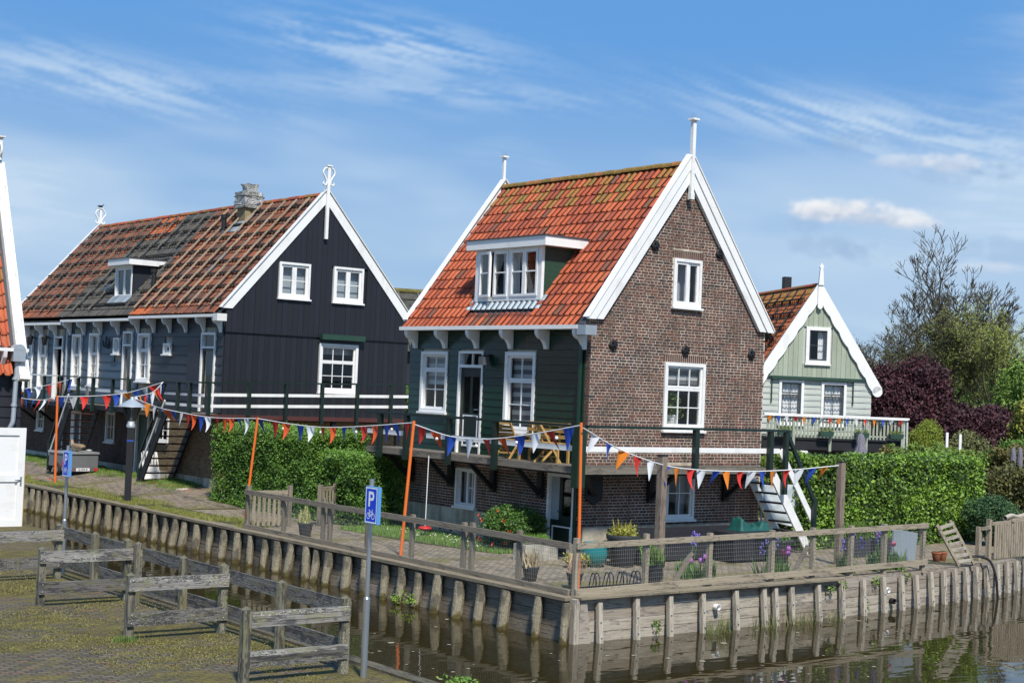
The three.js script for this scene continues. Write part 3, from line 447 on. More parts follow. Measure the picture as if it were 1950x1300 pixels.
  {
    const ez2 = new THREE.Vector3(Math.cos(a), -Math.sin(a), 0), ex2 = new THREE.Vector3(0, 0, -1), ey2 = ez2.clone().cross(ex2);
    tileSlope({ parent: house, roofPart, length: HL, slope: SL, m4: new THREE.Matrix4().makeBasis(ex2, ey2, ez2).setPosition(HC, RIDGE - 0.035, -0.02), tw: 0.205, th: 0.33, tone: toneMain, seed: 9, mats: tileMats, lowName: 'far_slope_tiles' });
  }
  const ridgeMats = [mat([0.30, 0.18, 0.035], 0.9, { map: texClay, bumpMap: bumpFine, bumpScale: 0.02 }), mat([0.24, 0.17, 0.04], 0.9, { map: texClay, bumpMap: bumpFine, bumpScale: 0.02 }), mat([0.36, 0.16, 0.045], 0.9, { map: texClay })];
  for (let v = 0.12; v < HL - 0.15; v += 0.34) { const g = new THREE.CylinderGeometry(0.125, 0.138, 0.36, 12, 1, false, Math.PI / 2, Math.PI); g.rotateX(Math.PI / 2); g.rotateZ(Math.PI); const p = g.attributes.position; for (let i = 0; i < p.count; i++) p.setY(i, Math.abs(p.getY(i)) * 0.9); g.computeVertexNormals(); g.translate(HC, RIDGE - 0.045 + 0.012 * RB(), -v - 0.17); part(roofPart, 'ridge_tile', g, ridgeMats[Math.floor(RB() * 3)]); }
  // barge boards with an outer moulding, both gables
  const bp = 1.325, apex = 9.14, half = 2.95;
  for (const [z, d] of [[-0.002, 1], [-HL - 0.09, -1]]) for (const s of [-1, 1]) {
    const x = (k) => HC + s * k, low = apex - bp * half;
    const g = poly(s < 0 ? [[x(half), low], [x(half - 0.44), low], [x(0), apex - 0.585], [x(0), apex]] : [[x(half), low], [x(0), apex], [x(0), apex - 0.585], [x(half - 0.44), low]], 0.085);
    g.translate(s * 0.001, 0, z); const b = part(house, 'barge_board', g, M.white);
    const g2 = poly(s < 0 ? [[x(half + 0.03), low - 0.01], [x(half - 0.20), low - 0.01], [x(0), apex - 0.255], [x(0), apex + 0.03]] : [[x(half + 0.03), low - 0.01], [x(0), apex + 0.03], [x(0), apex - 0.255], [x(half - 0.20), low - 0.01]], 0.03);
    g2.translate(s * 0.0015, 0, d > 0 ? z + 0.086 : z - 0.031); part(b, 'moulding', g2, M.white);
    part(b, 'cover_strip', beam([x(half + 0.03), low + 0.03, z + d * 0.0 + 0.04], [x(0.02), apex + 0.055, z + 0.04], 0.025, 0.2), M.white);
  }
  // finial posts
  for (const [z, top, bot, dn] of [[0.06, 9.97, 8.14, 1], [-HL - 0.10, 9.78, 8.9, 0]]) {
    const hw = dn ? 0.046 : 0.036, f = part(house, 'finial', box(HC - hw, HC + hw, bot, top, z, z + 2 * hw), M.white);
    part(f, 'cap', box(HC - hw - 0.05, HC + hw + 0.05, top + 0.001, top + 0.045, z - 0.05, z + 2 * hw + 0.05), M.white);
    if (dn) part(f, 'foot', box(HC - 0.056, HC + 0.056, bot - 0.0, bot + 0.15, z - 0.01, z + 0.105), M.white);
    const pins = []; for (let k = 0; k < 5; k++) pins.push(rod([HC - 0.08 + k * 0.04, top + 0.04, z + hw], [HC - 0.08 + k * 0.04, top + 0.15, z + hw], 0.004, 0.004, 4)); part(f, 'bird_pins', merge(pins), M.steel);
  }
  // gutter, brackets, hopper, downpipe
  part(house, 'gutter', merge(box(-0.43, -0.395, 4.985, 5.075, -HL + 0.05, 0.02), box(-0.40, -0.10, 4.985, 5.01, -HL + 0.05, 0.0)), M.white);
  part(house, 'soffit', box(-0.10, 0.0, 4.975, 5.0, -HL + 0.05, -0.03), M.greenRail);
  for (const v of [6.67, 5.38, 4.08, 2.76, 1.44, 0.14]) {
    const s = new THREE.Shape(); s.moveTo(0, 0); s.lineTo(-0.34, 0); s.bezierCurveTo(-0.37, -0.10, -0.30, -0.20, -0.185, -0.215); s.bezierCurveTo(-0.16, -0.225, -0.17, -0.245, -0.15, -0.25); s.bezierCurveTo(-0.13, -0.27, -0.08, -0.34, -0.065, -0.43); s.lineTo(0, -0.43); s.closePath();
    const g = new THREE.ExtrudeGeometry(s, { depth: 0.11, bevelEnabled: true, bevelSize: 0.006, bevelThickness: 0.006, bevelSegments: 1, curveSegments: 6 }); g.translate(-0.04, 4.982, -v - 0.05); part(house, 'bracket', g, M.white);
  }
  part(house, 'hopper', merge(box(-0.42, -0.10, 4.86, 5.07, -0.0, 0.30)), M.zinc);
  part(house, 'downpipe', merge(rod([-0.10, 0.05, -0.19], [-0.10, 4.9, -0.19], 0.045, 0.045, 10), rod([-0.10, 4.9, -0.19], [-0.2, 4.95, 0.1], 0.045, 0.045, 10)), M.green);
  // wall anchors: round cast rosettes
  for (const [u, y] of [[1.81, 6.99], [3.89, 6.99], [0.65, 4.69], [2.89, 4.67], [5.09, 4.68]]) {
    const g = lathe([[0.0, 0.06], [0.03, 0.06], [0.045, 0.03], [0.085, 0.05], [0.115, 0.03], [0.115, 0.0]], 16); const p = g.attributes.position; for (let i = 0; i < p.count; i++) { const an = Math.atan2(p.getZ(i), p.getX(i)), k = 1 + 0.07 * Math.cos(an * 8); p.setX(i, p.getX(i) * k); p.setZ(i, p.getZ(i) * k); }
    g.rotateX(Math.PI / 2); g.computeVertexNormals(); g.translate(u, y, 0.006); const w = part(house, 'wall_anchor', g, M.iron);
    part(w, 'cross_bar', merge(beam([u - 0.075, y - 0.05, 0.055], [u + 0.075, y + 0.05, 0.055], 0.03, 0.03), beam([u - 0.05, y + 0.075, 0.056], [u + 0.05, y - 0.075, 0.056], 0.03, 0.03)), M.iron);
  }
  // dormer
  {
    const v0 = 1.93, v1 = 4.47, y0 = 5.69, y1 = 6.93, fx = 0.16;
    const d = part(house, 'dormer', poly([[fx + 0.02, roofY(fx) - 0.02], [fx + 0.02, y1], [HC - (RIDGE - y1) / PITCH + 0.05, y1]], 0.04).translate(0, 0, -v0 - 0.042), M.dormerGreen, { label: 'flat-roofed dormer with white casements and green cheeks' });
    part(d, 'cheek', poly([[fx + 0.02, roofY(fx) - 0.02], [fx + 0.02, y1], [HC - (RIDGE - y1) / PITCH + 0.05, y1]], 0.04).translate(0, 0, -v1 + 0.002), M.dormerGreen);
    for (let y = 5.74; y < y1 - 0.02; y += 0.125) { const e = HC - (RIDGE - y) / PITCH + 0.02; if (e > fx + 0.06) part(d, 'board', poly([[fx + 0.022, y], [e, y], [Math.min(e + 0.10, 1.2), Math.min(y + 0.122, y1)], [fx + 0.022, Math.min(y + 0.122, y1)]], 0.012).rotateX(0).translate(0, 0, -v0 + 0.0), M.dormerGreen); }
    part(d, 'fascia', merge(box(-0.03, 0.02, y1, y1 + 0.225, -v1 - 0.24, -v0 + 0.26), poly([[0.02, y1], [1.17, y1 + 0.0], [1.36, y1 + 0.225], [0.02, y1 + 0.225]], 0.05).translate(0, 0, -v0 + 0.21), poly([[0.02, y1], [1.17, y1], [1.36, y1 + 0.225], [0.02, y1 + 0.225]], 0.05).translate(0, 0, -v1 - 0.24)), M.white);
    part(d, 'roof_sheet', box(-0.06, 1.40, y1 + 0.226, y1 + 0.25, -v1 - 0.27, -v0 + 0.29), M.slate); part(d, 'soffit', box(0.02, 1.1, y1 - 0.0, y1 + 0.03, -v1 - 0.19, -v0 + 0.21), M.white);
    part(d, 'window_frame', merge(box(fx - 0.06, fx + 0.02, y0, y0 + 0.10, -v1, -v0), box(fx - 0.06, fx + 0.02, y1 - 0.06, y1, -v1, -v0), box(fx - 0.06, fx + 0.02, y0 + 0.1, y1 - 0.06, -v1, -v1 + 0.165), box(fx - 0.06, fx + 0.02, y0 + 0.1, y1 - 0.06, -v0 - 0.13, -v0), box(fx - 0.06, fx + 0.02, y0 + 0.1, y1 - 0.06, -3.185, -3.08)), M.white);
    const casement = (va, vb, open) => {                         // one sash with two panes, hinged at its outer edge
      const w = va - vb, y = y0 + 0.1, h = y1 - 0.06 - y, st = 0.058, piv = new THREE.Matrix4().makeRotationY(-Math.PI / 2 - open).setPosition(fx - 0.05, y, -va);
      const s = part(d, 'casement', merge(box(0, st, 0, h, -0.03, 0.03), box(w - st, w, 0, h, -0.03, 0.03), box(st, w - st, 0, st, -0.03, 0.03), box(st, w - st, h - st, h, -0.03, 0.03), box(st, w - st, h * 0.52, h * 0.52 + 0.03, -0.02, 0.02)), M.white); s.applyMatrix4(piv);
      for (const [p, q] of [[st, h * 0.52], [h * 0.52 + 0.03, h - st]]) { const g = new THREE.PlaneGeometry(w - 2 * st, q - p); g.translate(w / 2, (p + q) / 2, 0); const o = part(d, 'pane', g, M.glass); o.applyMatrix4(piv); }
    };
    casement(4.295, 3.74, 0.2); casement(3.735, 3.19, 0); casement(3.075, 2.565, 0); casement(2.56, 2.07, 0);
    part(d, 'curtain', drape(0, 0.62, y0 + 0.1, y1 - 0.06, 0, 4, 0.03).rotateY(-Math.PI / 2).translate(fx + 0.22, 0, -3.7), M.curtain);
    part(d, 'curtain', drape(0, 0.35, y0 + 0.1, y1 - 0.06, 0, 3, 0.03).rotateY(-Math.PI / 2).translate(fx + 0.2, 0, -2.45), M.curtain);
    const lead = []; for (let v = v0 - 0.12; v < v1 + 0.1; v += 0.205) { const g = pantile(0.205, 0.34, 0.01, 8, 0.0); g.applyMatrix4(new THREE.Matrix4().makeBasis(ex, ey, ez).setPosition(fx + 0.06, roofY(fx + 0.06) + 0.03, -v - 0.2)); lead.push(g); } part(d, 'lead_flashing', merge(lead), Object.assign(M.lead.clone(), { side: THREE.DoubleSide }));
  }
  // outside lamp by the door
  { const l = part(house, 'wall_lamp', merge(box(-0.10, -0.02, 4.28, 4.42, -3.66, -3.52), box(-0.30, -0.10, 4.36, 4.39, -3.6, -3.58)), M.iron); part(l, 'lamp_glass', box(-0.29, -0.11, 4.16, 4.355, -3.68, -3.5), mat([0.10, 0.11, 0.12], 0.2)); }
}
// a pot plant on the ledge inside the gable window
// ------------------------------------------------------------------ gallery round the brick house
{
  const g = thing('wooden_gallery', 'grey timber gallery with dark green railing round the brick house', 'gallery');
  const X = -0.95;
  for (let k = 0; k < 6; k++) part(g, 'deck_plank', box(X + k * 0.148, X + k * 0.148 + 0.14, 1.985, 2.03 + (k % 2) * 0.004, -7.3, k < 5 ? 0.95 - k * 0.148 : 0.05), M.deck);
  for (let k = 0; k < 6; k++) part(g, 'deck_plank', box(X + k * 0.148 + 0.0, 5.0, 1.984, 2.028 + (k % 2) * 0.004, 0.95 - k * 0.148 - 0.14 + 0.0, 0.95 - k * 0.148), M.deck);
  part(g, 'edge_beam', box(X - 0.045, X - 0.002, 1.90, 2.045, -7.3, 0.95), M.deck); part(g, 'edge_beam', box(X - 0.045, 5.02, 1.90, 2.045, 0.953, 0.995), M.deck);
  part(g, 'joist', box(X + 0.02, X + 0.10, 1.86, 1.98, -7.3, 0.9), M.blackWood); part(g, 'joist', box(X + 0.12, 5.0, 1.86, 1.98, 0.83, 0.91), M.blackWood);
  for (const v of [6.62, 5.45, 3.7, 1.92]) part(g, 'post', box(X - 0.16, X - 0.047, 1.80, 2.875, -v - 0.06, -v + 0.06), M.greenRail);
  part(g, 'post', box(X - 0.20, X + 0.02, 1.62, 2.9, 0.86, 1.06), M.green);
  for (const u of [2.29, 4.72]) part(g, 'post', box(u - 0.06, u + 0.06, 1.80, 2.875, 0.997, 1.11), M.greenRail);
  part(g, 'hand_rail', box(X - 0.17, X - 0.04, 2.877, 2.93, -7.3, 0.86), M.greenRail); part(g, 'hand_rail', box(X + 0.02, 5.32, 2.877, 2.93, 0.99, 1.12), M.greenRail);
  part(g, 'mid_rail', box(X - 0.045, X - 0.01, 2.37, 2.485, -4.7, 0.86), M.white); part(g, 'mid_rail', box(X - 0.045, X - 0.01, 2.37, 2.485, -7.3, -5.55), M.white); part(g, 'mid_rail', box(X + 0.03, 5.12, 2.37, 2.485, 0.955, 0.99), M.white);
  for (const v of [6.59, 4.9, 3.19, 1.43]) { const b = part(g, 'wall_bracket', box(-0.13, -0.05, 1.2, 1.98, -v - 0.08, -v + 0.08), M.blackWood); part(b, 'strut', beam([-0.12, 1.3, -v], [X + 0.12, 1.9, -v], 0.09, 0.09), M.blackWood); }
  for (const u of [1.9, 4.31]) { const b = part(g, 'wall_bracket', box(u - 0.08, u + 0.08, 1.2, 1.98, 0.03, 0.12), M.blackWood); part(b, 'strut', beam([u, 1.3, 0.11], [u, 1.9, 0.85], 0.09, 0.09), M.blackWood); }
  { const b = part(g, 'wall_bracket', poly([[-0.02, 1.30], [0.20, 1.16], [0.42, 1.30], [0.42, 1.985], [-0.02, 1.985]], 0.08).translate(0, 0, 0.03), M.blackWood); part(b, 'strut', beam([0.2, 1.4, 0.1], [X + 0.2, 1.9, 0.85], 0.1, 0.1), M.blackWood); }
}
{
  const s = thing('garden_stairs', 'steep white stairs going down from the gallery beside the brick gable', 'stairs', [5.0, 0, 0]);
  const zN = 0.92, zF = 0.14, top = [0.0, 1.86], bot = [1.36, 0.0];
  for (const z of [zN, zF]) part(s, 'stringer', beam([top[0], top[1], z], [bot[0], bot[1] + 0.03, z], 0.22, 0.045), z === zN ? M.white : M.whiteOld);
  for (let k = 0; k < 7; k++) { const t = (k + 1) / 8.2, x = mix(0, 1.36, t), y = mix(1.86, 0.0, t); part(s, 'tread', box(x - 0.11, x + 0.11, y - 0.015, y + 0.02, zF + 0.024, zN - 0.024), M.blackWood); }
  part(s, 'side_rail', beam([0.14, 2.44, 0.99], [1.42, 0.70, 0.99], 0.15, 0.035), M.white);
  part(s, 'hand_rail', beam([0.26, 2.88, 1.06], [1.30, 1.28, 1.06], 0.085, 0.07), M.greenRail);
  part(s, 'post', box(0.20, 0.31, 1.42, 2.87, 1.01, 1.10), M.greenRail); part(s, 'post', box(1.27, 1.38, 0, 1.30, 1.01, 1.10), M.greenRail);
}
// ------------------------------------------------------------------ the long dark house
const BO = [-0.36, 16.52];                              // its near corner, in u and v
const dark = thing('boarded_house', 'long black boarded house with white barge boards and patched old tile roof', 'house', [BO[0], 0, BO[1]]);
{
  const W = 6.72, L = 17.9, C = 3.33, RG = 9.55, PT = 1.10, ry = (u) => RG - PT * Math.abs(u - C), RD = rng(77), h = dark;
  const hole = ([a, b, c, d]) => [[a, c], [a, d], [b, d], [b, c]];
  const gOpen = [[1.76, 2.87, 6.15, 7.27], [3.73, 4.85, 6.15, 7.28], [3.34, 4.77, 3.26, 4.81]];
  part(h, 'gable_wall', poly([[0, 0], [W, 0], [W, ry(W) - 0.1], [C, RG - 0.1], [0, ry(0) - 0.1]], 0.15, gOpen.map(hole)).translate(0, 0, -0.17), M.blackWood);
  part(h, 'rear_wall', poly([[0, 0], [W, 0], [W, ry(W) - 0.1], [C, RG - 0.1], [0, ry(0) - 0.1]], 0.15).translate(0, 0, -L), M.blackWood);
  part(h, 'far_side_wall', box(W - 0.15, W, 0, ry(W) - 0.12, -L + 0.15, -0.171), M.blackWood);
  // gable cladding: upright boards, the upper set hanging proud of the lower
  const bm = [M.black, paint([0.016, 0.017, 0.025], 0.5), paint([0.011, 0.012, 0.018], 0.6)];
  const bmLow = [paint([0.018, 0.019, 0.024], 0.45), paint([0.014, 0.015, 0.020], 0.45)];
  for (let x = 0.02, k = 0; x < W - 0.02; x += 0.1915, k++) {
    const x1 = Math.min(x + 0.184, W - 0.01), out = 0.055 + (RD() - 0.5) * 0.010;
    for (const [p, q] of spans(5.0, 12, x, x1, gOpen.slice(0, 2).map(([a, b, c, d]) => [c, d, a, b]))) { const yt = (u) => Math.min(q, ry(u) - 0.06); if (Math.min(yt(x), yt(x1)) - p > 0.02) part(h, 'board', poly([[x, p], [x1, p], [x1, yt(x1)], ...(x < C && x1 > C && q > 11 ? [[C, yt(C)]] : []), [x, yt(x)]], out).translate(0, 0, -0.018), bm[k % 3]); }
    for (const [p, q] of spans(2.3, 5.03, x, x1, gOpen.slice(2).map(([a, b, c, d]) => [c, d, a, b]))) part(h, 'lower_board', box(x, x1, p, q, -0.018, 0.016 + RD() * 0.006), bmLow[k % 2]);
  }
  part(h, 'drip_board', box(0, W, 4.985, 5.012, 0.02, 0.068), M.blackWood);
  const two = [[0, 0.5, 0, 1, 1, 2, 0.075, 0.012], [0.5, 1, 0, 1, 1, 2, 0.075, 0.012]];
  for (const [a, b, c, d] of gOpen.slice(0, 2)) makeWindow(h, { pos: [a, c, 0.02], w: b - a, h: d - c, fw: 0.07, out: 0.05, sashes: two, curtain: (f, w, hh, fw) => part(f, 'curtain', box(fw, w - fw, fw, hh - fw, -0.20, -0.19), mat([0.30, 0.34, 0.37], 0.8)) });  // flat grey-blue panel; its colour stands in for sky reflected in the panes
  makeWindow(h, { pos: [3.34, 3.26, 0.01], w: 1.43, h: 1.55, fw: 0.09, out: 0.05, sashes: [[0, 1, 0.64, 1, 3, 1, 0.05], [0, 1, 0, 0.64, 3, 2, 0.05]], curtain: (f, w, hh, fw) => { part(f, 'curtain', drape(fw, w - fw, hh * 0.78, hh - fw, -0.24, 8, 0.015), M.curtainGrey); } });
  part(h, 'roller_shutter_box', box(3.32, 4.92, 4.93, 5.10, 0.075, 0.22), M.dormerGreen);
  // brick base below the gallery and the yellowish part near the corner
  const open = [[4.94, 5.95, 0.2, 2.34], [7.73, 8.48, 1.2, 2.25], [14.26, 15.0, 1.3, 2.15], [10.7, 11.6, 0.3, 2.15], [3.5, 4.45, 1.42, 2.2]];
  const up = [[15.7, 16.72, 2.75, 4.9], [14.24, 15.07, 2.9, 4.9], [12.68, 13.57, 2.52, 4.86], [10.92, 11.75, 3.0, 4.93], [9.33, 10.18, 3.1, 4.96], [7.58, 8.06, 4.25, 4.8], [6.55, 7.32, 2.52, 5.02], [5.11, 6.08, 3.35, 4.95], [3.54, 4.07, 4.27, 4.62], [0.47, 1.43, 2.52, 4.96]];
  const sw = poly([[0.15, 0], [L - 0.17, 0], [L - 0.17, 5.45], [0.15, 5.45]], 0.14, [...open, ...up].map(([a, b, c, d]) => hole([L - b, L - a, c, d]))); sw.rotateY(-Math.PI / 2); sw.translate(0.155, 0, -L);
  const side = part(h, 'side_wall', sw, M.mortarDark);
  const RB = rng(8), bricks = [], y0 = 0.5;
  for (let y = y0, r = 0; y < 2.45; y += 0.068, r++) for (let v = (r % 2) * 0.11; v < L; v += 0.222) for (const [a, b] of spans(v, Math.min(v + 0.208, L), y, y + 0.068, open)) { if (b - a < 0.03) continue; const yel = v < 4.7, k = RB(); const c = yel ? [0.17 + 0.1 * k, 0.125 + 0.07 * k, 0.07 + 0.03 * k] : [0.055 + 0.05 * k, 0.036 + 0.026 * k, 0.030 + 0.018 * k]; bricks.push(tint(box(-0.008 - 0.006 * RB(), 0.02, y + 0.006, y + 0.060, -b, -a), c)); }
  part(side, 'brickwork', merge(bricks), mat([1, 1, 1], 0.95, { map: texBrick, vertexColors: true, bumpMap: bumpFine, bumpScale: 0.006 }), STUFF);
  for (const [a, b] of spans(0.1, L, 0, 0.5, open)) part(h, 'plinth', box(-0.03, 0.014, 0, 0.5, -b, -a), M.plinth);
  part(h, 'gable_base', box(0.0, W, 0.0, 2.3, -0.02, 0.005), M.yellowBrick);
  for (let y = 2.52, k = 0; y < 5.42; y += 0.29, k++) for (const [a, b] of spans(0.02, L, y, y + 0.285, up)) for (let v = a, q = 0; v < b; q++) {       // wide lapped boards, butted now and then
    const e = Math.min(b, v + (v > 4.2 ? 3.1 + ((k * 7 + q * 3) % 5) * 0.35 : 4)); const g = poly([[0.01, 0], [-0.042, 0], [-0.012, 0.285], [0.01, 0.285]], e - v - 0.004); const uv = g.attributes.uv, p = g.attributes.position; for (let i = 0; i < p.count; i++) uv.setXY(i, p.getZ(i) + k, p.getY(i) + q); g.translate(0.004, y, -e + 0.002); part(side, 'board', g, v < 4.4 ? M.navyDark : M.navy); v = e;
  }
  for (const y of [2.5, 5.3]) part(h, 'floor_inside', box(0.16, W - 0.16, y - 0.06, y, -L + 0.16, -0.18), M.floorIn);
  const S = (v1, y) => ({ pos: [-0.02, y, -v1], rot: -Math.PI / 2, out: 0.075, frameMat: M.white });
  const tall = [[0, 1, 0.62, 1, 2, 1, 0.045], [0, 1, 0, 0.62, 2, 3, 0.045]], lace = sideCurtains(0.24);
  for (const k of [0, 1, 3, 4]) { const [a, b, c, d] = up[k]; makeWindow(h, { ...S(b, c), w: b - a, h: d - c, fw: 0.07, sashes: tall, curtain: lace }); }
  for (const k of [5, 8]) { const [a, b, c, d] = up[k]; makeWindow(h, { ...S(b, c), w: b - a, h: d - c, fw: 0.06, sashes: [[0, 1, 0, 1, 1, 1, 0.05]] }); }
  { const [a, b, c, d] = up[7]; makeWindow(h, { ...S(b, c), w: b - a, h: d - c, fw: 0.08, sashes: [[0, 1, 0.66, 1, 2, 1, 0.05], [0, 1, 0, 0.66, 2, 2, 0.05]], curtain: lace }); }
  for (const [k, m, lbl] of [[2, M.black, 'open door with white frame'], [6, mat([0.16, 0.17, 0.18], 0.6), 'grey screened door with white frame'], [9, M.greenRail, 'glazed dark door with white frame at the corner']]) {
    const [a, b, c, d] = up[k], w = b - a, hh = d - c, f = part(h, 'door', merge(box(0, 0.07, 0, hh, -0.1, 0.05), box(w - 0.07, w, 0, hh, -0.1, 0.05), box(0.07, w - 0.07, hh - 0.07, hh, -0.1, 0.05), box(0.07, w - 0.07, hh * 0.80, hh * 0.80 + 0.06, -0.1, 0.05)), M.white, { label: lbl });
    f.position.set(-0.02, c, -b); f.rotation.y = -Math.PI / 2;
    const t = new THREE.PlaneGeometry(w - 0.14, hh * 0.2 - 0.13); t.translate(w / 2, hh * 0.9 - 0.005, -0.04); part(f, 'pane', t, M.glass);
    if (k === 2) { part(f, 'leaf', box(0, 0.04, 0.02, hh * 0.79, -0.75, -0.02).translate(w - 0.12, 0, 0), M.greenRail); }
    else { part(f, 'leaf', merge(box(0.072, 0.17, 0.02, hh * 0.8, -0.06, -0.01), box(w - 0.17, w - 0.072, 0.02, hh * 0.8, -0.06, -0.01), box(0.17, w - 0.17, 0.02, 0.5, -0.06, -0.01), box(0.17, w - 0.17, hh * 0.8 - 0.1, hh * 0.8, -0.06, -0.01)), m); const g = new THREE.PlaneGeometry(w - 0.34, hh * 0.8 - 0.6); g.translate(w / 2, 0.5 + (hh * 0.8 - 0.6) / 2, -0.035); part(f, 'pane', g, M.glass); part(f, 'handle', rod([w - 0.12, 1.05, -0.01], [w - 0.12, 1.05, 0.05], 0.018), M.chrome); }
  }
  part(h, 'shutter_panel', box(-0.075, -0.03, 3.35, 4.72, -2.28, -1.5), M.navyDark);
  // low doors and windows
  { const [a, b, c, d] = open[0], w = b - a, f = part(h, 'lower_door', merge(box(0, 0.09, 0, d - c, -0.1, 0.06), box(w - 0.09, w, 0, d - c, -0.1, 0.06), box(0.09, w - 0.09, d - c - 0.09, d - c, -0.1, 0.06)), M.whiteOld, { label: 'dark green basement door with white frame' }); f.position.set(-0.01, c, -b); f.rotation.y = -Math.PI / 2; for (let k = 0; k < 5; k++) part(f, 'board', box(0.092 + k * (w - 0.184) / 5, 0.088 + (k + 1) * (w - 0.184) / 5, 0.01, d - c - 0.092, -0.06, -0.02), M.dormerGreen); }
  for (const k of [1, 2, 4]) { const [a, b, c, d] = open[k]; makeWindow(h, { ...S(b, c), out: 0.03, w: b - a, h: d - c, fw: 0.06, sashes: [[0, 1, 0, 1, 2, 2, 0.04]], frameMat: M.whiteOld }); }
  { const [a, b, c, d] = open[3], w = b - a, f = part(h, 'lower_door', merge(box(0, 0.3, 0, d - c, -0.06, 0.03), box(w - 0.08, w, 0, d - c, -0.06, 0.03), box(0.3, w - 0.08, d - c - 0.08, d - c, -0.06, 0.03)), M.whiteOld, { label: 'narrow dark door with a broad white jamb behind the stairs' }); f.position.set(-0.01, c, -b); f.rotation.y = -Math.PI / 2; part(f, 'leaf', box(0.302, w - 0.082, 0, d - c - 0.082, -0.05, -0.02), mat([0.02, 0.035, 0.04], 0.5)); }
  // iron anchor ornament
  { const v = 8.7, y = 4.66; part(h, 'anchor_ornament', merge(tube([[-0.07, y + 0.05, -v - 0.3], [-0.07, y - 0.14, -v - 0.2], [-0.07, y - 0.2, -v], [-0.07, y - 0.14, -v + 0.2], [-0.07, y + 0.05, -v + 0.3]], 0.028), rod([-0.07, y - 0.2, -v], [-0.07, y + 0.2, -v], 0.024), rod([-0.07, y + 0.1, -v - 0.1], [-0.07, y + 0.1, -v + 0.1], 0.02)), M.iron); }
  for (const v of [15.4, 13.9]) { const l = part(h, 'wall_lantern', merge(rod([-0.04, 4.75, -v], [-0.3, 4.9, -v], 0.02), lathe([[0.0, 0.20], [0.10, 0.10], [0.12, 0.1], [0.075, -0.2], [0.0, -0.2]], 6).translate(-0.3, 4.72, -v)), M.iron); part(l, 'lamp_glass', lathe([[0.09, 0.06], [0.066, -0.16]], 6).translate(-0.3, 4.72, -v), mat([0.05, 0.055, 0.06], 0.2)); }
  // gutter and brackets: the far part hangs a little lower
  for (const [v0, v1, y] of [[-0.02, 6.2, 5.42], [6.2, 12.2, 5.36], [12.2, L, 5.27]]) part(h, 'gutter', merge(box(-0.40, -0.365, y, y + 0.085, -v1, -v0), box(-0.37, -0.06, y, y + 0.025, -v1, -v0)), M.white);
  for (const v of [0.12, 1.25, 2.5, 3.65, 4.85, 6.1, 7.7, 9.2, 10.7, 12.0, 13.4, 14.8, 16.2]) {
    const s = new THREE.Shape(); s.moveTo(0, 0); s.lineTo(-0.32, 0); s.bezierCurveTo(-0.36, -0.1, -0.28, -0.2, -0.17, -0.215); s.bezierCurveTo(-0.13, -0.26, -0.08, -0.34, -0.06, -0.46); s.lineTo(0, -0.46); s.closePath();
    part(h, 'bracket', new THREE.ExtrudeGeometry(s, { depth: 0.09, bevelEnabled: false, curveSegments: 5 }).translate(-0.045, v < 6.15 ? 5.418 : v < 12.1 ? 5.358 : 5.268, -v - 0.04), M.white);
  }
  part(h, 'hopper', box(-0.42, -0.10, 5.30, 5.52, 0.022, 0.30), M.whiteOld); part(h, 'downpipe', merge(rod([-0.09, 0.3, -12.2], [-0.09, 5.28, -12.2], 0.045, 0.045, 8)), M.zinc);
  // roof
  const a = Math.atan(PT), SL = (C + 0.25) / Math.cos(a);
  const roofPart = part(h, 'roof', merge(beam([C, RG - 0.12, -L / 2], [-0.18, ry(-0.18) - 0.12, -L / 2], 0.06, L), beam([C, RG - 0.12, -L / 2], [W + 0.2, ry(W + 0.2) - 0.12, -L / 2], 0.06, L)), M.slate);
  const ex = new THREE.Vector3(0, 0, 1), ez = new THREE.Vector3(-Math.cos(a), -Math.sin(a), 0), ey = ez.clone().cross(ex), m4 = new THREE.Matrix4().makeBasis(ex, ey, ez).setPosition(C, RG - 0.04, -L + 0.02);
  const rust = [[0.235, 0.085, 0.043], [0.185, 0.072, 0.042], [0.15, 0.070, 0.047], [0.29, 0.096, 0.044], [0.11, 0.063, 0.047]], grey = [[0.075, 0.075, 0.070], [0.095, 0.093, 0.085], [0.058, 0.060, 0.058]], bright = [[0.50, 0.13, 0.04], [0.44, 0.12, 0.04]];
  const inGrey = (v, s) => { const d = s / SL; const lo = mix(7.6, 6.4, d) + 0.4 * (fbm(d * 6, 3, 2) - 0.5), hi = mix(11.4, 12.9, Math.min(1, d * 1.4)) ; return v > lo && v < hi && !(d < 0.2 && v > 9.9); };
  const tone = (x, z, r) => { const v = L - x, k = r(); if (inGrey(v, z)) return { rgb: grey[Math.floor(k * 3)] }; if ((z < 0.9 && v > 7.8 && v < 11.5 && k < 0.7) || (z > SL - 0.5 && v > 5.2 && v < 6.3)) return { rgb: bright[k < 0.5 ? 0 : 1] }; return { rgb: rust[Math.floor(k * 5)] }; };
  tileSlope({ parent: h, roofPart, length: L, slope: SL, m4, tw: 0.215, th: 0.31, tone, seed: 21, mats: tileMats, keep: (x, s) => { const v = L - x, u = C - s * Math.cos(a); return !(v > 7.5 && v < 9.0 && u > 0.1 && u < 1.7); } });
  const at2 = (v, s, o = 0) => V3([0, 0, 0]).addScaledVector(ez, s).addScaledVector(ey, o).add(new THREE.Vector3(C, RG - 0.04, -v)).toArray();
  const battenM = woodOld([0.12, 0.115, 0.105]), lathM = wood([0.50, 0.42, 0.33]), lathOld = woodOld([0.27, 0.255, 0.23]);
  for (let k = 0; k < 8; k++) { const s = 0.52 + k * 0.62; if (s > SL - 0.1) break; for (const [p, q] of k === 4 || k === 5 || k === 6 ? [[0.15, 7.35], [9.15, L - 0.2]] : [[0.15, L - 0.2]]) part(roofPart, 'wind_batten', beam(at2(p, s, 0.135), at2(q, s + 0.03, 0.135), 0.05, 0.085), battenM); }
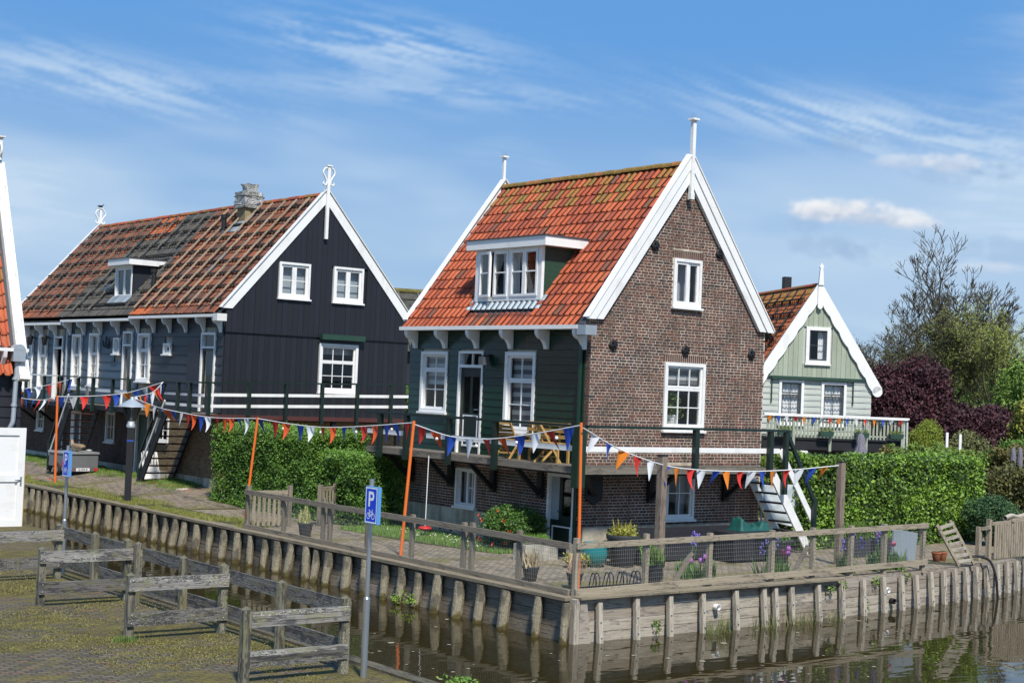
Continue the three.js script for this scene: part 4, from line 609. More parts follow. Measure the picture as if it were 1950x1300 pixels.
  for (let v = 0.55, k = 0; v < L - 0.4; v += 0.78, k++) { const j = (RD() - 0.5) * 0.12; for (const [p, q] of v > 7.3 && v < 9.2 ? [[0.25, 2.0]] : [[0.25, SL - 0.15]]) part(roofPart, 'lath', beam(at2(v + j, p, 0.18), at2(v + j + (RD() - 0.5) * 0.1, q, 0.18), 0.035, 0.065), v < 6.6 ? lathM : lathOld); }
  for (let v = 0.1; v < L - 0.3; v += 0.36) { const g = new THREE.CylinderGeometry(0.12, 0.13, 0.38, 8, 1, false, Math.PI / 2, Math.PI); g.rotateX(Math.PI / 2); g.rotateZ(Math.PI); const p = g.attributes.position; for (let i = 0; i < p.count; i++) p.setY(i, Math.abs(p.getY(i)) * 0.9); g.computeVertexNormals(); g.translate(C, RG - 0.05 + 0.012 * RD(), -v - 0.18); part(roofPart, 'ridge_tile', g, ridgeClay[Math.floor(RD() * 3)]); }
  for (const z of [0.0, -L - 0.08]) for (const s of [-1, 1]) {
    const x = (k) => C + s * k, ap = 9.68, bp = 1.135, hf = 3.5, lo = ap - bp * hf, pts = [[x(hf), lo], [x(hf - 0.36), lo], [x(0), ap - 0.42], [x(0), ap]];
    const b = part(h, 'barge_board', poly(s < 0 ? pts : pts.slice().reverse(), 0.08).translate(s * 0.001, 0, z), M.white); part(b, 'cover_strip', beam([x(hf + 0.03), lo + 0.02, z + 0.04], [x(0.02), ap + 0.03, z + 0.04], 0.025, 0.17), M.whiteOld);
  }
  // carved finials
  for (const [z, top, bot] of [[0.085, 10.42, 8.11], [-L - 0.1, 10.3, 9.2]]) {
    const f = part(h, 'finial', box(C - 0.05, C + 0.05, bot, top, z, z + 0.08), M.white); part(f, 'cap', box(C - 0.09, C + 0.09, top + 0.001, top + 0.04, z - 0.03, z + 0.11), M.white);
    for (const s of [-1, 1]) part(f, 'scroll', new THREE.TubeGeometry(new THREE.CatmullRomCurve3([[0.06, -0.04], [0.17, -0.10], [0.21, -0.22], [0.13, -0.36], [0.07, -0.48], [0.10, -0.6], [0.19, -0.58], [0.18, -0.5]].map(([q, y]) => new THREE.Vector3(C + s * q, top + y, z + 0.055))), 28, 0.03, 6), M.white);
  }
  // dormer, roof windows, vent pipes, wrapped chimney
  {
    const v0 = 7.6, v1 = 9.0, x = 0.30, yb = 6.18, yt = 7.34;
    const d = part(h, 'dormer', merge(poly([[x, yb - 0.05], [x, yt], [C - (RG - yt) / PT + 0.1, yt]], 0.05).translate(0, 0, -v0 - 0.05), poly([[x, yb - 0.05], [x, yt], [C - (RG - yt) / PT + 0.1, yt]], 0.05).translate(0, 0, -v1)), M.navyDark, { label: 'small white dormer with flat roof and dark cheeks' });
    makeWindow(h, { name: 'dormer_window', pos: [x, yb, -v1], rot: -Math.PI / 2, w: v1 - v0, h: yt - yb, fw: 0.08, out: 0.03, sashes: [[0, 0.5, 0, 1, 1, 1, 0.07], [0.5, 1, 0, 1, 1, 1, 0.07]], sill: false });
    part(d, 'fascia', merge(box(0.06, 1.52, yt + 0.001, yt + 0.22, -v1 - 0.2, -v0 + 0.22)), M.white); part(d, 'roof_sheet', box(0.03, 1.7, yt + 0.222, yt + 0.24, -v1 - 0.23, -v0 + 0.25), M.slate);
    part(d, 'lead_flashing', box(0, 0.45, -0.01, 0.02, -v1 - 0.1, -v0 + 0.1).rotateZ(a).translate(-0.02, ry(-0.02) + 0.08, 0), M.lead);
  }
  const patch = (name, v, s, w, l, m) => part(roofPart, name, beam(at2(v - w / 2, s, 0.05), at2(v + w / 2, s, 0.05), 0.06, l, ey.toArray()), m);
  for (const [v, s, w, l] of [[3.2, 3.05, 0.55, 0.85], [10.4, 3.7, 0.55, 0.85], [4.4, 4.2, 0.3, 0.22]]) { patch('roof_window', v, s, w, l, M.slate); patch('roof_window_glass', v, s, w - 0.1, l - 0.12, M.skyGlass).position.add(ey.clone().multiplyScalar(0.006)); }
  for (const [u, v, y, hh] of [[0.45, 6.2, 6.3, 0.85], [2.4, 5.1, 8.4, 0.72]]) { const p = part(h, 'vent_pipe', rod([u, y - 0.1, -v], [u, y + hh, -v], 0.085, 0.085, 12), M.iron); part(p, 'pipe_cap', rod([u, y + hh - 0.12, -v], [u, y + hh + 0.01, -v], 0.11, 0.11, 12), M.iron); part(p, 'pipe_skirt', rod([u, y - 0.1, -v], [u, y + 0.18, -v], 0.16, 0.09, 12), M.slate); }
  {
    const c = part(h, 'chimney', box(2.62, 3.18, 8.3, 9.45, -4.58, -4.02), M.yellowBrick, { label: 'chimney with its head wrapped in grey sheeting' });
    const wrap = (g, s, amp) => { const p = g.attributes.position; for (let i = 0; i < p.count; i++) { const k = 1 + amp * (fbm(p.getX(i) * 5 + s, p.getY(i) * 9 + p.getZ(i) * 4, 3) - 0.5); p.setX(i, p.getX(i) * k); p.setZ(i, p.getZ(i) * k); p.setY(i, p.getY(i) + amp * 0.15 * (fbm(p.getX(i) * 6, p.getZ(i) * 6 + s, 2) - 0.5)); } g.computeVertexNormals(); return g; };
    part(c, 'sheeting', wrap(new THREE.BoxGeometry(0.72, 0.55, 0.72, 8, 8, 8), 1, 0.35).translate(2.9, 9.6, -4.3), M.foil); part(c, 'sheeting', wrap(new THREE.BoxGeometry(0.42, 0.36, 0.42, 6, 5, 6), 5, 0.5).translate(2.9, 9.98, -4.3), M.foil);
    const rope = []; for (const y of [9.42, 9.72]) rope.push(tube([[2.53, y, -3.93], [2.53, y, -4.67], [3.27, y, -4.67], [3.27, y, -3.93], [2.53, y, -3.93]], 0.012, 24, 5)); part(c, 'rope', merge(rope), M.iron);
    part(c, 'lead_skirt', box(-0.55, 0.55, -0.012, 0.012, -0.5, 0.5).rotateZ(a).translate(2.65, ry(2.65) + 0.09, -4.3), M.lead);
  }
}
// gallery and stairs of the dark house
{
  const g = thing('wooden_gallery', 'gallery with dark posts and white rails along the black house', 'gallery', [BO[0], 0, BO[1]]);
  const P = M.greenRail, redM = paint([0.085, 0.026, 0.022], 0.6), yr = (u) => 3.40 + 0.026 * (u + 1);
  for (let k = 0; k < 6; k++) part(g, 'deck_plank', box(-1.08 + k * 0.18, -1.08 + k * 0.18 + 0.172, 2.42, 2.47, 0.001, 1.05), M.deck);
  for (let k = 0; k < 6; k++) { part(g, 'deck_plank', box(0.0, 6.6, 2.42, 2.47, k * 0.175 + 0.002, k * 0.175 + 0.17), M.deck); for (const [v0, v1] of [[0, 1.6], [3.9, 17.5]]) part(g, 'deck_plank', box(-1.08 + k * 0.175, -1.08 + k * 0.175 + 0.168, 2.42, 2.47, -v1, -v0), M.deck); }
  part(g, 'edge_beam', box(-1.1, 6.6, 2.37, 2.50, 1.055, 1.09), redM); part(g, 'edge_beam', box(-1.12, -1.085, 2.36, 2.50, -1.6, 1.05), redM); part(g, 'edge_beam', box(-1.12, -1.085, 2.34, 2.50, -17.5, -3.9), M.blackWood);
  for (const u of [-1.0, 0.32, 1.58, 2.84, 4.12, 5.39, 6.5]) part(g, 'post', box(u - 0.05, u + 0.05, 2.28, yr(u), 1.092, 1.19), P);
  part(g, 'hand_rail', beam([-1.12, yr(-1) + 0.026, 1.14], [6.6, yr(6.6) + 0.026, 1.14], 0.05, 0.11), P);
  for (const y of [3.07, 2.74]) part(g, 'mid_rail', beam([-1.0, y, 1.07], [6.6, y + 0.16, 1.07], 0.09, 0.03), M.white);
  for (const v of [-0.25, 0.55, 1.72]) part(g, 'post', box(-1.22, -1.122, 2.28, 3.40, -v - 0.05, -v + 0.05), P);
  for (const v of [4.1, 5.4, 7.0, 8.28, 9.83, 11.4, 13.2, 15.0, 16.6]) part(g, 'post', box(-1.22, -1.122, 2.28, 3.38, -v - 0.05, -v + 0.05), P);
  part(g, 'hand_rail', box(-1.23, -1.11, 3.402, 3.45, -1.75, 1.085), P); part(g, 'hand_rail', box(-1.23, -1.11, 3.382, 3.43, -10.0, -4.05), P); part(g, 'hand_rail', box(-1.23, -1.11, 3.382, 3.43, -17.5, -10.0), M.whiteOld);
  for (const y of [3.05, 2.73]) part(g, 'mid_rail', box(-1.12, -1.09, y - 0.04, y + 0.04, -1.67, 1.05), M.white);
  for (const [p, q] of [[4.2, 6.9], [7.1, 8.2], [8.4, 9.7]]) part(g, 'mid_rail', box(-1.12, -1.09, 2.95, 3.06, -q, -p), M.white);
  for (const v of [13.4, 15.2]) part(g, 'strut', beam([-0.02, 1.7, -v], [-1.0, 2.4, -v], 0.09, 0.09), M.blackWood);
  for (const u of [0.9, 3.4, 5.8]) part(g, 'support_post', box(u - 0.07, u + 0.07, 0, 2.42, 0.88, 1.02), M.blackWood);
}
function sideStairs(label, u0, vTop, run, y0, yTop) {
  const s = thing('wooden_stairs', label, 'stairs', [BO[0] + u0, y0, BO[1] + vTop], 'dark stairs down from the black house gallery');
  const H = yTop - y0, wdt = 1.0; for (const x of [0, wdt]) part(s, 'stringer', beam([x, H, 0], [x, 0.02, -run], 0.26, 0.05), M.blackWood);
  const treadM = paint([0.05, 0.018, 0.014], 0.5); const n = 9; for (let k = 1; k <= n; k++) { const t = k / (n + 0.6); part(s, 'tread', box(0.03, wdt - 0.03, H * (1 - t) - 0.02, H * (1 - t) + 0.02, -run * t - 0.12, -run * t + 0.1), treadM); }
  part(s, 'post', box(-0.08, 0.0, 0, 1.0, -run - 0.04, -run + 0.04), M.greenRail); part(s, 'hand_rail', beam([-0.04, H + 0.9, 0], [-0.04, 0.95, -run], 0.07, 0.05), M.greenRail); part(s, 'side_rail', beam([-0.04, H + 0.4, 0], [-0.04, 0.5, -run], 0.07, 0.03), M.whiteOld);
  return s;
}
sideStairs('dark wooden stairs near the hedge, beside the green basement door', -1.12, 1.45, 1.65, 0.13, 2.42);
sideStairs('dark wooden stairs behind the grey trailer', -2.0, 6.9, 1.5, 0.22, 2.42);

// ------------------------------------------------------------------ the sage green house behind, seen square on
const GT = 10 * RAD, GREEN_POS = [11.56, 0, -57];
{
  const h = thingAt('green_house', 'pale sage green gable house with scalloped white barge boards and balcony', 'house', GREEN_POS, GT), HWG = 2.24, L = 8.5, RG = 8.02, PT = 1.52, ry = (x) => RG - PT * Math.abs(x), RD = rng(31);
  const gOpen = [[-0.46, 0.50, 5.02, 6.42]], lOpen = [[-1.46, -0.48, 2.7, 4.38], [0.22, 1.22, 2.7, 4.36]], hole = ([a, b, c, d]) => [[a, c], [a, d], [b, d], [b, c]];
  part(h, 'gable_wall', poly([[-HWG, 0], [HWG, 0], [HWG, ry(HWG) - 0.05], [0, RG - 0.1], [-HWG, ry(HWG) - 0.05]], 0.12, [...gOpen, ...lOpen].map(hole)).translate(0, 0, -0.14), M.sageLow);
  part(h, 'rear_wall', poly([[-HWG, 0], [HWG, 0], [HWG, ry(HWG) - 0.05], [0, RG - 0.1], [-HWG, ry(HWG) - 0.05]], 0.12).translate(0, 0, -L), M.sageLow);
  for (const s of [-1, 1]) part(h, 'side_wall', box(s < 0 ? -HWG : HWG - 0.12, s < 0 ? -HWG + 0.12 : HWG, 0, ry(HWG) - 0.08, -L + 0.12, -0.141), M.sageLow);
  const sm = [M.sage, paint([0.34, 0.385, 0.295], 0.55), paint([0.375, 0.42, 0.325], 0.55)];
  for (let x = -HWG - 0.05, k = 0; x < HWG + 0.04; x += 0.192, k++) { const x1 = Math.min(x + 0.182, HWG + 0.05); for (const [p, q] of spans(4.52, 12, x, x1, gOpen.map(([a, b, c, d]) => [c, d, a, b]))) { const yt = (u) => Math.min(q, ry(u) - 0.02); if (Math.min(yt(x), yt(x1)) > p + 0.02) part(h, 'board', poly([[x, p], [x1, p], [x1, yt(x1)], ...(x < 0 && x1 > 0 && q > 11 ? [[0, yt(0)]] : []), [x, yt(x)]], 0.05).translate(0, 0, -0.018), sm[k % 3]); } }
  part(h, 'drip_board', box(-HWG - 0.1, HWG + 0.1, 4.46, 4.518, -0.018, 0.10), M.dormerGreen);
  for (let y = 2.3, k = 0; y < 4.42; y += 0.225, k++) for (const [a, b] of spans(-HWG, HWG, y, y + 0.22, lOpen)) { part(h, 'weather_board', poly([[0.0, 0], [0.035, 0.02], [0.012, 0.205], [0.0, 0.205]], b - a - 0.002).rotateY(-Math.PI / 2).translate(b, y, -0.018), M.sageLow); part(h, 'board_edge', box(a, b, y + 0.206, y + 0.226, -0.018, 0.022), M.white); }
  makeWindow(h, { pos: [-0.46, 5.02, 0.02], w: 0.96, h: 1.40, fw: 0.13, out: 0.05, sashes: [[0, 1, 0, 1, 2, 2, 0.06]], sashMat: GREY_SASH, curtain: (f, w, hh, fw) => part(f, 'curtain', drape(w * 0.55, w - fw, fw, hh - fw, -0.2, 3, 0.02), M.curtain) });
  for (const [a, b, c, d] of lOpen) makeWindow(h, { pos: [a, c, 0.0], w: b - a, h: d - c, fw: 0.10, out: 0.06, sashes: [[0, 1, 0.72, 1, 2, 1, 0.05], [0, 1, 0, 0.70, 2, 3, 0.06]], sashMat: GREY_SASH, curtain: (f, w, hh, fw) => part(f, 'curtain', drape(fw, w - fw, fw, hh * 0.95, -0.16, 6, 0.025), M.curtain) });
  for (const x of [-1.78, 1.46]) part(h, 'awning_arm', box(x, x + 0.04, 3.5, 4.4, 0.04, 0.08), M.dormerGreen); part(h, 'awning_box', box(-1.8, 1.5, 4.40, 4.458, 0.04, 0.16), M.dormerGreen);
  // roof and scalloped barge boards
  const a = Math.atan(PT), SL = (HWG + 0.3) / Math.cos(a), roofPart = part(h, 'roof', merge(beam([0, RG - 0.08, -L / 2 - 0.05], [-HWG - 0.25, ry(HWG + 0.25) - 0.08, -L / 2 - 0.05], 0.06, L), beam([0, RG - 0.08, -L / 2 - 0.05], [HWG + 0.25, ry(HWG + 0.25) - 0.08, -L / 2 - 0.05], 0.06, L)), M.slate);
  const tone = (x, z, r) => { const k = r(); return { rgb: z < 0.4 && k < 0.7 ? [0.36, 0.19, 0.045] : k < 0.3 ? [0.40, 0.11, 0.035] : k < 0.6 ? [0.34, 0.095, 0.035] : k < 0.85 ? [0.44, 0.14, 0.045] : [0.20, 0.08, 0.04] }; };
  for (const s of [-1, 1]) { const ex = new THREE.Vector3(0, 0, -s), ez = new THREE.Vector3(s * Math.cos(a), -Math.sin(a), 0), ey = ez.clone().cross(ex); tileSlope({ parent: h, roofPart, length: L, slope: SL, m4: new THREE.Matrix4().makeBasis(ex, ey, ez).setPosition(0, RG - 0.03, s > 0 ? -0.05 : -L - 0.02), tw: 0.21, th: 0.32, tone, seed: 40 + s, mats: tileMats, lowName: s < 0 ? 'roof_tiles' : 'far_slope_tiles' });
    if (s < 0) { const q = (z, t, o) => V3([0, RG - 0.03, z]).addScaledVector(ez, t).addScaledVector(ey, o).toArray(); const bt = woodOld([0.09, 0.085, 0.08]); for (const t of [0.7, 1.35, 2.0, 2.7]) part(roofPart, 'wind_batten', beam(q(-0.2, t, 0.155), q(-L + 0.2, t, 0.155), 0.05, 0.09), bt); for (let z = -0.8; z > -L; z -= 0.9) part(roofPart, 'lath', beam(q(z, 0.2, 0.12), q(z, SL - 0.2, 0.12), 0.035, 0.06), bt); } }
  for (let z = -0.2; z > -L; z -= 0.36) { const g = new THREE.CylinderGeometry(0.12, 0.13, 0.37, 8, 1, false, Math.PI / 2, Math.PI); g.rotateX(Math.PI / 2); g.rotateZ(Math.PI); const p = g.attributes.position; for (let i = 0; i < p.count; i++) p.setY(i, Math.abs(p.getY(i)) * 0.9); g.computeVertexNormals(); g.translate(0, RG - 0.03, z - 0.18); part(roofPart, 'ridge_tile', g, ridgeClay[RD() < 0.6 ? 2 : 0]); }
  for (const s of [-1, 1]) {
    const outer = [], inner = [], n = 56, ap = 8.17, hf = 2.62; for (let i = 0; i <= n; i++) { const t = i / n, x = t * hf, y = ap - PT * x; outer.push([s * x, y]); const w = 0.37 + 0.045 * Math.abs(Math.sin(t * Math.PI * 7)) * (t > 0.08 ? 1 : 0), k = Math.hypot(1, PT); inner.push([s * (x - w * PT / k), y - w / k]); }
    const inn = inner.filter(([x]) => s * x > 0.0); const pts = [...outer, ...inn.reverse(), [0, ap - 0.74]]; part(h, 'barge_board', poly(s > 0 ? pts.reverse() : pts, 0.07).translate(0, 0, 0.06), M.white);
    part(h, 'barge_tip', new THREE.CylinderGeometry(0.20, 0.20, 0.068, 18).rotateX(Math.PI / 2).translate(s * (hf - 0.19), ap - PT * hf - 0.12, 0.096), M.white);
  }
  { const f = part(h, 'finial', poly([[-0.10, 8.0], [0.10, 8.0], [0.055, 8.62], [0.055, 8.66], [0.09, 8.7], [0.04, 8.78], [0, 8.84], [-0.04, 8.78], [-0.09, 8.7], [-0.055, 8.66], [-0.055, 8.62]], 0.09).translate(0, 0, 0.135), M.white); part(f, 'drop_board', poly([[-0.10, 7.16], [0, 7.08], [0.10, 7.16], [0.10, 8.0], [-0.10, 8.0]], 0.05).translate(0, 0, 0.135), M.white); }
  part(h, 'chimney', box(0.16, 0.46, 7.6, 8.62, -4.5, -4.2), M.iron);
  // balcony
  const b = part(h, 'balcony', merge(box(-HWG - 0.2, 3.12, 2.20, 2.26, 0.04, 1.3), box(-HWG - 0.2, 3.12, 1.82, 2.19, 1.16, 1.24)), M.blackWood, { label: 'balcony with pale green slats' });
  part(b, 'hand_rail', box(-HWG - 0.25, 3.18, 3.05, 3.12, 1.22, 1.40), M.white);
  for (let x = -HWG - 0.1, k = 0; x < 3.05; x += 0.142, k++) part(b, k % 10 === 7 ? 'post' : 'slat', k % 10 === 7 ? box(x - 0.01, x + 0.09, 1.78, 3.048, 1.255, 1.33) : box(x, x + 0.075, 2.27, 3.048, 1.27, 1.30), M.sage);
  for (const x of [2.98, 3.1]) part(b, 'post', box(x, x + 0.07, 1.70, 3.048, 1.255, 1.33), M.sageLow);
  part(b, 'rail_bar', box(-HWG - 0.2, 3.12, 2.95, 3.0, 1.243, 1.27), M.sageLow); part(b, 'rail_bar', box(-HWG - 0.2, 3.12, 2.36, 2.41, 1.243, 1.27), M.sageLow);
  for (const x of [-0.92, 0.9, 2.66]) part(b, 'beam_end', box(x - 0.14, x + 0.14, 1.66, 1.78, 1.1, 1.42), M.white);
  part(h, 'lower_front', box(-HWG, 3.0, 0, 1.8, 0.0, 0.06), M.slate); part(h, 'lower_window', merge(box(1.72, 2.28, 1.5, 1.54, 0.9, 0.95), box(2.24, 2.28, 1.0, 1.5, 0.9, 0.95), box(-1.2, -1.15, 1.4, 1.8, 0.9, 0.95)), M.white);
}
// ------------------------------------------------------------------ orange roofed house at the left edge, beside the canal
{
  const h = thing('canal_house', 'dark boarded house with bright orange tiles cut off by the left edge', 'house', [-8.25, -0.2, 11.75]);
  const L = 6, D = 4.3, E = 4.35, RG = 9.0, C = -D / 2, ry = (z) => RG - 2.25 * Math.abs(z - C);      // x runs left, eave towards the viewer
  part(h, 'front_wall', box(-L, 0, 0, E, -0.15, 0), M.black); part(h, 'rear_wall', box(-L, 0, 0, E, -D, -D + 0.15), M.black);
  part(h, 'end_wall', poly([[0, 0], [D, 0], [D, E], [D / 2, RG - 0.2], [0, E]], 0.12).rotateY(Math.PI / 2).translate(-0.14, 0, 0), M.black);
  for (let y = 0.02; y < E - 0.2; y += 0.26) part(h, 'board', poly([[0, 0], [0.035, 0], [0.01, 0.255], [0, 0.255]], L).rotateY(-Math.PI / 2).translate(0, y, 0.001), M.black);
  const a = Math.atan(2.25), SL = (D / 2 + 0.2) / Math.cos(a), roofPart = part(h, 'roof', merge(beam([-L / 2, RG - 0.12, C], [-L / 2, ry(0.12) - 0.12, 0.12], 0.06, L - 0.3, [0, 0.5, 1]), beam([-L / 2, RG - 0.12, C], [-L / 2, ry(0.12) - 0.12, -D - 0.12], 0.06, L - 0.3, [0, 0.5, -1])), M.slate);
  const ex = new THREE.Vector3(1, 0, 0), ez = new THREE.Vector3(0, -Math.sin(a), Math.cos(a)), ey = ez.clone().cross(ex);
  tileSlope({ parent: h, roofPart, length: 1.6, slope: SL, m4: new THREE.Matrix4().makeBasis(ex, ey, ez).setPosition(-1.85, RG - 0.03, C), tw: 0.22, th: 0.37, seed: 61, singles: 120, mats: tileMats, tone: (x, z, r) => { const k = r() < 0.5 ? 2 : r() < 0.5 ? 0 : r() < 0.6 ? 4 : 6; return { k, rgb: clayTones[k] }; } });
  const q = (t) => V3([0, RG - 0.03, C]).addScaledVector(ez, t).addScaledVector(ey, 0.05).toArray();
  const b = part(h, 'verge_board', beam([-0.12, ...q(-0.1).slice(1)], [-0.06, ...q(SL + 0.18).slice(1)], 0.16, 0.26), M.speckled);
  part(h, 'gutter', box(-L, 0.02, E - 0.12, E - 0.04, 0.05, 0.32), M.white); part(h, 'bracket', poly([[0, 0], [0.28, 0], [0.25, -0.15], [0.06, -0.4], [0, -0.4]], 0.09).rotateY(-Math.PI / 2).translate(-0.5, E - 0.12, 0.04), M.white);
  part(h, 'hopper', merge(box(-0.36, -0.06, E - 0.36, E - 0.08, 0.06, 0.34), new THREE.CylinderGeometry(0.15, 0.15, 0.28, 16, 1, false, 0, Math.PI).rotateX(Math.PI / 2).rotateZ(Math.PI / 2).translate(-0.21, E - 0.09, 0.20)), M.zinc);
  part(h, 'downpipe', merge(rod([-0.21, E - 0.36, 0.2], [-0.24, 2.62, 0.2], 0.06, 0.06, 12), tube([[-0.24, 2.62, 0.2], [-0.25, 2.5, 0.2], [-0.30, 2.35, 0.16], [-0.34, 2.2, 0.1]], 0.06, 10, 10)), M.zinc);
  for (const y of [3.6, 2.95]) part(h, 'pipe_clamp', rod([-0.235, y, 0.2], [-0.24, y - 0.06, 0.2], 0.078, 0.078, 12), M.zinc);
  { const f = part(h, 'finial', box(-0.17, -0.05, RG - 0.05, RG + 0.75, C - 0.05, C + 0.05), M.whiteOld); part(f, 'cap', box(-0.22, 0, RG + 0.751, RG + 0.79, C - 0.1, C + 0.1), M.whiteOld); for (const s of [-1, 1]) part(f, 'scroll', tube([[-0.11, RG + 0.6, C + s * 0.05], [-0.11, RG + 0.5, C + s * 0.16], [-0.11, RG + 0.34, C + s * 0.18], [-0.11, RG + 0.22, C + s * 0.08], [-0.11, RG + 0.14, C + s * 0.14]], 0.03, 18, 6), M.whiteOld); }
  // white outward door leaf
  const d = part(h, 'door', merge(box(-1.0, 0, 0.0, 2.38, 0.42, 0.46)), M.white, { label: 'white panelled door standing open with a steel handle' });
  part(d, 'stile', merge(box(-0.16, 0, 0, 2.38, 0.461, 0.49), box(-1.0, -0.16, 0, 0.16, 0.461, 0.49), box(-1.0, -0.16, 2.2, 2.38, 0.461, 0.49), box(-1.0, -0.16, 1.08, 1.24, 0.461, 0.49)), M.white);
  part(d, 'edge', box(0.001, 0.02, 0, 1.5, 0.42, 0.485), M.pine); part(d, 'handle', merge(box(-0.10, -0.06, 0.98, 1.2, 0.491, 0.5), rod([-0.08, 1.12, 0.5], [-0.24, 1.12, 0.54], 0.012)), M.steel);
}
// a dark tiled roof glimpsed between the two houses, and a hedge below it
{
  const h = thingAt('distant_house', 'mossy dark roof glimpsed between the two nearer houses', 'house', [-4.2, 0, -64], 20 * RAD);
  part(h, 'wall', box(-4, 4, 0, 5.2, -5, 0), M.navyDark); const g = poly([[-2.9, 5.0], [2.9, 5.0], [0, 7.7]], 8.4).rotateY(Math.PI / 2).translate(-4.2, 0, -2.5); const r = part(h, 'roof', g, mat([0.075, 0.075, 0.065], 0.9, { map: texClay }));
  const bt = woodOld([0.2, 0.2, 0.2]); for (let x = -3.8; x < 4; x += 0.9) part(r, 'lath', beam([x, 5.05, 0.45], [x + 0.1, 7.7, -2.42], 0.05, 0.07), bt); for (const y of [5.6, 6.2, 6.8, 7.3]) part(r, 'wind_batten', beam([-4.1, y + 0.06, -2.5 + (7.7 - y) * 1.074], [4.1, y + 0.06, -2.5 + (7.7 - y) * 1.074], 0.06, 0.08), bt);
  part(r, 'ridge', rod([-4.2, 7.7, -2.5], [4.2, 7.7, -2.5], 0.13, 0.13, 8), mat([0.16, 0.14, 0.04], 0.95, { map: texClay }));
}
// ------------------------------------------------------------------ wire fences on the terrace
const RF = rng(404);
function wireMesh(len, y0, y1, dz) { const g = [], r = 0.0014; for (let x = 0.025; x < len; x += 0.052) g.push(new THREE.BoxGeometry(r * 2, y1 - y0, r * 2).translate(x, (y0 + y1) / 2, dz)); for (let y = y0; y <= y1; y += 0.075) g.push(new THREE.BoxGeometry(len, r * 2, r * 2).translate(len / 2, y, dz + 0.004)); return merge(g); }
const wireM = mat([0.34, 0.34, 0.32], 0.5, { metalness: 0.4 });
{
  const f = thing('wire_fence', 'pale timber and wire mesh fence on the terrace facing the open water', 'fence', [-4.12, 0, -4.58]);
  const len = 10.45, slope = (x) => x / 10.45 * 0.33;                         // follows the bulkhead, which bends away
  for (const u of [-4.12, -2.38, -0.66, 1.16, 2.44, 3.69, 4.84, 6.25]) { const x = u + 4.12, t = 1.02 + RF() * 0.05; part(f, 'post', box(x - 0.045, x + 0.045, -0.05, t, -0.05 - slope(x), 0.04 - slope(x)), M.fence); }
  for (const [a, b] of [[-0.05, 5.27], [5.28, 10.45]]) { part(f, 'top_rail', beam([a, 0.905 + a * 0.006, 0.065 - slope(a)], [b, 0.905 + b * 0.008, 0.065 - slope(b)], 0.105, 0.045), M.fence); part(f, 'bottom_board', beam([a, 0.085 + a * 0.008, 0.065 - slope(a)], [b, 0.085 + b * 0.010, 0.065 - slope(b)], 0.12, 0.04), M.fence); }
  const m = part(f, 'wire_mesh', wireMesh(len, 0.12, 0.9, 0), wireM, STUFF); m.position.set(0, 0, 0.044); m.rotation.y = Math.atan(0.33 / 10.45);
  for (const x of [3.1, 6.55]) part(f, 'brace', beam([x - 0.5, 0.04, -0.12 - slope(x)], [x - 0.06, 0.66, -0.07 - slope(x)], 0.08, 0.06), M.fenceDark);
}
{
  const f = thing('wire_fence', 'weathered timber and wire mesh fence above the dark bulkhead', 'fence', [-4.12, 0, -4.58]);
  const V = (v) => -(v + 4.58);
  for (const v of [7.55, 5.8, 4.04, 3.75, 2.22, 0.55, -1.23, -1.5, -2.97]) part(f, 'post', box(-0.05, 0.035, -0.05, 0.97 + RF() * 0.06, V(v) - 0.045, V(v) + 0.045), M.fenceDark);
  for (const [a, b] of [[-4.5, 0.5], [0.52, 4.5], [4.52, 7.6]]) { part(f, 'top_rail', box(-0.10, -0.053, 0.83, 0.945, V(b), V(a)), M.fenceDark); part(f, 'bottom_board', box(-0.10, -0.053, -0.02, 0.12, V(b), V(a)), M.fenceDark); }
  const m = part(f, 'wire_mesh', wireMesh(12.0, 0.12, 0.86, 0), wireM, STUFF); m.rotation.y = Math.PI / 2; m.position.set(-0.052, 0, 0);
}
{
  const g = thing('picket_gate', 'short picket gate at the end of the dark fence', 'gate', [-4.0, 0, 7.75]);
  for (const x of [-0.02, 1.12]) part(g, 'post', box(x - 0.05, x + 0.05, 0, 1.02, -0.05, 0.05), M.fenceDark);
  part(g, 'rail', box(0.04, 1.06, 0.80, 0.90, -0.02, 0.02), M.fence); part(g, 'rail', box(0.04, 1.06, 0.16, 0.24, -0.02, 0.02), M.fence);
  for (let k = 0; k < 7; k++) part(g, 'picket', box(0.08 + k * 0.14, 0.16 + k * 0.14, 0.05, 0.86 - RF() * 0.06, 0.022, 0.045), M.fence);
}
{
  const g = thing('picket_gate', 'narrow picket gate standing ajar against the hedge', 'gate', [-1.95, 0, 7.85], undefined, 0.5);
  for (const x of [0, 0.75]) part(g, 'post', box(x - 0.05, x + 0.05, 0, 1.02, -0.05, 0.05), M.fenceDark);
  part(g, 'rail', box(0.05, 0.7, 0.86, 0.96, -0.02, 0.02), M.fence); for (let k = 0; k < 4; k++) part(g, 'picket', box(0.1 + k * 0.15, 0.17 + k * 0.15, 0.06, 0.85, 0.022, 0.042), M.fence);
}
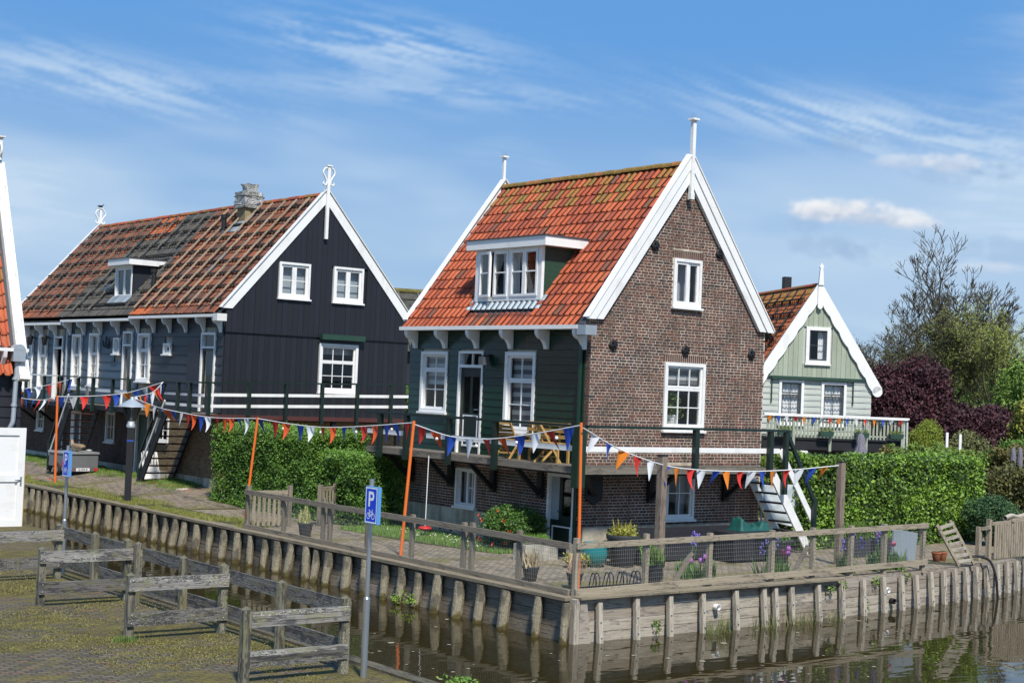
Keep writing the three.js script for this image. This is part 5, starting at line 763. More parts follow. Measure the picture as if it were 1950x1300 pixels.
{
  const g = thing('picket_fence', 'tall picket fence by the water at the right edge', 'fence', [9.48, 0, -3.45]);
  const off = (x) => -x * 0.1;
  for (const x of [0, 0.48, 1.42, 2.2, 3.2]) part(g, 'post', box(x - 0.05, x + 0.05, 0, x < 0.4 ? 0.8 : 0.96, off(x) - 0.05, off(x) + 0.05), M.fence);
  for (const [a, b, y] of [[0, 0.45, 0.76], [0.5, 1.4, 0.86], [1.44, 3.2, 0.92]]) part(g, 'rail', beam([a, y, off(a) + 0.07], [b, y + 0.02, off(b) + 0.07], 0.08, 0.03), M.fence);
  for (let k = 0; k < 22; k++) { const x = 0.58 + k * 0.115; part(g, 'picket', box(x, x + 0.075, 0.02, 0.84 + (x > 1.4 ? 0.05 : 0), off(x) + 0.088, off(x) + 0.112), M.fence); }
  part(g, 'cloth', tube([[1.2, 0.97, -0.1], [1.5, 1.02, -0.12], [1.8, 0.98, -0.15], [2.2, 1.02, -0.2]], 0.06, 16, 7), M.plankC);
}
{
  const l = thing('wooden_ladder', 'grey wooden rack of slats leaning at the end of the wire fence', 'ladder', [7.2, 0, -4.02]);
  for (const [a, b] of [[[0, 0.93, -0.1], [0.72, 0, 0.0]], [[0.52, 1.02, -0.12], [1.3, 0.02, 0.0]]]) part(l, 'side_rail', beam(a, b, 0.07, 0.05), M.fence);
  for (let k = 0; k < 7; k++) { const t = 0.06 + k * 0.14; part(l, 'slat', beam([0.72 * t, 0.93 * (1 - t), -0.06 + 0.06 * t], [0.52 + 0.78 * t, 1.02 - t, -0.07 + 0.07 * t], 0.075, 0.022), M.plankC); }
}
// ------------------------------------------------------------------ bicycle stalls on the quay: two rails between a front post and the canal rail
const rackLabels = ['farthest bicycle stall of two rails at the left edge of the quay', 'bicycle stall of two grey rails beside the canal, middle of the quay', 'nearer bicycle stall of two pale grey rails with bolt heads', 'nearest bicycle stall of grooved rails beside the steel sign post'];
const roof2 = (w) => { const g = new THREE.CylinderGeometry(0.001, w * 0.72, 0.05, 4); g.rotateY(Math.PI / 4); return g; };
function stall(k, v, grooved) {
  const s = thing('bicycle_stall', rackLabels[k], 'bicycle stall', [-12.4, -0.2, v], 'bicycle stalls on the quay');
  part(s, 'front_post', merge(box(-0.055, 0.055, 0, 0.92, -0.06, 0.045), roof2(0.11).translate(0, 0.945, -0.008)), M.rackPost);
  for (const [y0, y1, m] of [[0.70, 0.895, M.rack], [0.20, 0.395, M.rackDark]]) {
    if (grooved) for (let q = 0; q < 3; q++) part(s, 'rail_board', box(0.058, 1.50, y0 + q * 0.066, y0 + q * 0.066 + 0.061, 0.0, 0.045), q === 2 ? M.rack : m);
    else { const r = part(s, 'rail', box(-0.06, 1.53, y0, y1, 0.047, 0.085), m); for (const x of [0.0, 1.46]) for (const y of [y0 + 0.04, y1 - 0.04]) part(r, 'bolt', move(new THREE.SphereGeometry(0.013, 6, 4), x, y, 0.087), M.steel); }
  }
  return s;
}
stall(0, 2.1); stall(1, -0.95); stall(2, -4.40); stall(3, -7.88, true);
{
  const f = thing('canal_rail', 'dark two-board wooden railing along the canal side of the quay', 'railing', [-10.92, -0.2, -7.9]);
  const V = (v) => -(v + 7.9);
  for (const v of [2.12, 0.45, -0.93, -1.35, -3.05, -4.40, -6.15, -7.85]) { const h = 0.96 + RF() * 0.06; part(f, 'post', merge(box(-0.06, 0.05, 0, h, V(v) - 0.05, V(v) + 0.05), roof2(0.10).translate(-0.005, h + 0.02, V(v))), M.rackPost); }
  for (const [a, b] of [[-7.85, -4.42], [-4.40, -3.02], [-3.0, -0.97], [-0.93, 2.2]]) { part(f, 'rail', box(0.052, 0.09, 0.74, 0.945, V(b), V(a)), M.rackDark); part(f, 'rail', box(0.052, 0.09, 0.22, 0.42, V(b), V(a)), M.rackDark); }
}
// ------------------------------------------------------------------ signs
function signFace() {
  const c = document.createElement('canvas'); c.width = 256; c.height = 426; const x = c.getContext('2d');
  x.fillStyle = '#e9eef2'; x.fillRect(0, 0, 256, 426); const rr = (a, b, w, h, r) => { x.beginPath(); x.moveTo(a + r, b); x.lineTo(a + w - r, b); x.quadraticCurveTo(a + w, b, a + w, b + r); x.lineTo(a + w, b + h - r); x.quadraticCurveTo(a + w, b + h, a + w - r, b + h); x.lineTo(a + r, b + h); x.quadraticCurveTo(a, b + h, a, b + h - r); x.lineTo(a, b + r); x.quadraticCurveTo(a, b, a + r, b); x.closePath(); };
  x.fillStyle = '#0d3fd0'; rr(16, 16, 224, 394, 12); x.fill();
  x.fillStyle = '#e9eef2'; x.fillRect(66, 48, 36, 182); rr(66, 48, 124, 110, 54); x.fill(); x.fillRect(66, 48, 60, 110); x.fillStyle = '#0d3fd0'; rr(102, 82, 54, 44, 22); x.fill(); x.fillRect(102, 82, 30, 44);
  x.strokeStyle = '#e9eef2'; x.lineWidth = 9; for (const cx of [72, 178]) { x.beginPath(); x.arc(cx, 342, 34, 0, 6.3); x.stroke(); }
  x.lineWidth = 8; x.beginPath(); x.moveTo(72, 342); x.lineTo(100, 290); x.lineTo(160, 290); x.lineTo(128, 342); x.lineTo(100, 290); x.moveTo(128, 342); x.lineTo(72, 342); x.moveTo(178, 342); x.lineTo(156, 272); x.lineTo(172, 262); x.moveTo(128, 342); x.lineTo(160, 290); x.moveTo(100, 290); x.lineTo(92, 270); x.moveTo(80, 270); x.lineTo(108, 270); x.stroke();
  const t = new THREE.CanvasTexture(c); t.colorSpace = THREE.SRGBColorSpace; t.magFilter = THREE.LinearFilter; return t;
}
{
  const face = mat([1, 1, 1], 0.45, { map: signFace() }), edge = mat([0.10, 0.30, 0.62], 0.4);
  const sign = (u, v, y, label, h) => {
    const s = thing('parking_sign', label, 'sign', [u, y, v], 'bicycle parking signs');
    part(s, 'post', merge(rod([0, 0, 0], [0, 1.02, 0], 0.045, 0.045, 14), rod([0, 1.02, 0], [0, h, 0], 0.030, 0.030, 14), rod([0, 1.015, 0], [0, 1.045, 0], 0.045, 0.031, 14)), M.steel);
    const p = part(s, 'sign_box', box(-0.085, -0.03, h - 0.57, h - 0.09, -0.01, 0.285), edge), g = new THREE.PlaneGeometry(0.27, 0.46); g.rotateY(-Math.PI / 2); g.translate(-0.0875, h - 0.33, 0.1375); part(p, 'sign_face', g, face);
  };
  sign(-10.82, -8.2, -0.2, 'blue bicycle parking sign on a steel post in the foreground', 2.58); sign(-10.66, 2.55, -0.2, 'blue bicycle parking sign farther off near the white door', 2.42);
}
// ------------------------------------------------------------------ lamp post
{
  const l = thingAt('street_lamp', 'dark post lantern on the canal path beside the bulkhead', 'street lamp', [-10.5, 0, -41.96], 0.3);
  part(l, 'post', merge(box(-0.088, 0.088, 0, 2.1, -0.088, 0.088)), M.blackWood); part(l, 'collar', lathe([[0.12, 2.1], [0.13, 2.14], [0.10, 2.28], [0.0, 2.28]], 8), M.zinc);
  part(l, 'blue_tape', box(-0.092, 0.092, 1.72, 1.76, -0.092, 0.092), M.clothBlue);
  const c = part(l, 'lantern_frame', merge(...[0, 1, 2, 3].map((k) => { const a = k * Math.PI / 2 + Math.PI / 4; return rod([0.13 * Math.cos(a), 2.28, 0.13 * Math.sin(a)], [0.29 * Math.cos(a), 2.68, 0.29 * Math.sin(a)], 0.017); })), M.iron);
  part(c, 'lantern_glass', lathe([[0.125, 2.29], [0.275, 2.67]], 4), phys([0.16, 0.18, 0.19], 0.25, { transmission: 0.35, thickness: 0, side: THREE.DoubleSide })); part(c, 'lamp_tube', rod([0, 2.3, 0], [0, 2.55, 0], 0.035), M.white);
  part(l, 'lantern_roof', lathe([[0.38, 2.68], [0.36, 2.71], [0.12, 2.86], [0.05, 2.90], [0.05, 2.96], [0.0, 2.96]], 8), M.zinc);
}
// ------------------------------------------------------------------ bunting poles and bunting
const pole = (label, a, b, r, m, cat = 'pole') => { const o = thingAt(cat === 'pole' ? 'bunting_pole' : 'timber_post', label, cat, a); part(o, 'shaft', rod([0, 0, 0], [b[0] - a[0], b[1] - a[1], b[2] - a[2]], r, r * 0.92, 10), m); return o; };
pole('thin orange pole on the canal path by the far sign', [-14.28, 0, -47.81], [-14.34, 2.8, -47.81], 0.04, M.orangePole);
pole('orange pole in front of the clipped hedge behind the picket gate', [-6.75, 0, -39.3], [-6.54, 2.6, -39.29], 0.035, M.orangePole);
pole('leaning orange pole inside the dark fence before the green wall', [-2.17, 0, -32.0], [-2.01, 2.86, -32.0], 0.036, M.orangePole);
pole('orange pole at the outer corner of the terrace fence', [1.36, 0, -26.9], [1.29, 3.08, -26.8], 0.030, M.orangePole);
const squarePost = (label, x, z, h) => { const o = thingAt('timber_post', label, 'post', [x, 0, z], TURN); part(o, 'shaft', box(-0.07, 0.07, 0, h, -0.07, 0.07), M.postGrey); part(o, 'cap', box(-0.08, 0.08, h + 0.001, h + 0.02, -0.08, 0.08), M.iron); };
squarePost('tall square timber post in front of the brick gable', 2.97, -28.83, 2.47); squarePost('tall square timber post in front of the ivy hedge', 7.5, -33.84, 2.29);
const RP = rng(909), balconyPlanters = [];
function pennantGeo(w, h, bend, flip) {
  const g = new THREE.PlaneGeometry(w, h, 4, 5); g.translate(0, -h / 2, 0); const p = g.attributes.position;
  for (let i = 0; i < p.count; i++) { const t = -p.getY(i) / h, x = p.getX(i) * (1 - t * 0.97); p.setX(i, x + flip * 0.22 * w * t * t); p.setZ(i, bend * h * t * t + 0.03 * Math.sin(x / w * 5 + bend * 9) * (1 - t * 0.3)); p.setY(i, -h * t * (1 - 0.12 * Math.abs(bend) * t)); }
  g.computeVertexNormals(); return g;
}
function bunting(label, pts, colours, { w = 0.32, h = 0.40, gap = 0.42, start = 0.2, bulbs = 0 } = {}) {
  const o = thingAt('bunting', label, 'bunting', pts[0]), base = V3(pts[0]), curve = new THREE.CatmullRomCurve3(pts.map((p) => V3(p).sub(base))), len = curve.getLength();
  part(o, 'cord', new THREE.TubeGeometry(curve, pts.length * 8, 0.011, 5, false), M.cord);
  const cm = { r: M.clothRed, w: M.clothWhite, b: M.clothBlue, o: M.clothOrange, f: M.clothFlame }; let k = 0;
  for (let s = start; s < len - 0.15; s += gap * (0.9 + 0.2 * RP()), k++) {
    const t = s / len, c = curve.getPointAt(t), d = curve.getTangentAt(t), ch = colours[k % colours.length]; if (ch === '-') continue;
    const m = part(o, 'pennant', pennantGeo(w * (0.92 + RP() * 0.12), h * (0.92 + RP() * 0.14), (RP() - 0.35) * 0.8, (RP() - 0.5) * 1.3), cm[ch]);
    m.position.copy(c); m.position.y -= 0.008; m.rotation.order = 'YZX'; m.rotation.set(0.12 + RP() * 0.25, Math.atan2(-d.z, d.x) + (RP() - 0.5) * 0.25, Math.atan2(d.y, Math.hypot(d.x, d.z)) * 0.8);
  }
  for (let b = 0; b < bulbs; b++) { const c = curve.getPointAt((b + 0.6) / bulbs * 0.96); part(o, 'festoon_bulb', new THREE.SphereGeometry(0.035, 10, 8).translate(c.x, c.y - 0.10 - 0.05 * RP(), c.z), M.white); }
}
bunting('red, white and blue bunting from the gallery post to the hedge pole', [[-10.06, 2.6, -44.0], [-8.21, 2.49, -41.5], [-6.58, 2.57, -39.29]], 'fbwrfbwrf', { gap: 0.48, w: 0.34, h: 0.40 });
bunting('red, white and blue bunting sagging in front of the clipped hedge', [[-6.54, 2.57, -39.29], [-5.44, 2.50, -38.0], [-4.52, 2.50, -36.6], [-3.36, 2.62, -34.6], [-2.02, 2.82, -32.02]], 'brfbwrfbwrfb', { gap: 0.62, start: 0.12, bulbs: 4, w: 0.38, h: 0.40 });
bunting('bunting sagging before the green boarded wall', [[-1.98, 2.78, -32.0], [-1.15, 2.60, -30.8], [-0.39, 2.62, -29.7], [0.51, 2.81, -28.2], [1.27, 3.03, -26.75]], 'rfbwrfbwrb', { gap: 0.60, start: 0.25, bulbs: 4, w: 0.36, h: 0.38 });
bunting('bunting with orange flags across the front of the brick gable', [[1.32, 2.99, -26.7], [2.06, 2.60, -27.7], [2.97, 2.30, -28.75], [3.66, 2.19, -29.7], [4.93, 2.12, -31.2], [6.17, 2.13, -32.6], [7.43, 2.21, -33.8]], 'wborwborwborwborwbor', { gap: 0.475, start: 0.42, w: 0.28, h: 0.38 });
bunting('bunting from the far orange pole to the dark gallery post', [[-14.34, 2.77, -47.8], [-13.25, 2.83, -47.6], [-11.95, 2.99, -47.0], [-10.6, 3.38, -46.1]], 'bwr-rbobwr', { gap: 0.42, start: 0.1 });
bunting('short bunting swag from the dark gallery post down to the lantern', [[-10.62, 3.40, -46.2], [-10.54, 3.08, -44.5], [-10.59, 2.93, -42.2]], 'bwrowbrowb', { gap: 0.40 });
bunting('short bunting from the lantern back to the stairs', [[-10.55, 2.93, -42.2], [-10.17, 2.72, -43.0], [-10.06, 2.6, -44.0]], 'rowb', { gap: 0.45 });
bunting('bunting rising along the far end of the dark gallery', [[-17.23, 2.86, -52.6], [-15.94, 3.05, -51.6], [-14.49, 3.40, -50.6]], 'fbwrfbw', { gap: 0.52 });
bunting('bunting on the far left between pole and gallery end', [[-14.34, 2.77, -47.81], [-15.56, 2.59, -50.0], [-17.0, 2.58, -52.4]], 'bfwrb', { gap: 0.8 });
{ const c = Math.cos(GT), s = Math.sin(GT), q = (x, y, z) => [GREEN_POS[0] + x * c + z * s, y, GREEN_POS[2] - x * s + z * c]; bunting('small bunting hung along the balcony rail of the green house', [q(-2.4, 3.04, 1.42), q(0.3, 3.02, 1.42), q(3.1, 3.04, 1.42)], 'obwrobwrobwrobwr', { w: 0.17, h: 0.27, gap: 0.342, start: 0.1 });
  for (const [k, x] of [-1.72, -0.1, 1.28, 2.64].entries()) { const p = thingAt('balcony_planter', ['leftmost', 'second', 'third', 'rightmost'][k] + ' green trough hung on the balcony rail of the green house', 'planter', q(x - 0.28, 2.34, 1.36), GT, 'troughs on the balcony'); part(p, 'trough', poly([[0.05, 0], [0.51, 0], [0.56, 0.17], [0, 0.17]], 0.2), M.dormerGreen); part(p, 'soil', box(0.03, 0.53, 0.15, 0.172, 0.02, 0.18), M.soil); balconyPlanters.push(p); } }
// ------------------------------------------------------------------ trailer with a bird on the lid
{
  const t = thing('box_trailer', 'small grey box trailer with a number plate beside the dark house', 'trailer', [-2.35, 0.12, 23.3], undefined, 0.1); t.scale.setScalar(0.8);
  part(t, 'body', box(0, 1.35, 0.36, 0.92, -1.7, 0), mat([0.20, 0.21, 0.22], 0.5, { metalness: 0.3, map: texPaint })); part(t, 'lid', poly([[-0.04, 0.92], [1.39, 0.92], [1.36, 1.0], [-0.01, 1.0]], 1.8).translate(0, 0, -1.75), mat([0.27, 0.28, 0.29], 0.5, { map: texPaint }));
  part(t, 'light_bar', box(0.0, 1.35, 0.2, 0.355, -0.02, 0.03), mat([0.12, 0.12, 0.12], 0.6)); for (const x of [0.03, 1.17]) part(t, 'tail_light', box(x, x + 0.15, 0.22, 0.34, 0.031, 0.05), M.red);
  const c = document.createElement('canvas'); c.width = 256; c.height = 56; const x = c.getContext('2d'); x.fillStyle = '#dedede'; x.fillRect(0, 0, 256, 56); x.fillStyle = '#151515'; x.font = 'bold 46px sans-serif'; x.textAlign = 'center'; x.fillText('SJ-200-B', 128, 45); const tx = new THREE.CanvasTexture(c); tx.colorSpace = THREE.SRGBColorSpace;
  part(t, 'number_plate', new THREE.PlaneGeometry(0.62, 0.13).translate(0.66, 0.28, 0.034), mat([1, 1, 1], 0.5, { map: tx }));
  for (const s of [-0.06, 1.29]) { const w = part(t, 'wheel', new THREE.TorusGeometry(0.19, 0.075, 10, 20).rotateY(Math.PI / 2).translate(s + 0.06, 0.26, -0.9), mat([0.02, 0.02, 0.02], 0.9)); part(w, 'rim', new THREE.CylinderGeometry(0.15, 0.15, 0.09, 16).rotateZ(Math.PI / 2).translate(s + 0.06, 0.26, -0.9), M.steel); }
  part(t, 'reflector', poly([[-0.01, 0], [0.3, 0], [0.14, 0.28]], 0.01).rotateY(-Math.PI / 2).translate(-0.005, 0.4, -0.6), M.red); part(t, 'drawbar', box(0.62, 0.72, 0.3, 0.38, -2.9, -1.7), M.steel); part(t, 'jockey_wheel', rod([0.67, 0.02, -2.7], [0.67, 0.45, -2.7], 0.03), M.steel);
  part(t, 'lid_bowl', lathe([[0.0, 1.0], [0.10, 1.0], [0.13, 1.08], [0.11, 1.08], [0.08, 1.02], [0, 1.02]], 12).translate(1.1, 0.001, -0.35), M.whiteOld);
}
function bird(name, label, pos, turn, len, bodyC, wingC, headC) {        // a resting bird: one lofted body with head and bill, wings and tail as children
  const o = thingAt(name, label, 'bird', pos, turn), rings = [[-0.52, 0.30, 0.015, 0.02], [-0.40, 0.30, 0.07, 0.05], [-0.18, 0.25, 0.17, 0.17], [0.08, 0.23, 0.205, 0.20], [0.28, 0.28, 0.165, 0.17], [0.36, 0.38, 0.11, 0.12], [0.385, 0.45, 0.10, 0.105], [0.40, 0.53, 0.115, 0.105], [0.45, 0.57, 0.09, 0.08], [0.52, 0.55, 0.045, 0.045], [0.62, 0.525, 0.02, 0.03]];
  const pos2 = [], idx = [], col = [], n = 12; rings.forEach(([x, y, ry, rz], i) => { for (let k = 0; k < n; k++) { const a = k / n * 6.2832; pos2.push(x * len, (y + ry * Math.sin(a)) * len, rz * Math.cos(a) * len); const c = i > 8 ? [0.25, 0.13, 0.03] : i > 4 ? headC : Math.sin(a) > 0.2 ? wingC : bodyC; col.push(...c); } if (i) for (let k = 0; k < n; k++) { const a = (i - 1) * n + k, b = (i - 1) * n + (k + 1) % n; idx.push(a, b, a + n, b, b + n, a + n); } });
  const g = new THREE.BufferGeometry(); g.setAttribute('position', new THREE.Float32BufferAttribute(pos2, 3)); g.setAttribute('color', new THREE.Float32BufferAttribute(col, 3)); g.setAttribute('uv', new THREE.Float32BufferAttribute(new Float32Array(pos2.length / 3 * 2), 2)); g.setIndex(idx); g.computeVertexNormals();
  part(o, 'body', g, mat([1, 1, 1], 0.8, { vertexColors: true }));
  for (const s of [-1, 1]) { part(o, 'wing', new THREE.SphereGeometry(1, 12, 8).scale(0.34 * len, 0.12 * len, 0.05 * len).rotateZ(0.06).translate(-0.10 * len, 0.30 * len, s * 0.175 * len), mat(wingC, 0.8)); part(o, 'leg', rod([0.05 * len, 0, s * 0.07 * len], [0.02 * len, 0.1 * len, s * 0.08 * len], 0.012), mat([0.3, 0.16, 0.04], 0.7)); part(o, 'eye', new THREE.SphereGeometry(0.016 * len, 8, 6).translate(0.46 * len, 0.59 * len, s * 0.07 * len), M.iron); }
}
{ const p = at(-2.35 + 0.42, 0.92, 23.3 + 0.32); bird('duck', 'pale brown duck resting on the lid of the grey trailer', p, 2.6, 0.62, [0.42, 0.34, 0.22], [0.24, 0.17, 0.10], [0.34, 0.27, 0.19]); }
{ const p = at(BO[0] + 3.33, 10.34, BO[1] + 18.0); bird('crow', 'small black bird on the far finial of the black house', p, 0.6, 0.26, [0.01, 0.01, 0.012], [0.012, 0.012, 0.014], [0.01, 0.01, 0.012]); }
// ------------------------------------------------------------------ wooden furniture on the gallery
function chair(label, u, v, turn) {
  const c = thing('folding_chair', label, 'chair', [u, 2.035, v], 'wooden folding chairs on the gallery', turn), P = M.pine;     // faces +z
  for (const x of [-0.23, 0.23]) { part(c, 'back_leg', beam([x, 0.0, 0.24], [x * 0.96, 0.84, -0.26], 0.045, 0.025), P); part(c, 'front_leg', beam([x * 0.86, 0.0, -0.22], [x * 0.86, 0.44, 0.20], 0.045, 0.025), P); }
  for (let k = 0; k < 5; k++) part(c, 'seat_slat', box(-0.21, 0.21, 0.42, 0.44, -0.2 + k * 0.088, -0.125 + k * 0.088), P);
  for (let k = 0; k < 4; k++) { const y = 0.52 + k * 0.085, z = 0.24 - 0.5 * y / 0.84; part(c, 'back_slat', box(-0.205, 0.205, y, y + 0.07, z - 0.012, z + 0.012), P); }
  for (const [y, z] of [[0.12, 0.17], [0.12, -0.105]]) part(c, 'stretcher', box(-0.2, 0.2, y, y + 0.035, z - 0.012, z + 0.012), P);
}
chair('wooden folding chair on the gallery beside the dark post', -0.45, 2.2, 1.85); chair('wooden folding chair on the gallery nearest the house corner', -0.52, 0.72, 1.25);
{ const t = thing('garden_bench', 'slatted wooden bench against the green wall of the gallery', 'bench', [-0.12, 2.035, 0.45]); for (const z of [0, -1.35]) { part(t, 'end_frame', merge(box(-0.04, 0.0, 0, 0.88, z - 0.03, z + 0.03), box(-0.34, -0.30, 0, 0.42, z - 0.03, z + 0.03), box(-0.34, 0, 0.38, 0.42, z - 0.031, z + 0.031)), M.pine); } for (const y of [0.80, 0.66, 0.53]) part(t, 'back_slat', box(-0.065, -0.042, y, y + 0.075, -1.42, 0.07), M.pine); for (const x of [-0.33, -0.24, -0.15]) part(t, 'seat_slat', box(x, x + 0.075, 0.422, 0.445, -1.4, 0.05), M.pine); for (const z of [-0.3, -0.65, -1.0]) part(t, 'back_upright', box(-0.04, -0.015, 0.45, 0.86, z - 0.03, z + 0.03), M.pine); }
// ------------------------------------------------------------------ terrace pieces
const pot = (name, label, u, v, prof, m, seg = 20, y = 0) => { const o = thing(name, label, 'pot', [u, y, v]); part(o, 'pot', lathe(prof, seg), m); const top = prof.reduce((a, b) => b[1] > a[1] ? b : a), r = Math.max(...prof.map((p) => p[0])) * 0.8; part(o, 'soil', new THREE.CylinderGeometry(r, r, 0.02, seg).translate(0, top[1] - 0.05, 0), M.soil); return { o, y: top[1] - 0.04, r }; };
const taper = (r0, r1, h) => [[0, 0], [r0, 0], [r1 * 0.98, h * 0.86], [r1 * 1.06, h * 0.86], [r1 * 1.08, h], [r1 * 0.98, h], [r1 * 0.94, h * 0.9]];
const pots = {
  a: pot('plant_pot', 'dark pot with pale leaves inside the dark fence near the gate', -3.72, 5.5, taper(0.12, 0.17, 0.34), M.potGrey), b: pot('plant_pot', 'dark pot with pale pink shoots by the fence', -3.5, -2.55, taper(0.11, 0.16, 0.28), M.potGrey),
  c: pot('plant_pot', 'dark pot at the fence corner with withered leaves', -3.42, -3.75, taper(0.10, 0.15, 0.30), M.potGrey), d: pot('plant_bowl', 'low bowl with yellow leaves beside the teal pot', -1.25, -1.25, taper(0.14, 0.22, 0.16), M.potGrey),
  e: pot('glazed_pot', 'round teal glazed pot by the brick plinth', -0.72, -1.2, [[0, 0], [0.17, 0], [0.27, 0.14], [0.30, 0.28], [0.26, 0.42], [0.22, 0.46], [0.24, 0.50], [0.20, 0.50], [0.18, 0.44]], M.teal, 26), f: pot('plant_pot', 'large ribbed grey pot with yellow flowering shrub', -0.05, -1.35, taper(0.24, 0.34, 0.66), M.potGrey, 28),
  g: pot('plant_pot', 'small black pot with green leaves beside the large ribbed pot', 0.45, -1.4, taper(0.15, 0.20, 0.38), M.potGrey), h: pot('plant_pot', 'grey pot of grass leaning on the wire fence', -1.75, -4.05, taper(0.16, 0.20, 0.42), M.potGrey), i: pot('plant_pot', 'wide dark pot with clipped green at the end of the lounge set', 4.05, -1.95, taper(0.24, 0.34, 0.52), M.potGrey, 24),
  j: pot('window_pot', 'pale pot with small fir on the gable window ledge', 2.80, 0.28, taper(0.10, 0.145, 0.26), M.whiteOld, 18, 2.92),
};
{ const c = thing('concrete_planter', 'pale stained concrete trough planted with grass by the basement door', 'planter', [-1.15, 0, 0.2]); part(c, 'trough', merge(box(-0.45, 0.45, 0, 0.34, -0.2, -0.14), box(-0.45, 0.45, 0, 0.34, 0.14, 0.2), box(-0.45, -0.39, 0, 0.34, -0.14, 0.14), box(0.39, 0.45, 0, 0.34, -0.14, 0.14)), mat([0.52, 0.51, 0.48], 0.9, { map: texConcrete })); part(c, 'soil', box(-0.39, 0.39, 0.1, 0.30, -0.14, 0.14), M.soil); }
{ const c = thing('stone_block', 'small pale stone block beside the concrete trough', 'block', [-0.55, 0, -0.25]); part(c, 'block', poly([[-0.12, 0], [0.12, 0], [0.115, 0.33], [-0.11, 0.35]], 0.22, [], 0.012), mat([0.50, 0.49, 0.46], 0.9, { map: texConcrete })); }
{
  const s = thing('lounge_sofa', 'long black woven corner lounge against the brick plinth', 'sofa', [0.5, 0, -0.35]);
  part(s, 'base', box(0, 3.7, 0.06, 0.34, 0.0, 0.78), M.rattan); part(s, 'backrest', box(0, 3.7, 0.341, 0.66, -0.12, 0.06), M.rattan); for (const x of [0, 3.52]) part(s, 'arm_rest', box(x, x + 0.18, 0.341, 0.56, 0.061, 0.78), M.rattan); for (let k = 0; k < 4; k++) part(s, 'cushion', box(0.2 + k * 0.83, 0.2 + k * 0.83 + 0.8, 0.342, 0.44, 0.07, 0.77), M.rattan); for (const x of [0.6, 1.5, 2.1, 2.5, 3.1]) part(s, 'foot', box(x, x + 0.2, 0, 0.059, 0.62, 0.76), M.zinc);
  const t = thing('lounge_table', 'black woven lounge table at the right end of the lounge set', 'table', [2.75, 0, -1.25]); part(t, 'table_top', box(0, 1.45, 0.60, 0.66, 0.0, 0.62), M.rattan); part(t, 'skirt', box(0.04, 1.41, 0.05, 0.599, 0.03, 0.59), M.rattan);
  const c = thing('furniture_cover', 'crumpled teal cover thrown over the black lounge set', 'cover', [3.35, 0.662, -1.5]); const g = new THREE.PlaneGeometry(1.05, 0.5, 40, 20); g.rotateX(-Math.PI / 2); const p = g.attributes.position;
  for (let i = 0; i < p.count; i++) { const x = p.getX(i), z = p.getZ(i), e = smooth(0.25, 0.13, Math.abs(z)) * smooth(0.525, 0.42, Math.abs(x)), k = 0.19 * Math.exp(-((x + 0.38) ** 2) / 0.03) + 0.10 * Math.exp(-((x - 0.36) ** 2) / 0.02) + 0.05; p.setY(i, 0.006 + e * (k * (0.75 + 0.5 * fbm(x * 7, z * 9, 3)) + 0.05 * Math.abs(Math.sin(x * 14 + z * 9)))); } g.computeVertexNormals(); g.translate(0.4, 0, -0.1); part(c, 'cloth', g, Object.assign(M.tealCloth.clone(), { side: THREE.DoubleSide }));
}
{
  const b = thing('bicycle_rack', 'low black hoop bicycle rack on the terrace behind the fence corner', 'bicycle rack', [-3.25, 0, -3.9]); part(b, 'base_bar', merge(box(0, 1.35, 0.0, 0.03, -0.19, -0.16), box(0, 1.35, 0.0, 0.03, 0.16, 0.19)), M.iron);
  for (let k = 0; k < 4; k++) for (const d of [0, 0.09]) { const x = 0.12 + k * 0.34 + d; part(b, 'hoop', tube([[x - 0.05, 0.02, 0.17], [x - 0.04, 0.18, 0.16], [x, 0.27, 0.08], [x + 0.03, 0.29, -0.02], [x + 0.08, 0.18, -0.13], [x + 0.08, 0.02, -0.17]], 0.012, 20, 6), M.iron); }
}
{ const z = thing('zinc_planter', 'tall tapering zinc container beside the end of the wire fence', 'container', [6.0, 0, -3.6]); part(z, 'sheet_body', merge(poly([[0.0, 0.05], [0.82, 0.05], [0.90, 0.74], [0.04, 0.86]], 0.02).translate(0, 0, 0.0), poly([[0, 0.05], [0.7, 0.05], [0.7, 0.74], [0, 0.74]], 0.02).rotateY(Math.PI / 2 - 0.1).translate(0.83, 0, -0.001)), M.zincBox); part(z, 'foot', box(0.2, 0.72, 0, 0.049, -0.3, -0.02), M.iron); }
for (const [k, u, v, w] of [[0, 6.7, -1.95, 0.62], [1, 7.55, -2.05, 1.0]]) { const b = thing('planter_box', ['black planter box with grasses left of the fence post', 'wider black planter box with bright green leaves before the ivy hedge'][k], 'planter', [u, 0, v]); part(b, 'box', merge(box(0, w, 0, 0.44, 0, 0.03), box(0, w, 0, 0.44, -0.4, -0.37), box(0, 0.03, 0, 0.44, -0.37, 0), box(w - 0.03, w, 0, 0.44, -0.37, 0)), M.potGrey); part(b, 'soil', box(0.03, w - 0.03, 0.1, 0.38, -0.37, 0), M.soil); }
{ const b = thing('terracotta_stack', 'small stack of terracotta pieces and dead stems under the leaning slats', 'pot', [8.2, 0, -3.2]); for (const [x, y, r] of [[0, 0, 0.11], [0.24, 0, 0.10]]) part(b, 'terracotta_pot', lathe([[0, 0], [r * 0.7, 0], [r, 0.18], [r * 1.08, 0.18], [r * 1.08, 0.22], [r * 0.9, 0.22]], 14).translate(x, y, 0), M.terracotta); }
{ const s = thing('disc_swing', 'red disc swing hanging on a rope from the gallery edge', 'swing', [-1.05, 0.24, 4.5]); part(s, 'rope', rod([0, 0, 0], [0.02, 1.72, 0], 0.012, 0.012, 6), M.cord); part(s, 'disc', lathe([[0, -0.05], [0.10, -0.05], [0.16, -0.02], [0.165, 0.02], [0.1, 0.05], [0, 0.06]], 20), M.red); part(s, 'knot', new THREE.SphereGeometry(0.03, 8, 6).translate(0, -0.08, 0), M.cord); }
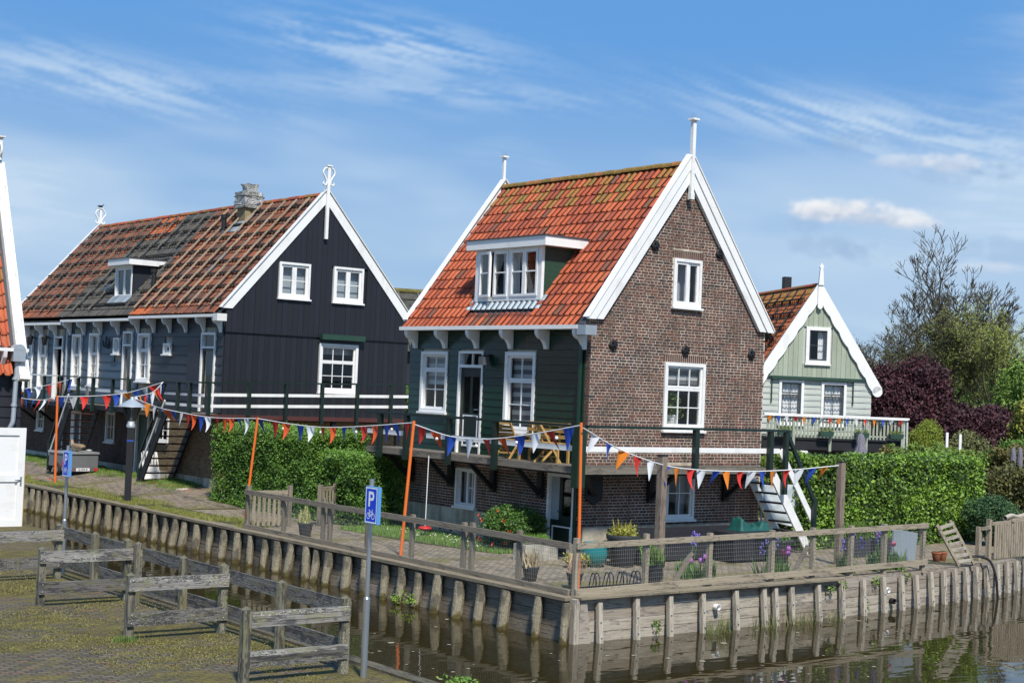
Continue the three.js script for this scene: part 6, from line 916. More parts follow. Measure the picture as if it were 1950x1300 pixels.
{ const s = thing('tarpaulin', 'pale grey sheet stretched behind the white garden stairs', 'tarpaulin', [5.68, 0.62, 0.0]); const g = new THREE.PlaneGeometry(1.35, 0.95, 30, 16); g.translate(0.675, 0.475, 0); const p = g.attributes.position; for (let i = 0; i < p.count; i++) { const x = p.getX(i), y = p.getY(i); p.setZ(i, 0.05 * Math.sin(x * 9 + y * 5) + 0.08 * fbm(x * 3, y * 4, 3)); p.setY(i, y + 0.07 * Math.sin(x * 3.4 + 1) * (1 - y)); } g.computeVertexNormals(); part(s, 'sheet', g, mat([0.60, 0.66, 0.68], 0.6, { side: THREE.DoubleSide })); part(s, 'frame_pole', merge(rod([0, -0.6, -0.02], [0, 1.0, -0.02], 0.025), rod([1.35, -0.6, -0.02], [1.35, 1.0, -0.02], 0.025)), M.steel); }
{ const h = thing('garden_hose', 'black hose hanging over the pale bulkhead near the right edge', 'hose', [9.1, 0.1, -3.8]); part(h, 'hose', tube([[-0.5, 0.0, -0.1], [-0.25, 0.07, 0.05], [0.0, -0.02, 0.22], [0.08, -0.35, 0.34], [0.12, -0.9, 0.40]], 0.03, 28, 8), M.iron); }
{ const p = thing('red_plank', 'red painted plank lying below the dark stairs', 'plank', [BO[0] - 1.0, 0.16, BO[1] + 1.1]); part(p, 'plank', beam([0, 0.06, -1.6], [0.3, 0.03, 0.1], 0.05, 0.12), M.red); }
{ const p = thing('rubble_pile', 'loose stones and broken bricks at the foot of the dark house wall', 'rubble', [BO[0] - 0.55, 0.10, BO[1] + 0.6]); for (let k = 0; k < 14; k++) { const g = new THREE.IcosahedronGeometry(0.06 + RP() * 0.07, 1), q = g.attributes.position, sd = k * 3.1; for (let i = 0; i < q.count; i++) { const n = 0.75 + 0.6 * fbm(q.getX(i) * 9 + sd, q.getY(i) * 9 + q.getZ(i) * 5, 2); q.setXYZ(i, q.getX(i) * n * 1.4, q.getY(i) * n * 0.7, q.getZ(i) * n); } g.computeVertexNormals(); g.translate((RP() - 0.5) * 0.9, 0.03, (RP() - 0.5) * 0.9); part(p, 'stone', g, k % 3 ? M.plinth : M.terracotta); } }
{ const c = thing('white_chairs', 'white slatted chair folded behind the dark stairs', 'chair', [BO[0] - 0.55, 0.15, BO[1] + 3.5]); part(c, 'seat', new THREE.CylinderGeometry(0.3, 0.3, 0.04, 20).rotateX(1.2).translate(0, 0.3, 0), M.white); for (let k = 0; k < 5; k++) part(c, 'back_slat', box(-0.22 + k * 0.1, -0.16 + k * 0.1, 0.4, 1.0, -0.22, -0.19), M.white); for (const x of [-0.26, 0.26]) part(c, 'leg', beam([x, 0, 0.15], [x, 0.95, -0.25], 0.04, 0.03), M.white); }
{ const g = thingAt('parasol', 'closed grey parasol behind the ivy hedge', 'parasol', [10.76, 0, -46], 0.2); part(g, 'pole', rod([0, 0, 0], [0, 2.75, 0], 0.025), M.steel); const l = lathe([[0.02, 2.7], [0.07, 2.66], [0.13, 2.5], [0.12, 2.35], [0.2, 2.1], [0.25, 1.7], [0.23, 1.2], [0.1, 1.15]], 24), p = l.attributes.position; for (let i = 0; i < p.count; i++) { const a = Math.atan2(p.getZ(i), p.getX(i)), k = 1 + 0.14 * Math.cos(a * 8 + p.getY(i)); p.setX(i, p.getX(i) * k); p.setZ(i, p.getZ(i) * k); } l.computeVertexNormals(); part(g, 'folded_canopy', l, M.parasol); }
for (const [k, x, z] of [[0, 11.82, -46], [1, 16.1, -48], [2, 16.42, -48.3]]) { const g = thingAt('covered_seat', ['pale domed garden cover peeping over the ivy hedge', 'left of two dark covered stakes above the far hedge', 'right of two dark covered stakes above the far hedge'][k], 'cover', [x, 0, z]); part(g, 'cover', lathe(k ? [[0.0, 2.42], [0.05, 2.38], [0.08, 2.2], [0.09, 1.4], [0.0, 1.4]] : [[0.0, 1.98], [0.12, 1.95], [0.22, 1.84], [0.26, 1.5], [0.25, 0]], 16), k ? M.parasol : mat([0.42, 0.38, 0.31], 0.9)); }
for (const [k, x] of [[0, 16.88], [1, 17.39]]) { const g = thingAt('white_stake', k ? 'right white stake in the far garden' : 'left white stake in the far garden beside the round bush', 'stake', [x, 0, -58]); part(g, 'stake', box(-0.045, 0.045, 0, 2.62 - k * 0.05, -0.045, 0.045), M.white); }
{ const o = thing('door_parasol', 'pale parasol top over the far end of the dark gallery', 'parasol', [BO[0] - 0.95, 2.47, BO[1] + 14.9]); part(o, 'canopy', lathe([[0.0, 1.42], [0.1, 1.36], [0.35, 1.16], [0.55, 0.98], [0.5, 0.98]], 10), mat([0.45, 0.50, 0.56], 0.9)); part(o, 'pole', rod([0, 0, 0], [0, 1.4, 0], 0.02), M.steel); }
{ const s = thing('gallery_boards', 'two small carved boards hung on the dark gallery rail', 'board', [BO[0] - 1.24, 2.5, BO[1] + 7.3]); for (const z of [0, -2.1]) part(s, 'board', box(-0.02, 0.0, 0.0, 0.62, z - 0.1, z + 0.1), mat([0.52, 0.50, 0.44], 0.8, { map: texOld })); }
// floating leaves and froth on the water
{ const g = [], r = rng(1201); for (let k = 0; k < 130; k++) { const u = -9.8 + r() * 13, v = -12.5 + r() * 9 + (u < -4.6 ? r() * 6 : 0); if (u > -4.5 && v > -5.0) continue; const c = new THREE.CircleGeometry(0.02 + 0.05 * r() * r(), 6); c.rotateX(-Math.PI / 2); c.scale(1, 1, 0.5 + r()); c.rotateY(r() * 3); c.translate(u, 0.004, -v); g.push(c); } const m = new THREE.Mesh(merge(g), mat([0.34, 0.31, 0.22], 0.9)); m.name = 'floating_leaves'; m.position.set(...at(0, -0.778, 0)); m.rotation.y = TURN; m.userData = { kind: 'stuff', label: 'scattered pale leaves floating on the canal', category: 'leaves' }; scene.add(m); }
// ------------------------------------------------------------------ leaves
function leafClump(n, leaf, spread, seed, long = 1.6) {            // n folded leaves round a point
  const r = rng(seed), pos = [], idx = [];
  for (let k = 0; k < n; k++) {
    const c = new THREE.Vector3((r() - 0.5), (r() - 0.5), (r() - 0.5)).multiplyScalar(spread * 2), e = new THREE.Euler(r() * 6.3, r() * 6.3, r() * 6.3), s = leaf * (0.7 + 0.6 * r()), b = pos.length / 3;
    for (const [x, y, z] of [[0, -0.5 * long, 0], [0.42, -0.05, 0.14], [0, 0.5 * long, 0], [-0.42, -0.05, 0.14], [0, 0, -0.02]]) { const v = new THREE.Vector3(x, y, z).multiplyScalar(s).applyEuler(e).add(c); pos.push(v.x, v.y, v.z); }
    idx.push(b, b + 1, b + 4, b + 1, b + 2, b + 4, b + 2, b + 3, b + 4, b + 3, b, b + 4);
  }
  const g = new THREE.BufferGeometry(); g.setAttribute('position', new THREE.Float32BufferAttribute(pos, 3)); g.setAttribute('uv', new THREE.Float32BufferAttribute(new Float32Array(pos.length / 3 * 2), 2)); g.setIndex(idx); g.computeVertexNormals(); return g;
}
const leafMat = phys([1, 1, 1], 0.55, { side: THREE.DoubleSide, transmission: 0.22, thickness: 0 });
const leafMatt = mat([1, 1, 1], 0.7, { side: THREE.DoubleSide });
function scatter(parent, name, items, geo, m = leafMatt, seed = 1) {
  const im = new THREE.InstancedMesh(geo, m, items.length), o = new THREE.Object3D(), r = rng(seed), c = new THREE.Color();
  items.forEach(({ p, s = 1, c: k, up }, i) => { o.position.set(...p); o.rotation.set(up ? (r() - 0.5) * 0.5 : r() * 6.3, r() * 6.3, up ? (r() - 0.5) * 0.5 : r() * 6.3); o.scale.setScalar(s); o.updateMatrix(); im.setMatrixAt(i, o.matrix); im.setColorAt(i, c.setRGB(...k)); });
  im.name = name; im.userData = { kind: 'stuff' }; im.castShadow = im.receiveShadow = true; parent.add(im); return im;
}
const vary = (r, a, b, d = 0.25) => { const t = r(), k = 1 + (r() - 0.5) * d; return [mix(a[0], b[0], t) * k, mix(a[1], b[1], t) * k, mix(a[2], b[2], t) * k]; };
// a clipped hedge: twiggy core, leaves on every face in uneven clumps. box in local x, y, z
function hedgeBox(o, [x0, x1, y1, z0, z1], { density = 420, geo, pal, seed, rough = 0.16, round = 0.25, faces = 'fbtlr', m = leafMat, core = true }) {
  const r = rng(seed), items = [], W = x1 - x0, D = z1 - z0;
  const bump = (a, b, q) => (fbm(a * 1.1 + q, b * 1.1 + seed, 3) - 0.5) * rough * 2;
  const add = (x, y, z, nx, ny, nz, a, b, q) => { if (fbm(a * 2.3 + q + seed, b * 2.3, 3) < 0.40 && r() < 0.55) return; const d = bump(a, b, q) - r() * r() * 0.30; const ty = y1 - (y - 0) < round ? 0 : 0; items.push({ p: [x + nx * d, Math.max(0.05, y + ny * d + ty), z + nz * d], s: 0.55 + 0.8 * r(), c: pal(x, y, z, r, ny) }); };
  const topY = (x, z) => y1 + bump(x, z, 50) * 0.8 - round * (smooth(0.35, 0, x - x0) + smooth(0.35, 0, x1 - x)) * 0.5;
  const n = (A) => Math.floor(A * density);
  if (faces.includes('f')) for (let k = n(W * y1); k--;) { const x = x0 + r() * W, y = r() * y1; add(x, Math.min(y, topY(x, z1)), z1 - 0.12 * smooth(0.5, 0, y1 - y) * round * 3, 0, 0, 1, x, y, 0); }
  if (faces.includes('b')) for (let k = n(W * y1 * 0.5); k--;) { const x = x0 + r() * W, y = r() * y1; add(x, y, z0, 0, 0, -1, x, y, 9); }
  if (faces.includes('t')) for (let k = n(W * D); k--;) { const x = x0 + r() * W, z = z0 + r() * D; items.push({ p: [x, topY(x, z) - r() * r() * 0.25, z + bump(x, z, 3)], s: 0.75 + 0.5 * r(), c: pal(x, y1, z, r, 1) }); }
  if (faces.includes('l')) for (let k = n(D * y1); k--;) { const z = z0 + r() * D, y = r() * y1; add(x0, y, z, -1, 0, 0, z, y, 20); }
  if (faces.includes('r')) for (let k = n(D * y1); k--;) { const z = z0 + r() * D, y = r() * y1; add(x1, y, z, 1, 0, 0, z, y, 30); }
  if (core) { const c = new THREE.BoxGeometry(Math.max(0.1, W - 0.5), y1 - 0.25, Math.max(0.1, D - 0.5), 12, 6, 6), p = c.attributes.position; for (let i = 0; i < p.count; i++) { const q = 1 + (fbm(p.getX(i) * 2 + seed, p.getY(i) * 2 + p.getZ(i), 2) - 0.5) * 0.15; p.setX(i, p.getX(i) * q); p.setZ(i, p.getZ(i) * q); } c.computeVertexNormals(); part(o, 'branches', c.translate((x0 + x1) / 2, (y1 - 0.25) / 2, (z0 + z1) / 2), mat([0.012, 0.018, 0.006], 1)); }
  scatter(o, 'leaves', items, geo, m, seed);
}
const smallLeaf = leafClump(9, 0.036, 0.075, 5, 1.5), ivyLeaf = leafClump(6, 0.062, 0.085, 6, 1.2), fineLeaf = leafClump(9, 0.04, 0.11, 7, 2.2), bigLeaf = leafClump(10, 0.075, 0.16, 8, 1.7), treeLeaf = leafClump(15, 0.085, 0.24, 9, 1.6), budLeaf = leafClump(4, 0.075, 0.16, 10, 1.6);
// clipped hedge left of the brick house
{
  const o = thing('clipped_hedge', 'large clipped dark green hedge in front of the black house', 'hedge', [-1.5, 0, 14.7]);
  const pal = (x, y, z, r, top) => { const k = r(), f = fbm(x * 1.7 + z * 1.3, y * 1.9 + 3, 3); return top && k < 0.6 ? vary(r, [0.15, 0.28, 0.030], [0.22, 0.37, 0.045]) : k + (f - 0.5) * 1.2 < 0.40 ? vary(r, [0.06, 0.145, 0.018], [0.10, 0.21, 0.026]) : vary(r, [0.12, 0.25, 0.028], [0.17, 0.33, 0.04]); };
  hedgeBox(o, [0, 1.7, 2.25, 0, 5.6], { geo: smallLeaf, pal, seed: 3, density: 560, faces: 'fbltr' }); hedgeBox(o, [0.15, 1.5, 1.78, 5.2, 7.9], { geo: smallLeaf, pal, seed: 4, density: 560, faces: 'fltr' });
}
// ivy-clad hedge right of the brick house
{
  const o = thing('ivy_hedge', 'tall glossy ivy hedge behind the terrace at the right', 'hedge', [6.8, 0, -0.45]);
  const pal = (x, y, z, r, top) => { const f = fbm(x * 0.55 + 1.5, y * 0.9 + 2.2, 3) + 0.10 * fbm(x * 4, y * 4, 2), paler = smooth(0.44, 0.60, f + (top ? 0.25 : 0) + 0.08 * smooth(1.5, 3.5, x + 1.5 * fbm(x * 2, y * 2 + 8, 3))), k = r(); return k < 0.18 + 0.62 * paler ? vary(r, [0.17, 0.32, 0.03], [0.27, 0.43, 0.05]) : k < 0.75 ? vary(r, [0.09, 0.175, 0.02], [0.14, 0.24, 0.03]) : vary(r, [0.030, 0.070, 0.014], [0.05, 0.10, 0.02]); };  // paler leaves more frequent on top and towards the right end
  hedgeBox(o, [0, 7.2, 2.22, -1.1, 0], { geo: ivyLeaf, pal, seed: 12, density: 400, rough: 0.12, round: 0.2 });
}
const bush = (name, label, pos, [rx, ry, rz], { n, geo, pal, seed, cat = 'bush', trunk = true, base = 0.5, m = leafMatt, lobes = 7, turn = 0, shell = 0.45 }) => {
  const o = thingAt(name, label, cat, pos, turn), r = rng(seed), items = [], L = [];
  for (let k = 0; k < lobes; k++) { const a = r() * 6.3, q = Math.sqrt(r()) * 0.62, h = (r() - 0.45) * 1.2; L.push([Math.cos(a) * q * rx, ry * (1 + h * 0.55), Math.sin(a) * q * rz, 0.42 + 0.28 * r()]); } L.push([0, ry, 0, 0.72]);
  for (let k = 0; k < n; k++) { const [lx, ly, lz, lr] = L[Math.floor(r() * L.length)], a = r() * 6.3, u = r() * 2 - 1, w = Math.sqrt(1 - u * u), d = lr * (shell + (1 - shell) * Math.cbrt(r())) * (0.85 + 0.35 * fbm(a * 2 + seed, u * 3, 2)), y = ly + u * d * ry; if (y < 0.05) continue; const p = [lx + w * Math.cos(a) * d * rx, y, lz + w * Math.sin(a) * d * rz]; items.push({ p, s: 0.7 + 0.6 * r(), c: pal(r, y / (2 * ry), p) }); }
  if (trunk) { const g = [rod([0, 0, 0], [0.05, ry * base, 0], 0.10 * Math.min(1, ry), 0.07 * Math.min(1, ry), 8)]; for (const [lx, ly, lz] of L) g.push(rod([0.05, ry * base, 0], [lx, ly, lz], 0.06 * Math.min(1, ry), 0.02, 6)); part(o, 'trunk', merge(g), M.bark); }
  scatter(o, 'crown', items, geo, m, seed + 1); return o;
};
const P2 = (a, b) => (r) => vary(r, a, b, 0.3);
// far garden hedges and shrubs (world positions)
const wHedge = (name, label, pos, dim, o) => { const t = thingAt(name, label, 'hedge', pos, o.turn ?? 0); hedgeBox(t, dim, { core: true, faces: 'ftlr', m: leafMatt, ...o }); };
wHedge('far_hedge', 'mixed green and brown hedge in the far garden behind the ivy hedge', [13.2, 0, -52], [0, 7.5, 2.0, -1.2, 0], { geo: bigLeaf, density: 120, seed: 61, turn: -0.05, rough: 0.4, pal: (x, y, z, r) => fbm(x * 0.8 + 3, y, 2) > 0.52 ? vary(r, [0.12, 0.10, 0.03], [0.17, 0.15, 0.04]) : vary(r, [0.11, 0.19, 0.03], [0.2, 0.28, 0.05]) });
wHedge('brown_hedge', 'dark brownish hedge beyond the picket fence at the right edge', [14.05, 0, -44], [0, 5, 1.75, -1, 0], { geo: bigLeaf, density: 150, seed: 62, rough: 0.3, pal: (x, y, z, r) => vary(r, [0.055, 0.07, 0.02], [0.13, 0.12, 0.03]) });
wHedge('low_hedge', 'light green hedge between the garden stairs and the green house', [7.2, 0, -46], [0, 7, 1.75, -1, 0], { geo: smallLeaf, density: 230, seed: 63, rough: 0.35, pal: (x, y, z, r) => vary(r, [0.10, 0.17, 0.02], [0.2, 0.27, 0.04]) });
wHedge('gap_hedge', 'green hedge seen in the gap between black and brick houses', [-6.3, 0, -56], [0, 4, 3.4, -1, 0], { geo: bigLeaf, density: 90, seed: 64, pal: (x, y, z, r) => vary(r, [0.07, 0.13, 0.02], [0.12, 0.2, 0.03]) });
bush('bushy_shrub', 'dark bluish shrub at the right end of the ivy hedge', [12.95, 0, -40], [0.75, 0.68, 0.7], { n: 2600, geo: smallLeaf, seed: 71, pal: P2([0.03, 0.08, 0.03], [0.07, 0.15, 0.05]) });
bush('round_bush', 'round clipped yellow-green bush below the purple tree', [16.42, 0, -60], [0.85, 1.56, 0.85], { n: 5200, geo: smallLeaf, seed: 72, lobes: 3, shell: 0.8, pal: P2([0.16, 0.22, 0.02], [0.27, 0.33, 0.04]) });
bush('bushy_shrub', 'loose olive shrub right of the white stakes', [18.4, 0, -60], [1.3, 1.42, 1.0], { n: 2600, geo: bigLeaf, seed: 73, pal: P2([0.10, 0.12, 0.04], [0.19, 0.19, 0.07]) });
bush('bushy_shrub', 'bright green shrub at the right below the purple tree', [19.9, 0, -58], [1.35, 1.36, 1.0], { n: 2800, geo: bigLeaf, seed: 74, pal: P2([0.07, 0.16, 0.02], [0.15, 0.26, 0.04]) });
bush('feathery_shrub', 'feathery yellow-green shrub behind the dark stair rail', [8.55, 0, -43.5], [0.9, 1.02, 0.7], { n: 2400, geo: fineLeaf, seed: 75, pal: P2([0.14, 0.20, 0.03], [0.24, 0.30, 0.06]) });
bush('purple_tree', 'dark purple-leaved tree beside the green house', [17.9, 0, -68], [2.15, 2.85, 2.2], { n: 9500, geo: treeLeaf, seed: 81, cat: 'tree', lobes: 10, pal: (r) => vary(r, [0.028, 0.009, 0.013], [0.085, 0.022, 0.030], 0.5) });
bush('purple_tree', 'lower purple-leaved tree spreading to the right of the taller one', [20.3, 0, -66.5], [2.2, 2.0, 2.0], { n: 7500, geo: treeLeaf, seed: 82, cat: 'tree', lobes: 9, pal: (r) => vary(r, [0.026, 0.008, 0.012], [0.078, 0.021, 0.028], 0.5) });
// trees grown from branches; leaves only where the twigs end
function tree(name, label, [x, y, z], { h, seed, spread = 0.5, levels = 6, lean = [0, 0], leaves, leafGeo = budLeaf, n0 = 3, r0 = 0.2, trunkTo = 0.34, m = M.bark, up = 0.25 }) {
  const o = thingAt(name, label, 'tree', [x, y, z]), r = rng(seed), wood = [], big = [], tips = [];
  const grow = (p, d, len, rad, lv) => {
    const q = p.clone().addScaledVector(d, len), bend = p.clone().lerp(q, 0.5).add(new THREE.Vector3(r() - 0.5, (r() - 0.5) * 0.4, r() - 0.5).multiplyScalar(len * 0.12));
    const seg = lv > 3 ? 3 : lv > 1 ? 4 : 7, tgt = lv < 2 ? big : wood; tgt.push(rod(p.toArray(), bend.toArray(), Math.max(rad, 0.016), Math.max(rad * 0.82, 0.015), seg, true), rod(bend.toArray(), q.toArray(), Math.max(rad * 0.84, 0.015), Math.max(rad * 0.62, 0.011), seg, true));
    if (lv >= levels) { tips.push(q, bend); return; }
    const n = lv === 0 ? n0 : 2 + (r() < 0.55 ? 1 : 0);
    for (let k = 0; k < n; k++) { const lead = k === 0 && lv < 4, a = r() * 6.3 + k * 2.1, s = lead ? 0.18 : spread * (0.7 + 0.6 * r()); const nd = d.clone().add(new THREE.Vector3(Math.cos(a) * s, up * (lead ? 1 : 0.5) + (r() - 0.5) * 0.2, Math.sin(a) * s)).normalize(); grow(q, nd, len * (lead ? 0.80 : 0.70) * (0.85 + 0.3 * r()), rad * (lead ? 0.68 : 0.52), lv + 1); }
    if (lv > 0 && lv < levels - 1) for (let k = 0; k < 2; k++) { const a = r() * 6.3, nd = d.clone().multiplyScalar(0.5).add(new THREE.Vector3(Math.cos(a), 0.35, Math.sin(a)).multiplyScalar(0.8)).normalize(); grow(bend, nd, len * 0.5, rad * 0.35, Math.max(lv + 2, levels - 2)); }
  };
  grow(new THREE.Vector3(0, 0, 0), new THREE.Vector3(lean[0], 1, lean[1]).normalize(), h * trunkTo, r0, 0);
  part(o, 'trunk', merge(big), m); part(o, 'twigs', merge(wood), m, STUFF);
  if (leaves) { const items = []; for (const t of tips) for (let k = 0; k < leaves.per; k++) { if (leaves.below && t.y > leaves.below * h && r() > 0.12) continue; items.push({ p: [t.x + (r() - 0.5) * leaves.d, t.y + (r() - 0.5) * leaves.d, t.z + (r() - 0.5) * leaves.d], s: leaves.s * (0.7 + 0.6 * r()), c: vary(r, leaves.a, leaves.b, 0.3) }); } scatter(o, 'crown', items, leafGeo, leafMatt, seed + 5); }
  return o;
}
tree('bare_tree', 'tall tree still almost bare behind the purple tree', [23.2, 0, -80], { h: 13.2, seed: 7, levels: 7, n0: 5, r0: 0.24, trunkTo: 0.235, spread: 0.56, up: 0.30, leaves: { per: 1, d: 0.5, s: 0.5, a: [0.12, 0.13, 0.03], b: [0.2, 0.2, 0.05], below: 0.62 } });
tree('bare_tree', 'leaning tree with thin budding branches left of the tall bare tree', [21.6, 0, -79], { h: 9.6, seed: 15, levels: 7, n0: 5, r0: 0.17, trunkTo: 0.23, spread: 0.72, lean: [-0.12, 0], leaves: { per: 1, d: 0.5, s: 0.45, a: [0.10, 0.11, 0.03], b: [0.17, 0.17, 0.05] } });
tree('leafing_tree', 'tree coming into pale green leaf right of the bare tree', [25.0, 0, -78], { h: 9.6, seed: 23, levels: 7, n0: 5, r0: 0.2, trunkTo: 0.24, spread: 0.62, m: M.barkGreen, leaves: { per: 1, d: 0.6, s: 0.62, a: [0.28, 0.34, 0.06], b: [0.42, 0.47, 0.12] } });
bush('green_tree', 'dense mid green tree at the right edge of the picture', [25.6, 0, -72], [1.9, 3.1, 2.0], { n: 6500, geo: treeLeaf, seed: 91, cat: 'tree', lobes: 12, pal: P2([0.08, 0.16, 0.02], [0.18, 0.28, 0.04]) });
bush('green_tree', 'green tree filling the gap behind the purple trees', [22.8, 0, -74], [2.3, 1.9, 2.0], { n: 5000, geo: treeLeaf, seed: 92, cat: 'tree', lobes: 10, pal: P2([0.06, 0.11, 0.02], [0.14, 0.19, 0.035]) });
bush('green_tree', 'yellowish young-leaved tree at the lower right edge', [21.6, 0, -61], [1.25, 2.15, 1.25], { n: 4200, geo: treeLeaf, seed: 93, cat: 'tree', lobes: 8, pal: P2([0.14, 0.17, 0.02], [0.26, 0.26, 0.04]) });
bush('green_tree', 'low dark green tree between green house and purple tree', [15.9, 0, -70], [1.3, 1.9, 1.3], { n: 3000, geo: treeLeaf, seed: 94, cat: 'tree', pal: P2([0.04, 0.06, 0.025], [0.09, 0.11, 0.04]) });
for (const [k, x, z, h] of [[0, 33, -86, 3.4], [1, 29, -92, 3.8], [2, -22, -110, 3.6], [3, -34, -105, 3.8]]) bush('green_tree', ['farther green tree outside the right edge', 'farther green tree behind the trees at the right', 'far green tree behind the black house', 'far green tree behind the left house'][k], [x, 0, z], [4, h, 4], { n: 5000, geo: treeLeaf, seed: 95 + k, cat: 'tree', lobes: 10, pal: P2([0.06, 0.11, 0.02], [0.12, 0.18, 0.03]) });
// shrub with orange blossom by the basement door
{
  const p = at(-0.62, 0, 1.85), o = bush('flowering_shrub', 'green shrub with orange-red blossoms in front of the basement wall', p, [0.62, 0.56, 0.82], { n: 2600, geo: smallLeaf, seed: 101, turn: TURN, lobes: 6, m: leafMat, pal: P2([0.045, 0.12, 0.015], [0.12, 0.24, 0.03]) }), r = rng(55), it = [];
  for (let k = 0; k < 15; k++) it.push([-0.55 + (r() - 0.5) * 0.3, 0.15 + r() * 0.9, (r() - 0.5) * 1.4]); for (const q of it) part(o, 'blossom', leafClump(9, 0.04, 0.03, Math.floor(r() * 1e6), 1).translate(...q), M.clothFlame);
}
// ------------------------------------------------------------------ grass, weeds, pot plants
function tuft(n, h, w, seed, spread = 0.05, lean = 0.5) { const r = rng(seed), pos = [], idx = []; for (let k = 0; k < n; k++) { const a = r() * 6.3, x = (r() - 0.5) * spread * 2, z = (r() - 0.5) * spread * 2, hh = h * (0.6 + 0.6 * r()), l = lean * r() * hh, b = pos.length / 3, c = Math.cos(a), s = Math.sin(a); pos.push(x - s * w, 0, z + c * w, x + s * w, 0, z - c * w, x + c * l * 0.4 - s * w * 0.7, hh * 0.6, z + s * l * 0.4 + c * w * 0.7, x + c * l * 0.4 + s * w * 0.7, hh * 0.6, z + s * l * 0.4 - c * w * 0.7, x + c * l, hh, z + s * l); idx.push(b, b + 1, b + 2, b + 1, b + 3, b + 2, b + 2, b + 3, b + 4); } const g = new THREE.BufferGeometry(); g.setAttribute('position', new THREE.Float32BufferAttribute(pos, 3)); g.setAttribute('uv', new THREE.Float32BufferAttribute(new Float32Array(pos.length / 3 * 2), 2)); g.setIndex(idx); g.computeVertexNormals(); return g; }
const grassGeo = tuft(9, 0.09, 0.004, 3, 0.06), reedGeo = tuft(7, 0.34, 0.005, 4, 0.07, 0.4), bladeGeo = tuft(11, 0.30, 0.011, 5, 0.06, 0.45), mossGeo = tuft(12, 0.014, 0.006, 6, 0.06, 1.6);
function grass(name, label, items, geo) { const g = new THREE.Group(), r = rng(items.length), im = scatter(scene, name, items.map((i) => ({ ...i, up: 1 })), geo, leafMatt, items.length); im.name = numbered(name); im.userData = { kind: 'stuff', label, category: 'grass' }; im.position.set(...at(0, 0, 0)); im.rotation.y = TURN; return im; }
{
  const r = rng(321), lawn = [], verge = [], quayG = [], wallG = [], reeds = [];
  for (let k = 0; k < 5200; k++) { const v = 1.3 + r() * 5.6, u = -0.05 - r() * mix(1.25, 1.9, (v - 1.3) / 5.6); lawn.push({ p: [u, 0.005, -v], s: 0.7 + r() * 0.9, c: vary(r, [0.09, 0.20, 0.02], [0.20, 0.33, 0.05]) }); }
  for (let k = 0; k < 9000; k++) { const v = 7.6 + r() * 24, q = r() * r(), u = -4.2 + q * (1.5 + 0.5 * Math.sin(v)); if (fbm(u * 1.5, v * 0.9, 3) < 0.42) continue; verge.push({ p: [u, 0.01, -v], s: 0.5 + r() * 0.8, c: vary(r, [0.16, 0.18, 0.03], [0.27, 0.27, 0.07]) }); }
  for (let k = 0; k < 5200; k++) { const v = 17 + r() * 16, u = -0.45 - r() * r() * 1.5; if (fbm(u * 1.2 + 7, v * 0.7, 3) < 0.40) continue; wallG.push({ p: [u, rise(u, v) - 0.0, -v], s: 0.5 + r() * 0.9, c: vary(r, [0.09, 0.17, 0.02], [0.18, 0.27, 0.05]) }); }
  for (let k = 0; k < 26000; k++) { const u = -16.5 + r() * 6.1, v = -15 + r() * 22; if (u > -10.5 && v < 2.4) continue; const f = fbm(u * 0.9 + 3, v * 0.7, 4) + 0.25 * (fbm(u * 5, v * 5, 2) - 0.5); if (f < 0.50) continue; quayG.push({ p: [u, -0.2, -v], s: 0.5 + r() * 0.7, c: vary(r, [0.12, 0.11, 0.03], [0.25, 0.23, 0.06]) }); }
  grass('lawn_grass', 'bright lawn strip below the basement wall', lawn, grassGeo); grass('verge_grass', 'dry yellowish grass verge along the dark bulkhead', verge, grassGeo); grass('wall_grass', 'green grass at the foot of the dark house', wallG, grassGeo); grass('quay_moss', 'low moss and grass between the quay clinkers', quayG, mossGeo);
  for (let k = 0; k < 130; k++) { const t = r(), u = mix(-1.6, 2.6, t); if (Math.sin(u * 5) + r() < 0.3) continue; reeds.push({ p: [u, -0.82, -(edgeV(u) - 0.16 - r() * 0.25)], s: 0.5 + r() * 0.7, c: vary(r, [0.11, 0.14, 0.04], [0.22, 0.22, 0.08]) }); }
  grass('reeds', 'thin reeds at the foot of the pale bulkhead', reeds, reedGeo);
  const daisy = []; for (let k = 0; k < 60; k++) { const v = 1.8 + r() * 4, u = -0.4 - r() * 1.1; daisy.push(new THREE.SphereGeometry(0.02, 6, 4).scale(1, 0.5, 1).translate(u, 0.10 + r() * 0.03, -v)); } const dm = new THREE.Mesh(merge(daisy), mat([0.78, 0.76, 0.6], 0.8)); dm.name = 'daisies'; dm.position.set(...at(0, 0, 0)); dm.rotation.y = TURN; dm.userData = { kind: 'stuff', label: 'white and yellow daisies in the lawn strip', category: 'flowers' }; scene.add(dm);
}
const plantIn = (o, name, n, geo, y, rx, h, a, b, seed, up = false) => { const r = rng(seed), it = []; for (let k = 0; k < n; k++) { const q = r() * 6.3, d = Math.sqrt(r()) * rx; it.push({ p: [Math.cos(q) * d, y + r() * h, Math.sin(q) * d], s: 0.7 + 0.6 * r(), c: vary(r, a, b), up }); } scatter(o, name, it, geo, leafMatt, seed); };
plantIn(pots.a.o, 'plant', 10, bladeGeo, pots.a.y, 0.10, 0.02, [0.28, 0.30, 0.08], [0.50, 0.50, 0.22], 1, true); plantIn(pots.b.o, 'plant', 16, bladeGeo, pots.b.y, 0.12, 0.02, [0.42, 0.36, 0.18], [0.62, 0.46, 0.34], 2, true); plantIn(pots.c.o, 'plant', 12, bladeGeo, pots.c.y, 0.12, 0.02, [0.40, 0.24, 0.12], [0.60, 0.42, 0.3], 3, true);
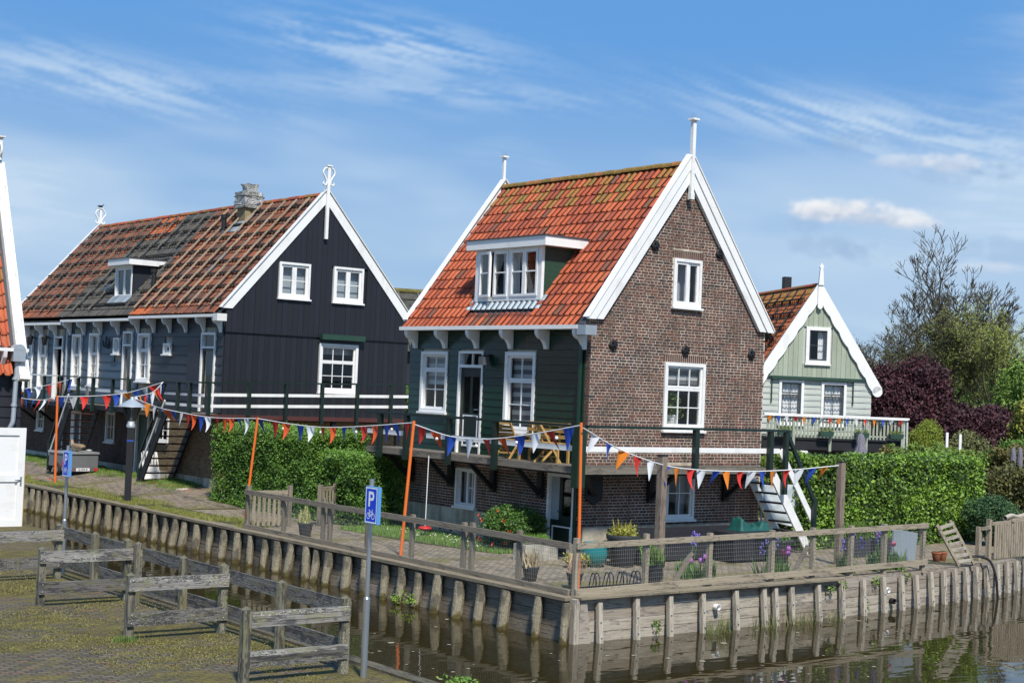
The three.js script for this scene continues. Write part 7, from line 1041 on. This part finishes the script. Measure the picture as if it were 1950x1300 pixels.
plantIn(pots.d.o, 'plant', 60, smallLeaf, pots.d.y, 0.20, 0.1, [0.35, 0.33, 0.04], [0.5, 0.45, 0.08], 4); plantIn(pots.f.o, 'plant', 120, smallLeaf, pots.f.y, 0.28, 0.14, [0.16, 0.22, 0.03], [0.5, 0.42, 0.08], 5); plantIn(pots.f.o, 'shoots', 9, bladeGeo, pots.f.y, 0.2, 0.0, [0.3, 0.3, 0.05], [0.5, 0.42, 0.08], 15, true);
plantIn(pots.g.o, 'plant', 60, smallLeaf, pots.g.y, 0.20, 0.14, [0.07, 0.17, 0.02], [0.16, 0.28, 0.05], 6); plantIn(pots.h.o, 'plant', 26, bladeGeo, pots.h.y, 0.15, 0.02, [0.10, 0.20, 0.03], [0.2, 0.32, 0.06], 7, true); plantIn(pots.i.o, 'plant', 120, smallLeaf, pots.i.y, 0.30, 0.08, [0.06, 0.15, 0.02], [0.12, 0.24, 0.03], 8); plantIn(pots.j.o, 'plant', 70, fineLeaf, pots.j.y, 0.16, 0.5, [0.05, 0.12, 0.02], [0.16, 0.22, 0.04], 9);
balconyPlanters.forEach((p, k) => { const r = rng(70 + k), it = []; for (let q = 0; q < 40; q++) it.push({ p: [0.04 + r() * 0.48, 0.17 + r() * 0.10, 0.03 + r() * 0.14], s: 0.8, c: vary(r, [0.08, 0.16, 0.02], [0.2, 0.22, 0.05]) }); scatter(p, 'plants', it, smallLeaf, leafMatt, 71 + k); });
{ const pl = (u, v, w, seed, geo, a, b) => { const o = thing('planter_greens', seed === 1 ? 'grassy leaves growing in the left black planter box' : seed === 2 ? 'bright green leaves growing in the wider black planter box' : 'grass growing in the concrete trough', 'plant', [u, 0.36, v]); const r = rng(seed), it = []; for (let k = 0; k < 110; k++) it.push({ p: [r() * w, r() * 0.12, -r() * 0.35], s: 0.8 + 0.4 * r(), c: vary(r, a, b), up: geo !== smallLeaf }); scatter(o, 'leaves', it, geo, leafMatt, seed); }; pl(6.75, -1.95, 0.52, 1, bladeGeo, [0.08, 0.16, 0.02], [0.16, 0.26, 0.04]); pl(7.6, -2.05, 0.9, 2, smallLeaf, [0.12, 0.24, 0.02], [0.22, 0.36, 0.05]); pl(-1.53, 0.07, 0.76, 3, grassGeo, [0.08, 0.18, 0.02], [0.18, 0.32, 0.04]); }
// tulips, bluebells and leaves along the inside of the wire fence
function flowers(label, u, v, cols, n, h, seed, bell) {
  const o = thing('flower_clump', label, 'flowers', [u, 0, v]), r = rng(seed), it = []; for (let k = 0; k < 16; k++) it.push({ p: [(r() - 0.5) * 0.4, 0, (r() - 0.5) * 0.25], s: 0.8 + 0.6 * r(), c: vary(r, [0.07, 0.16, 0.03], [0.14, 0.25, 0.06]), up: 1 }); scatter(o, 'leaves', it, bladeGeo, leafMatt, seed);
  for (let k = 0; k < n; k++) { const x = (r() - 0.5) * 0.75, z = (r() - 0.5) * 0.3, hh = h * (0.75 + 0.4 * r()), f = part(o, 'stem', rod([x * 0.5, 0, z * 0.5], [x, hh, z], 0.006, 0.005, 5), mat([0.1, 0.2, 0.05], 0.8)); const c = cols[k % cols.length];
    if (bell) for (let q = 0; q < 9; q++) part(f, 'bell', new THREE.SphereGeometry(0.022, 6, 5).scale(1, 1.3, 1).translate(x + (r() - 0.5) * 0.09, hh - q * 0.028 + 0.06, z + (r() - 0.5) * 0.09), c); else part(f, 'petals', lathe([[0.0, -0.01], [0.035, 0.0], [0.05, 0.035], [0.045, 0.075], [0.03, 0.095], [0.02, 0.08]], 10).translate(x, hh, z), c); }
}
const lilac = mat([0.38, 0.11, 0.42], 0.6), pink = mat([0.62, 0.08, 0.16], 0.6), violet = mat([0.15, 0.12, 0.42], 0.6), plum = mat([0.22, 0.04, 0.08], 0.6);
flowers('lilac and pink tulips behind the wire fence near the square post', -0.25, -3.9, [lilac, lilac, lilac, pink, lilac, lilac], 6, 0.46, 31, false); flowers('tall bluebells above the lilac tulips', -0.15, -3.35, [violet], 3, 0.80, 32, true); flowers('purple bluebells and pink tulips at the middle fence post', 1.55, -4.0, [violet], 4, 0.85, 33, true); flowers('pink tulips beside the middle fence post', 1.85, -4.05, [lilac, pink, lilac], 3, 0.5, 34, false);
flowers('violet bluebells in front of the second square post', 4.0, -4.0, [violet], 4, 0.78, 35, true); flowers('slender violet flowers between fence posts', 5.1, -3.8, [violet], 2, 0.82, 36, true); flowers('dark red columbine left of the zinc container', 5.5, -3.8, [plum], 2, 0.62, 37, false); flowers('single bright pink tulip by the fence post', 5.75, -3.95, [pink], 1, 0.5, 38, false);
// weeds on the bulkheads and the bush at the quay edge
{ const r = rng(88), spots = [[-2.3, -0.6], [2.62, -0.2], [3.05, -0.15], [3.9, -0.62], [4.3, -0.14], [5.5, -0.1]]; spots.forEach(([u, y], k) => { const o = thing('weed', ['low green weed on the pale bulkhead nearest the terrace corner', 'second green weed from the terrace corner on the pale bulkhead', 'third green weed from the terrace corner on the pale bulkhead', 'low green weed above the waterline left of the white drain pipe', 'high green weed left of the white drain pipe in the bulkhead', 'green weed on the pale bulkhead right of the drain pipes'][k], 'weed', [u, y, edgeV(u) - 0.07], 'weeds on the pale bulkhead'); plantIn(o, 'leaves', 7, smallLeaf, 0, 0.05, 0.05, [0.10, 0.18, 0.03], [0.2, 0.28, 0.05], 300 + k); }); 
  [[0.3, -0.72], [-0.2, -0.70]].forEach(([v, y], k) => { const o = thing('weed', k ? 'right of two bright weeds beside the round bulkhead posts' : 'left of two bright weeds beside the round bulkhead posts', 'weed', [-4.62, y, v], 'weeds on the dark bulkhead'); plantIn(o, 'leaves', 9, smallLeaf, 0, 0.06, 0.16, [0.14, 0.26, 0.02], [0.26, 0.38, 0.05], 330 + k); });
  const e = thing('edge_weed', 'leafy green weed at the quay edge near the bottom of the picture', 'weed', [-10.3, -0.2, -9.6]); plantIn(e, 'leaves', 45, smallLeaf, 0.02, 0.2, 0.12, [0.08, 0.18, 0.02], [0.2, 0.32, 0.05], 340);
  const q = thing('grass_tuft', 'green grass tuft at the foot of a bicycle stall post', 'grass', [-12.5, -0.2, -4.5]); plantIn(q, 'blades', 40, grassGeo, 0, 0.14, 0.0, [0.09, 0.15, 0.03], [0.17, 0.24, 0.05], 341, true);
  const fl = thing('verge_flowers', 'small orange flowers on the verge beside the thin orange pole', 'flowers', [-3.55, 0.0, 21.6]); plantIn(fl, 'leaves', 40, grassGeo, 0, 0.4, 0, [0.1, 0.2, 0.02], [0.2, 0.3, 0.04], 342, true); for (let k = 0; k < 7; k++) part(fl, 'blossom', new THREE.SphereGeometry(0.025, 8, 6).scale(1, 0.7, 1).translate((r() - 0.5) * 0.7, 0.14 + r() * 0.08, (r() - 0.5) * 0.7), k % 2 ? M.clothOrange : M.clothRed);
}
renderer.render(scene, camera);
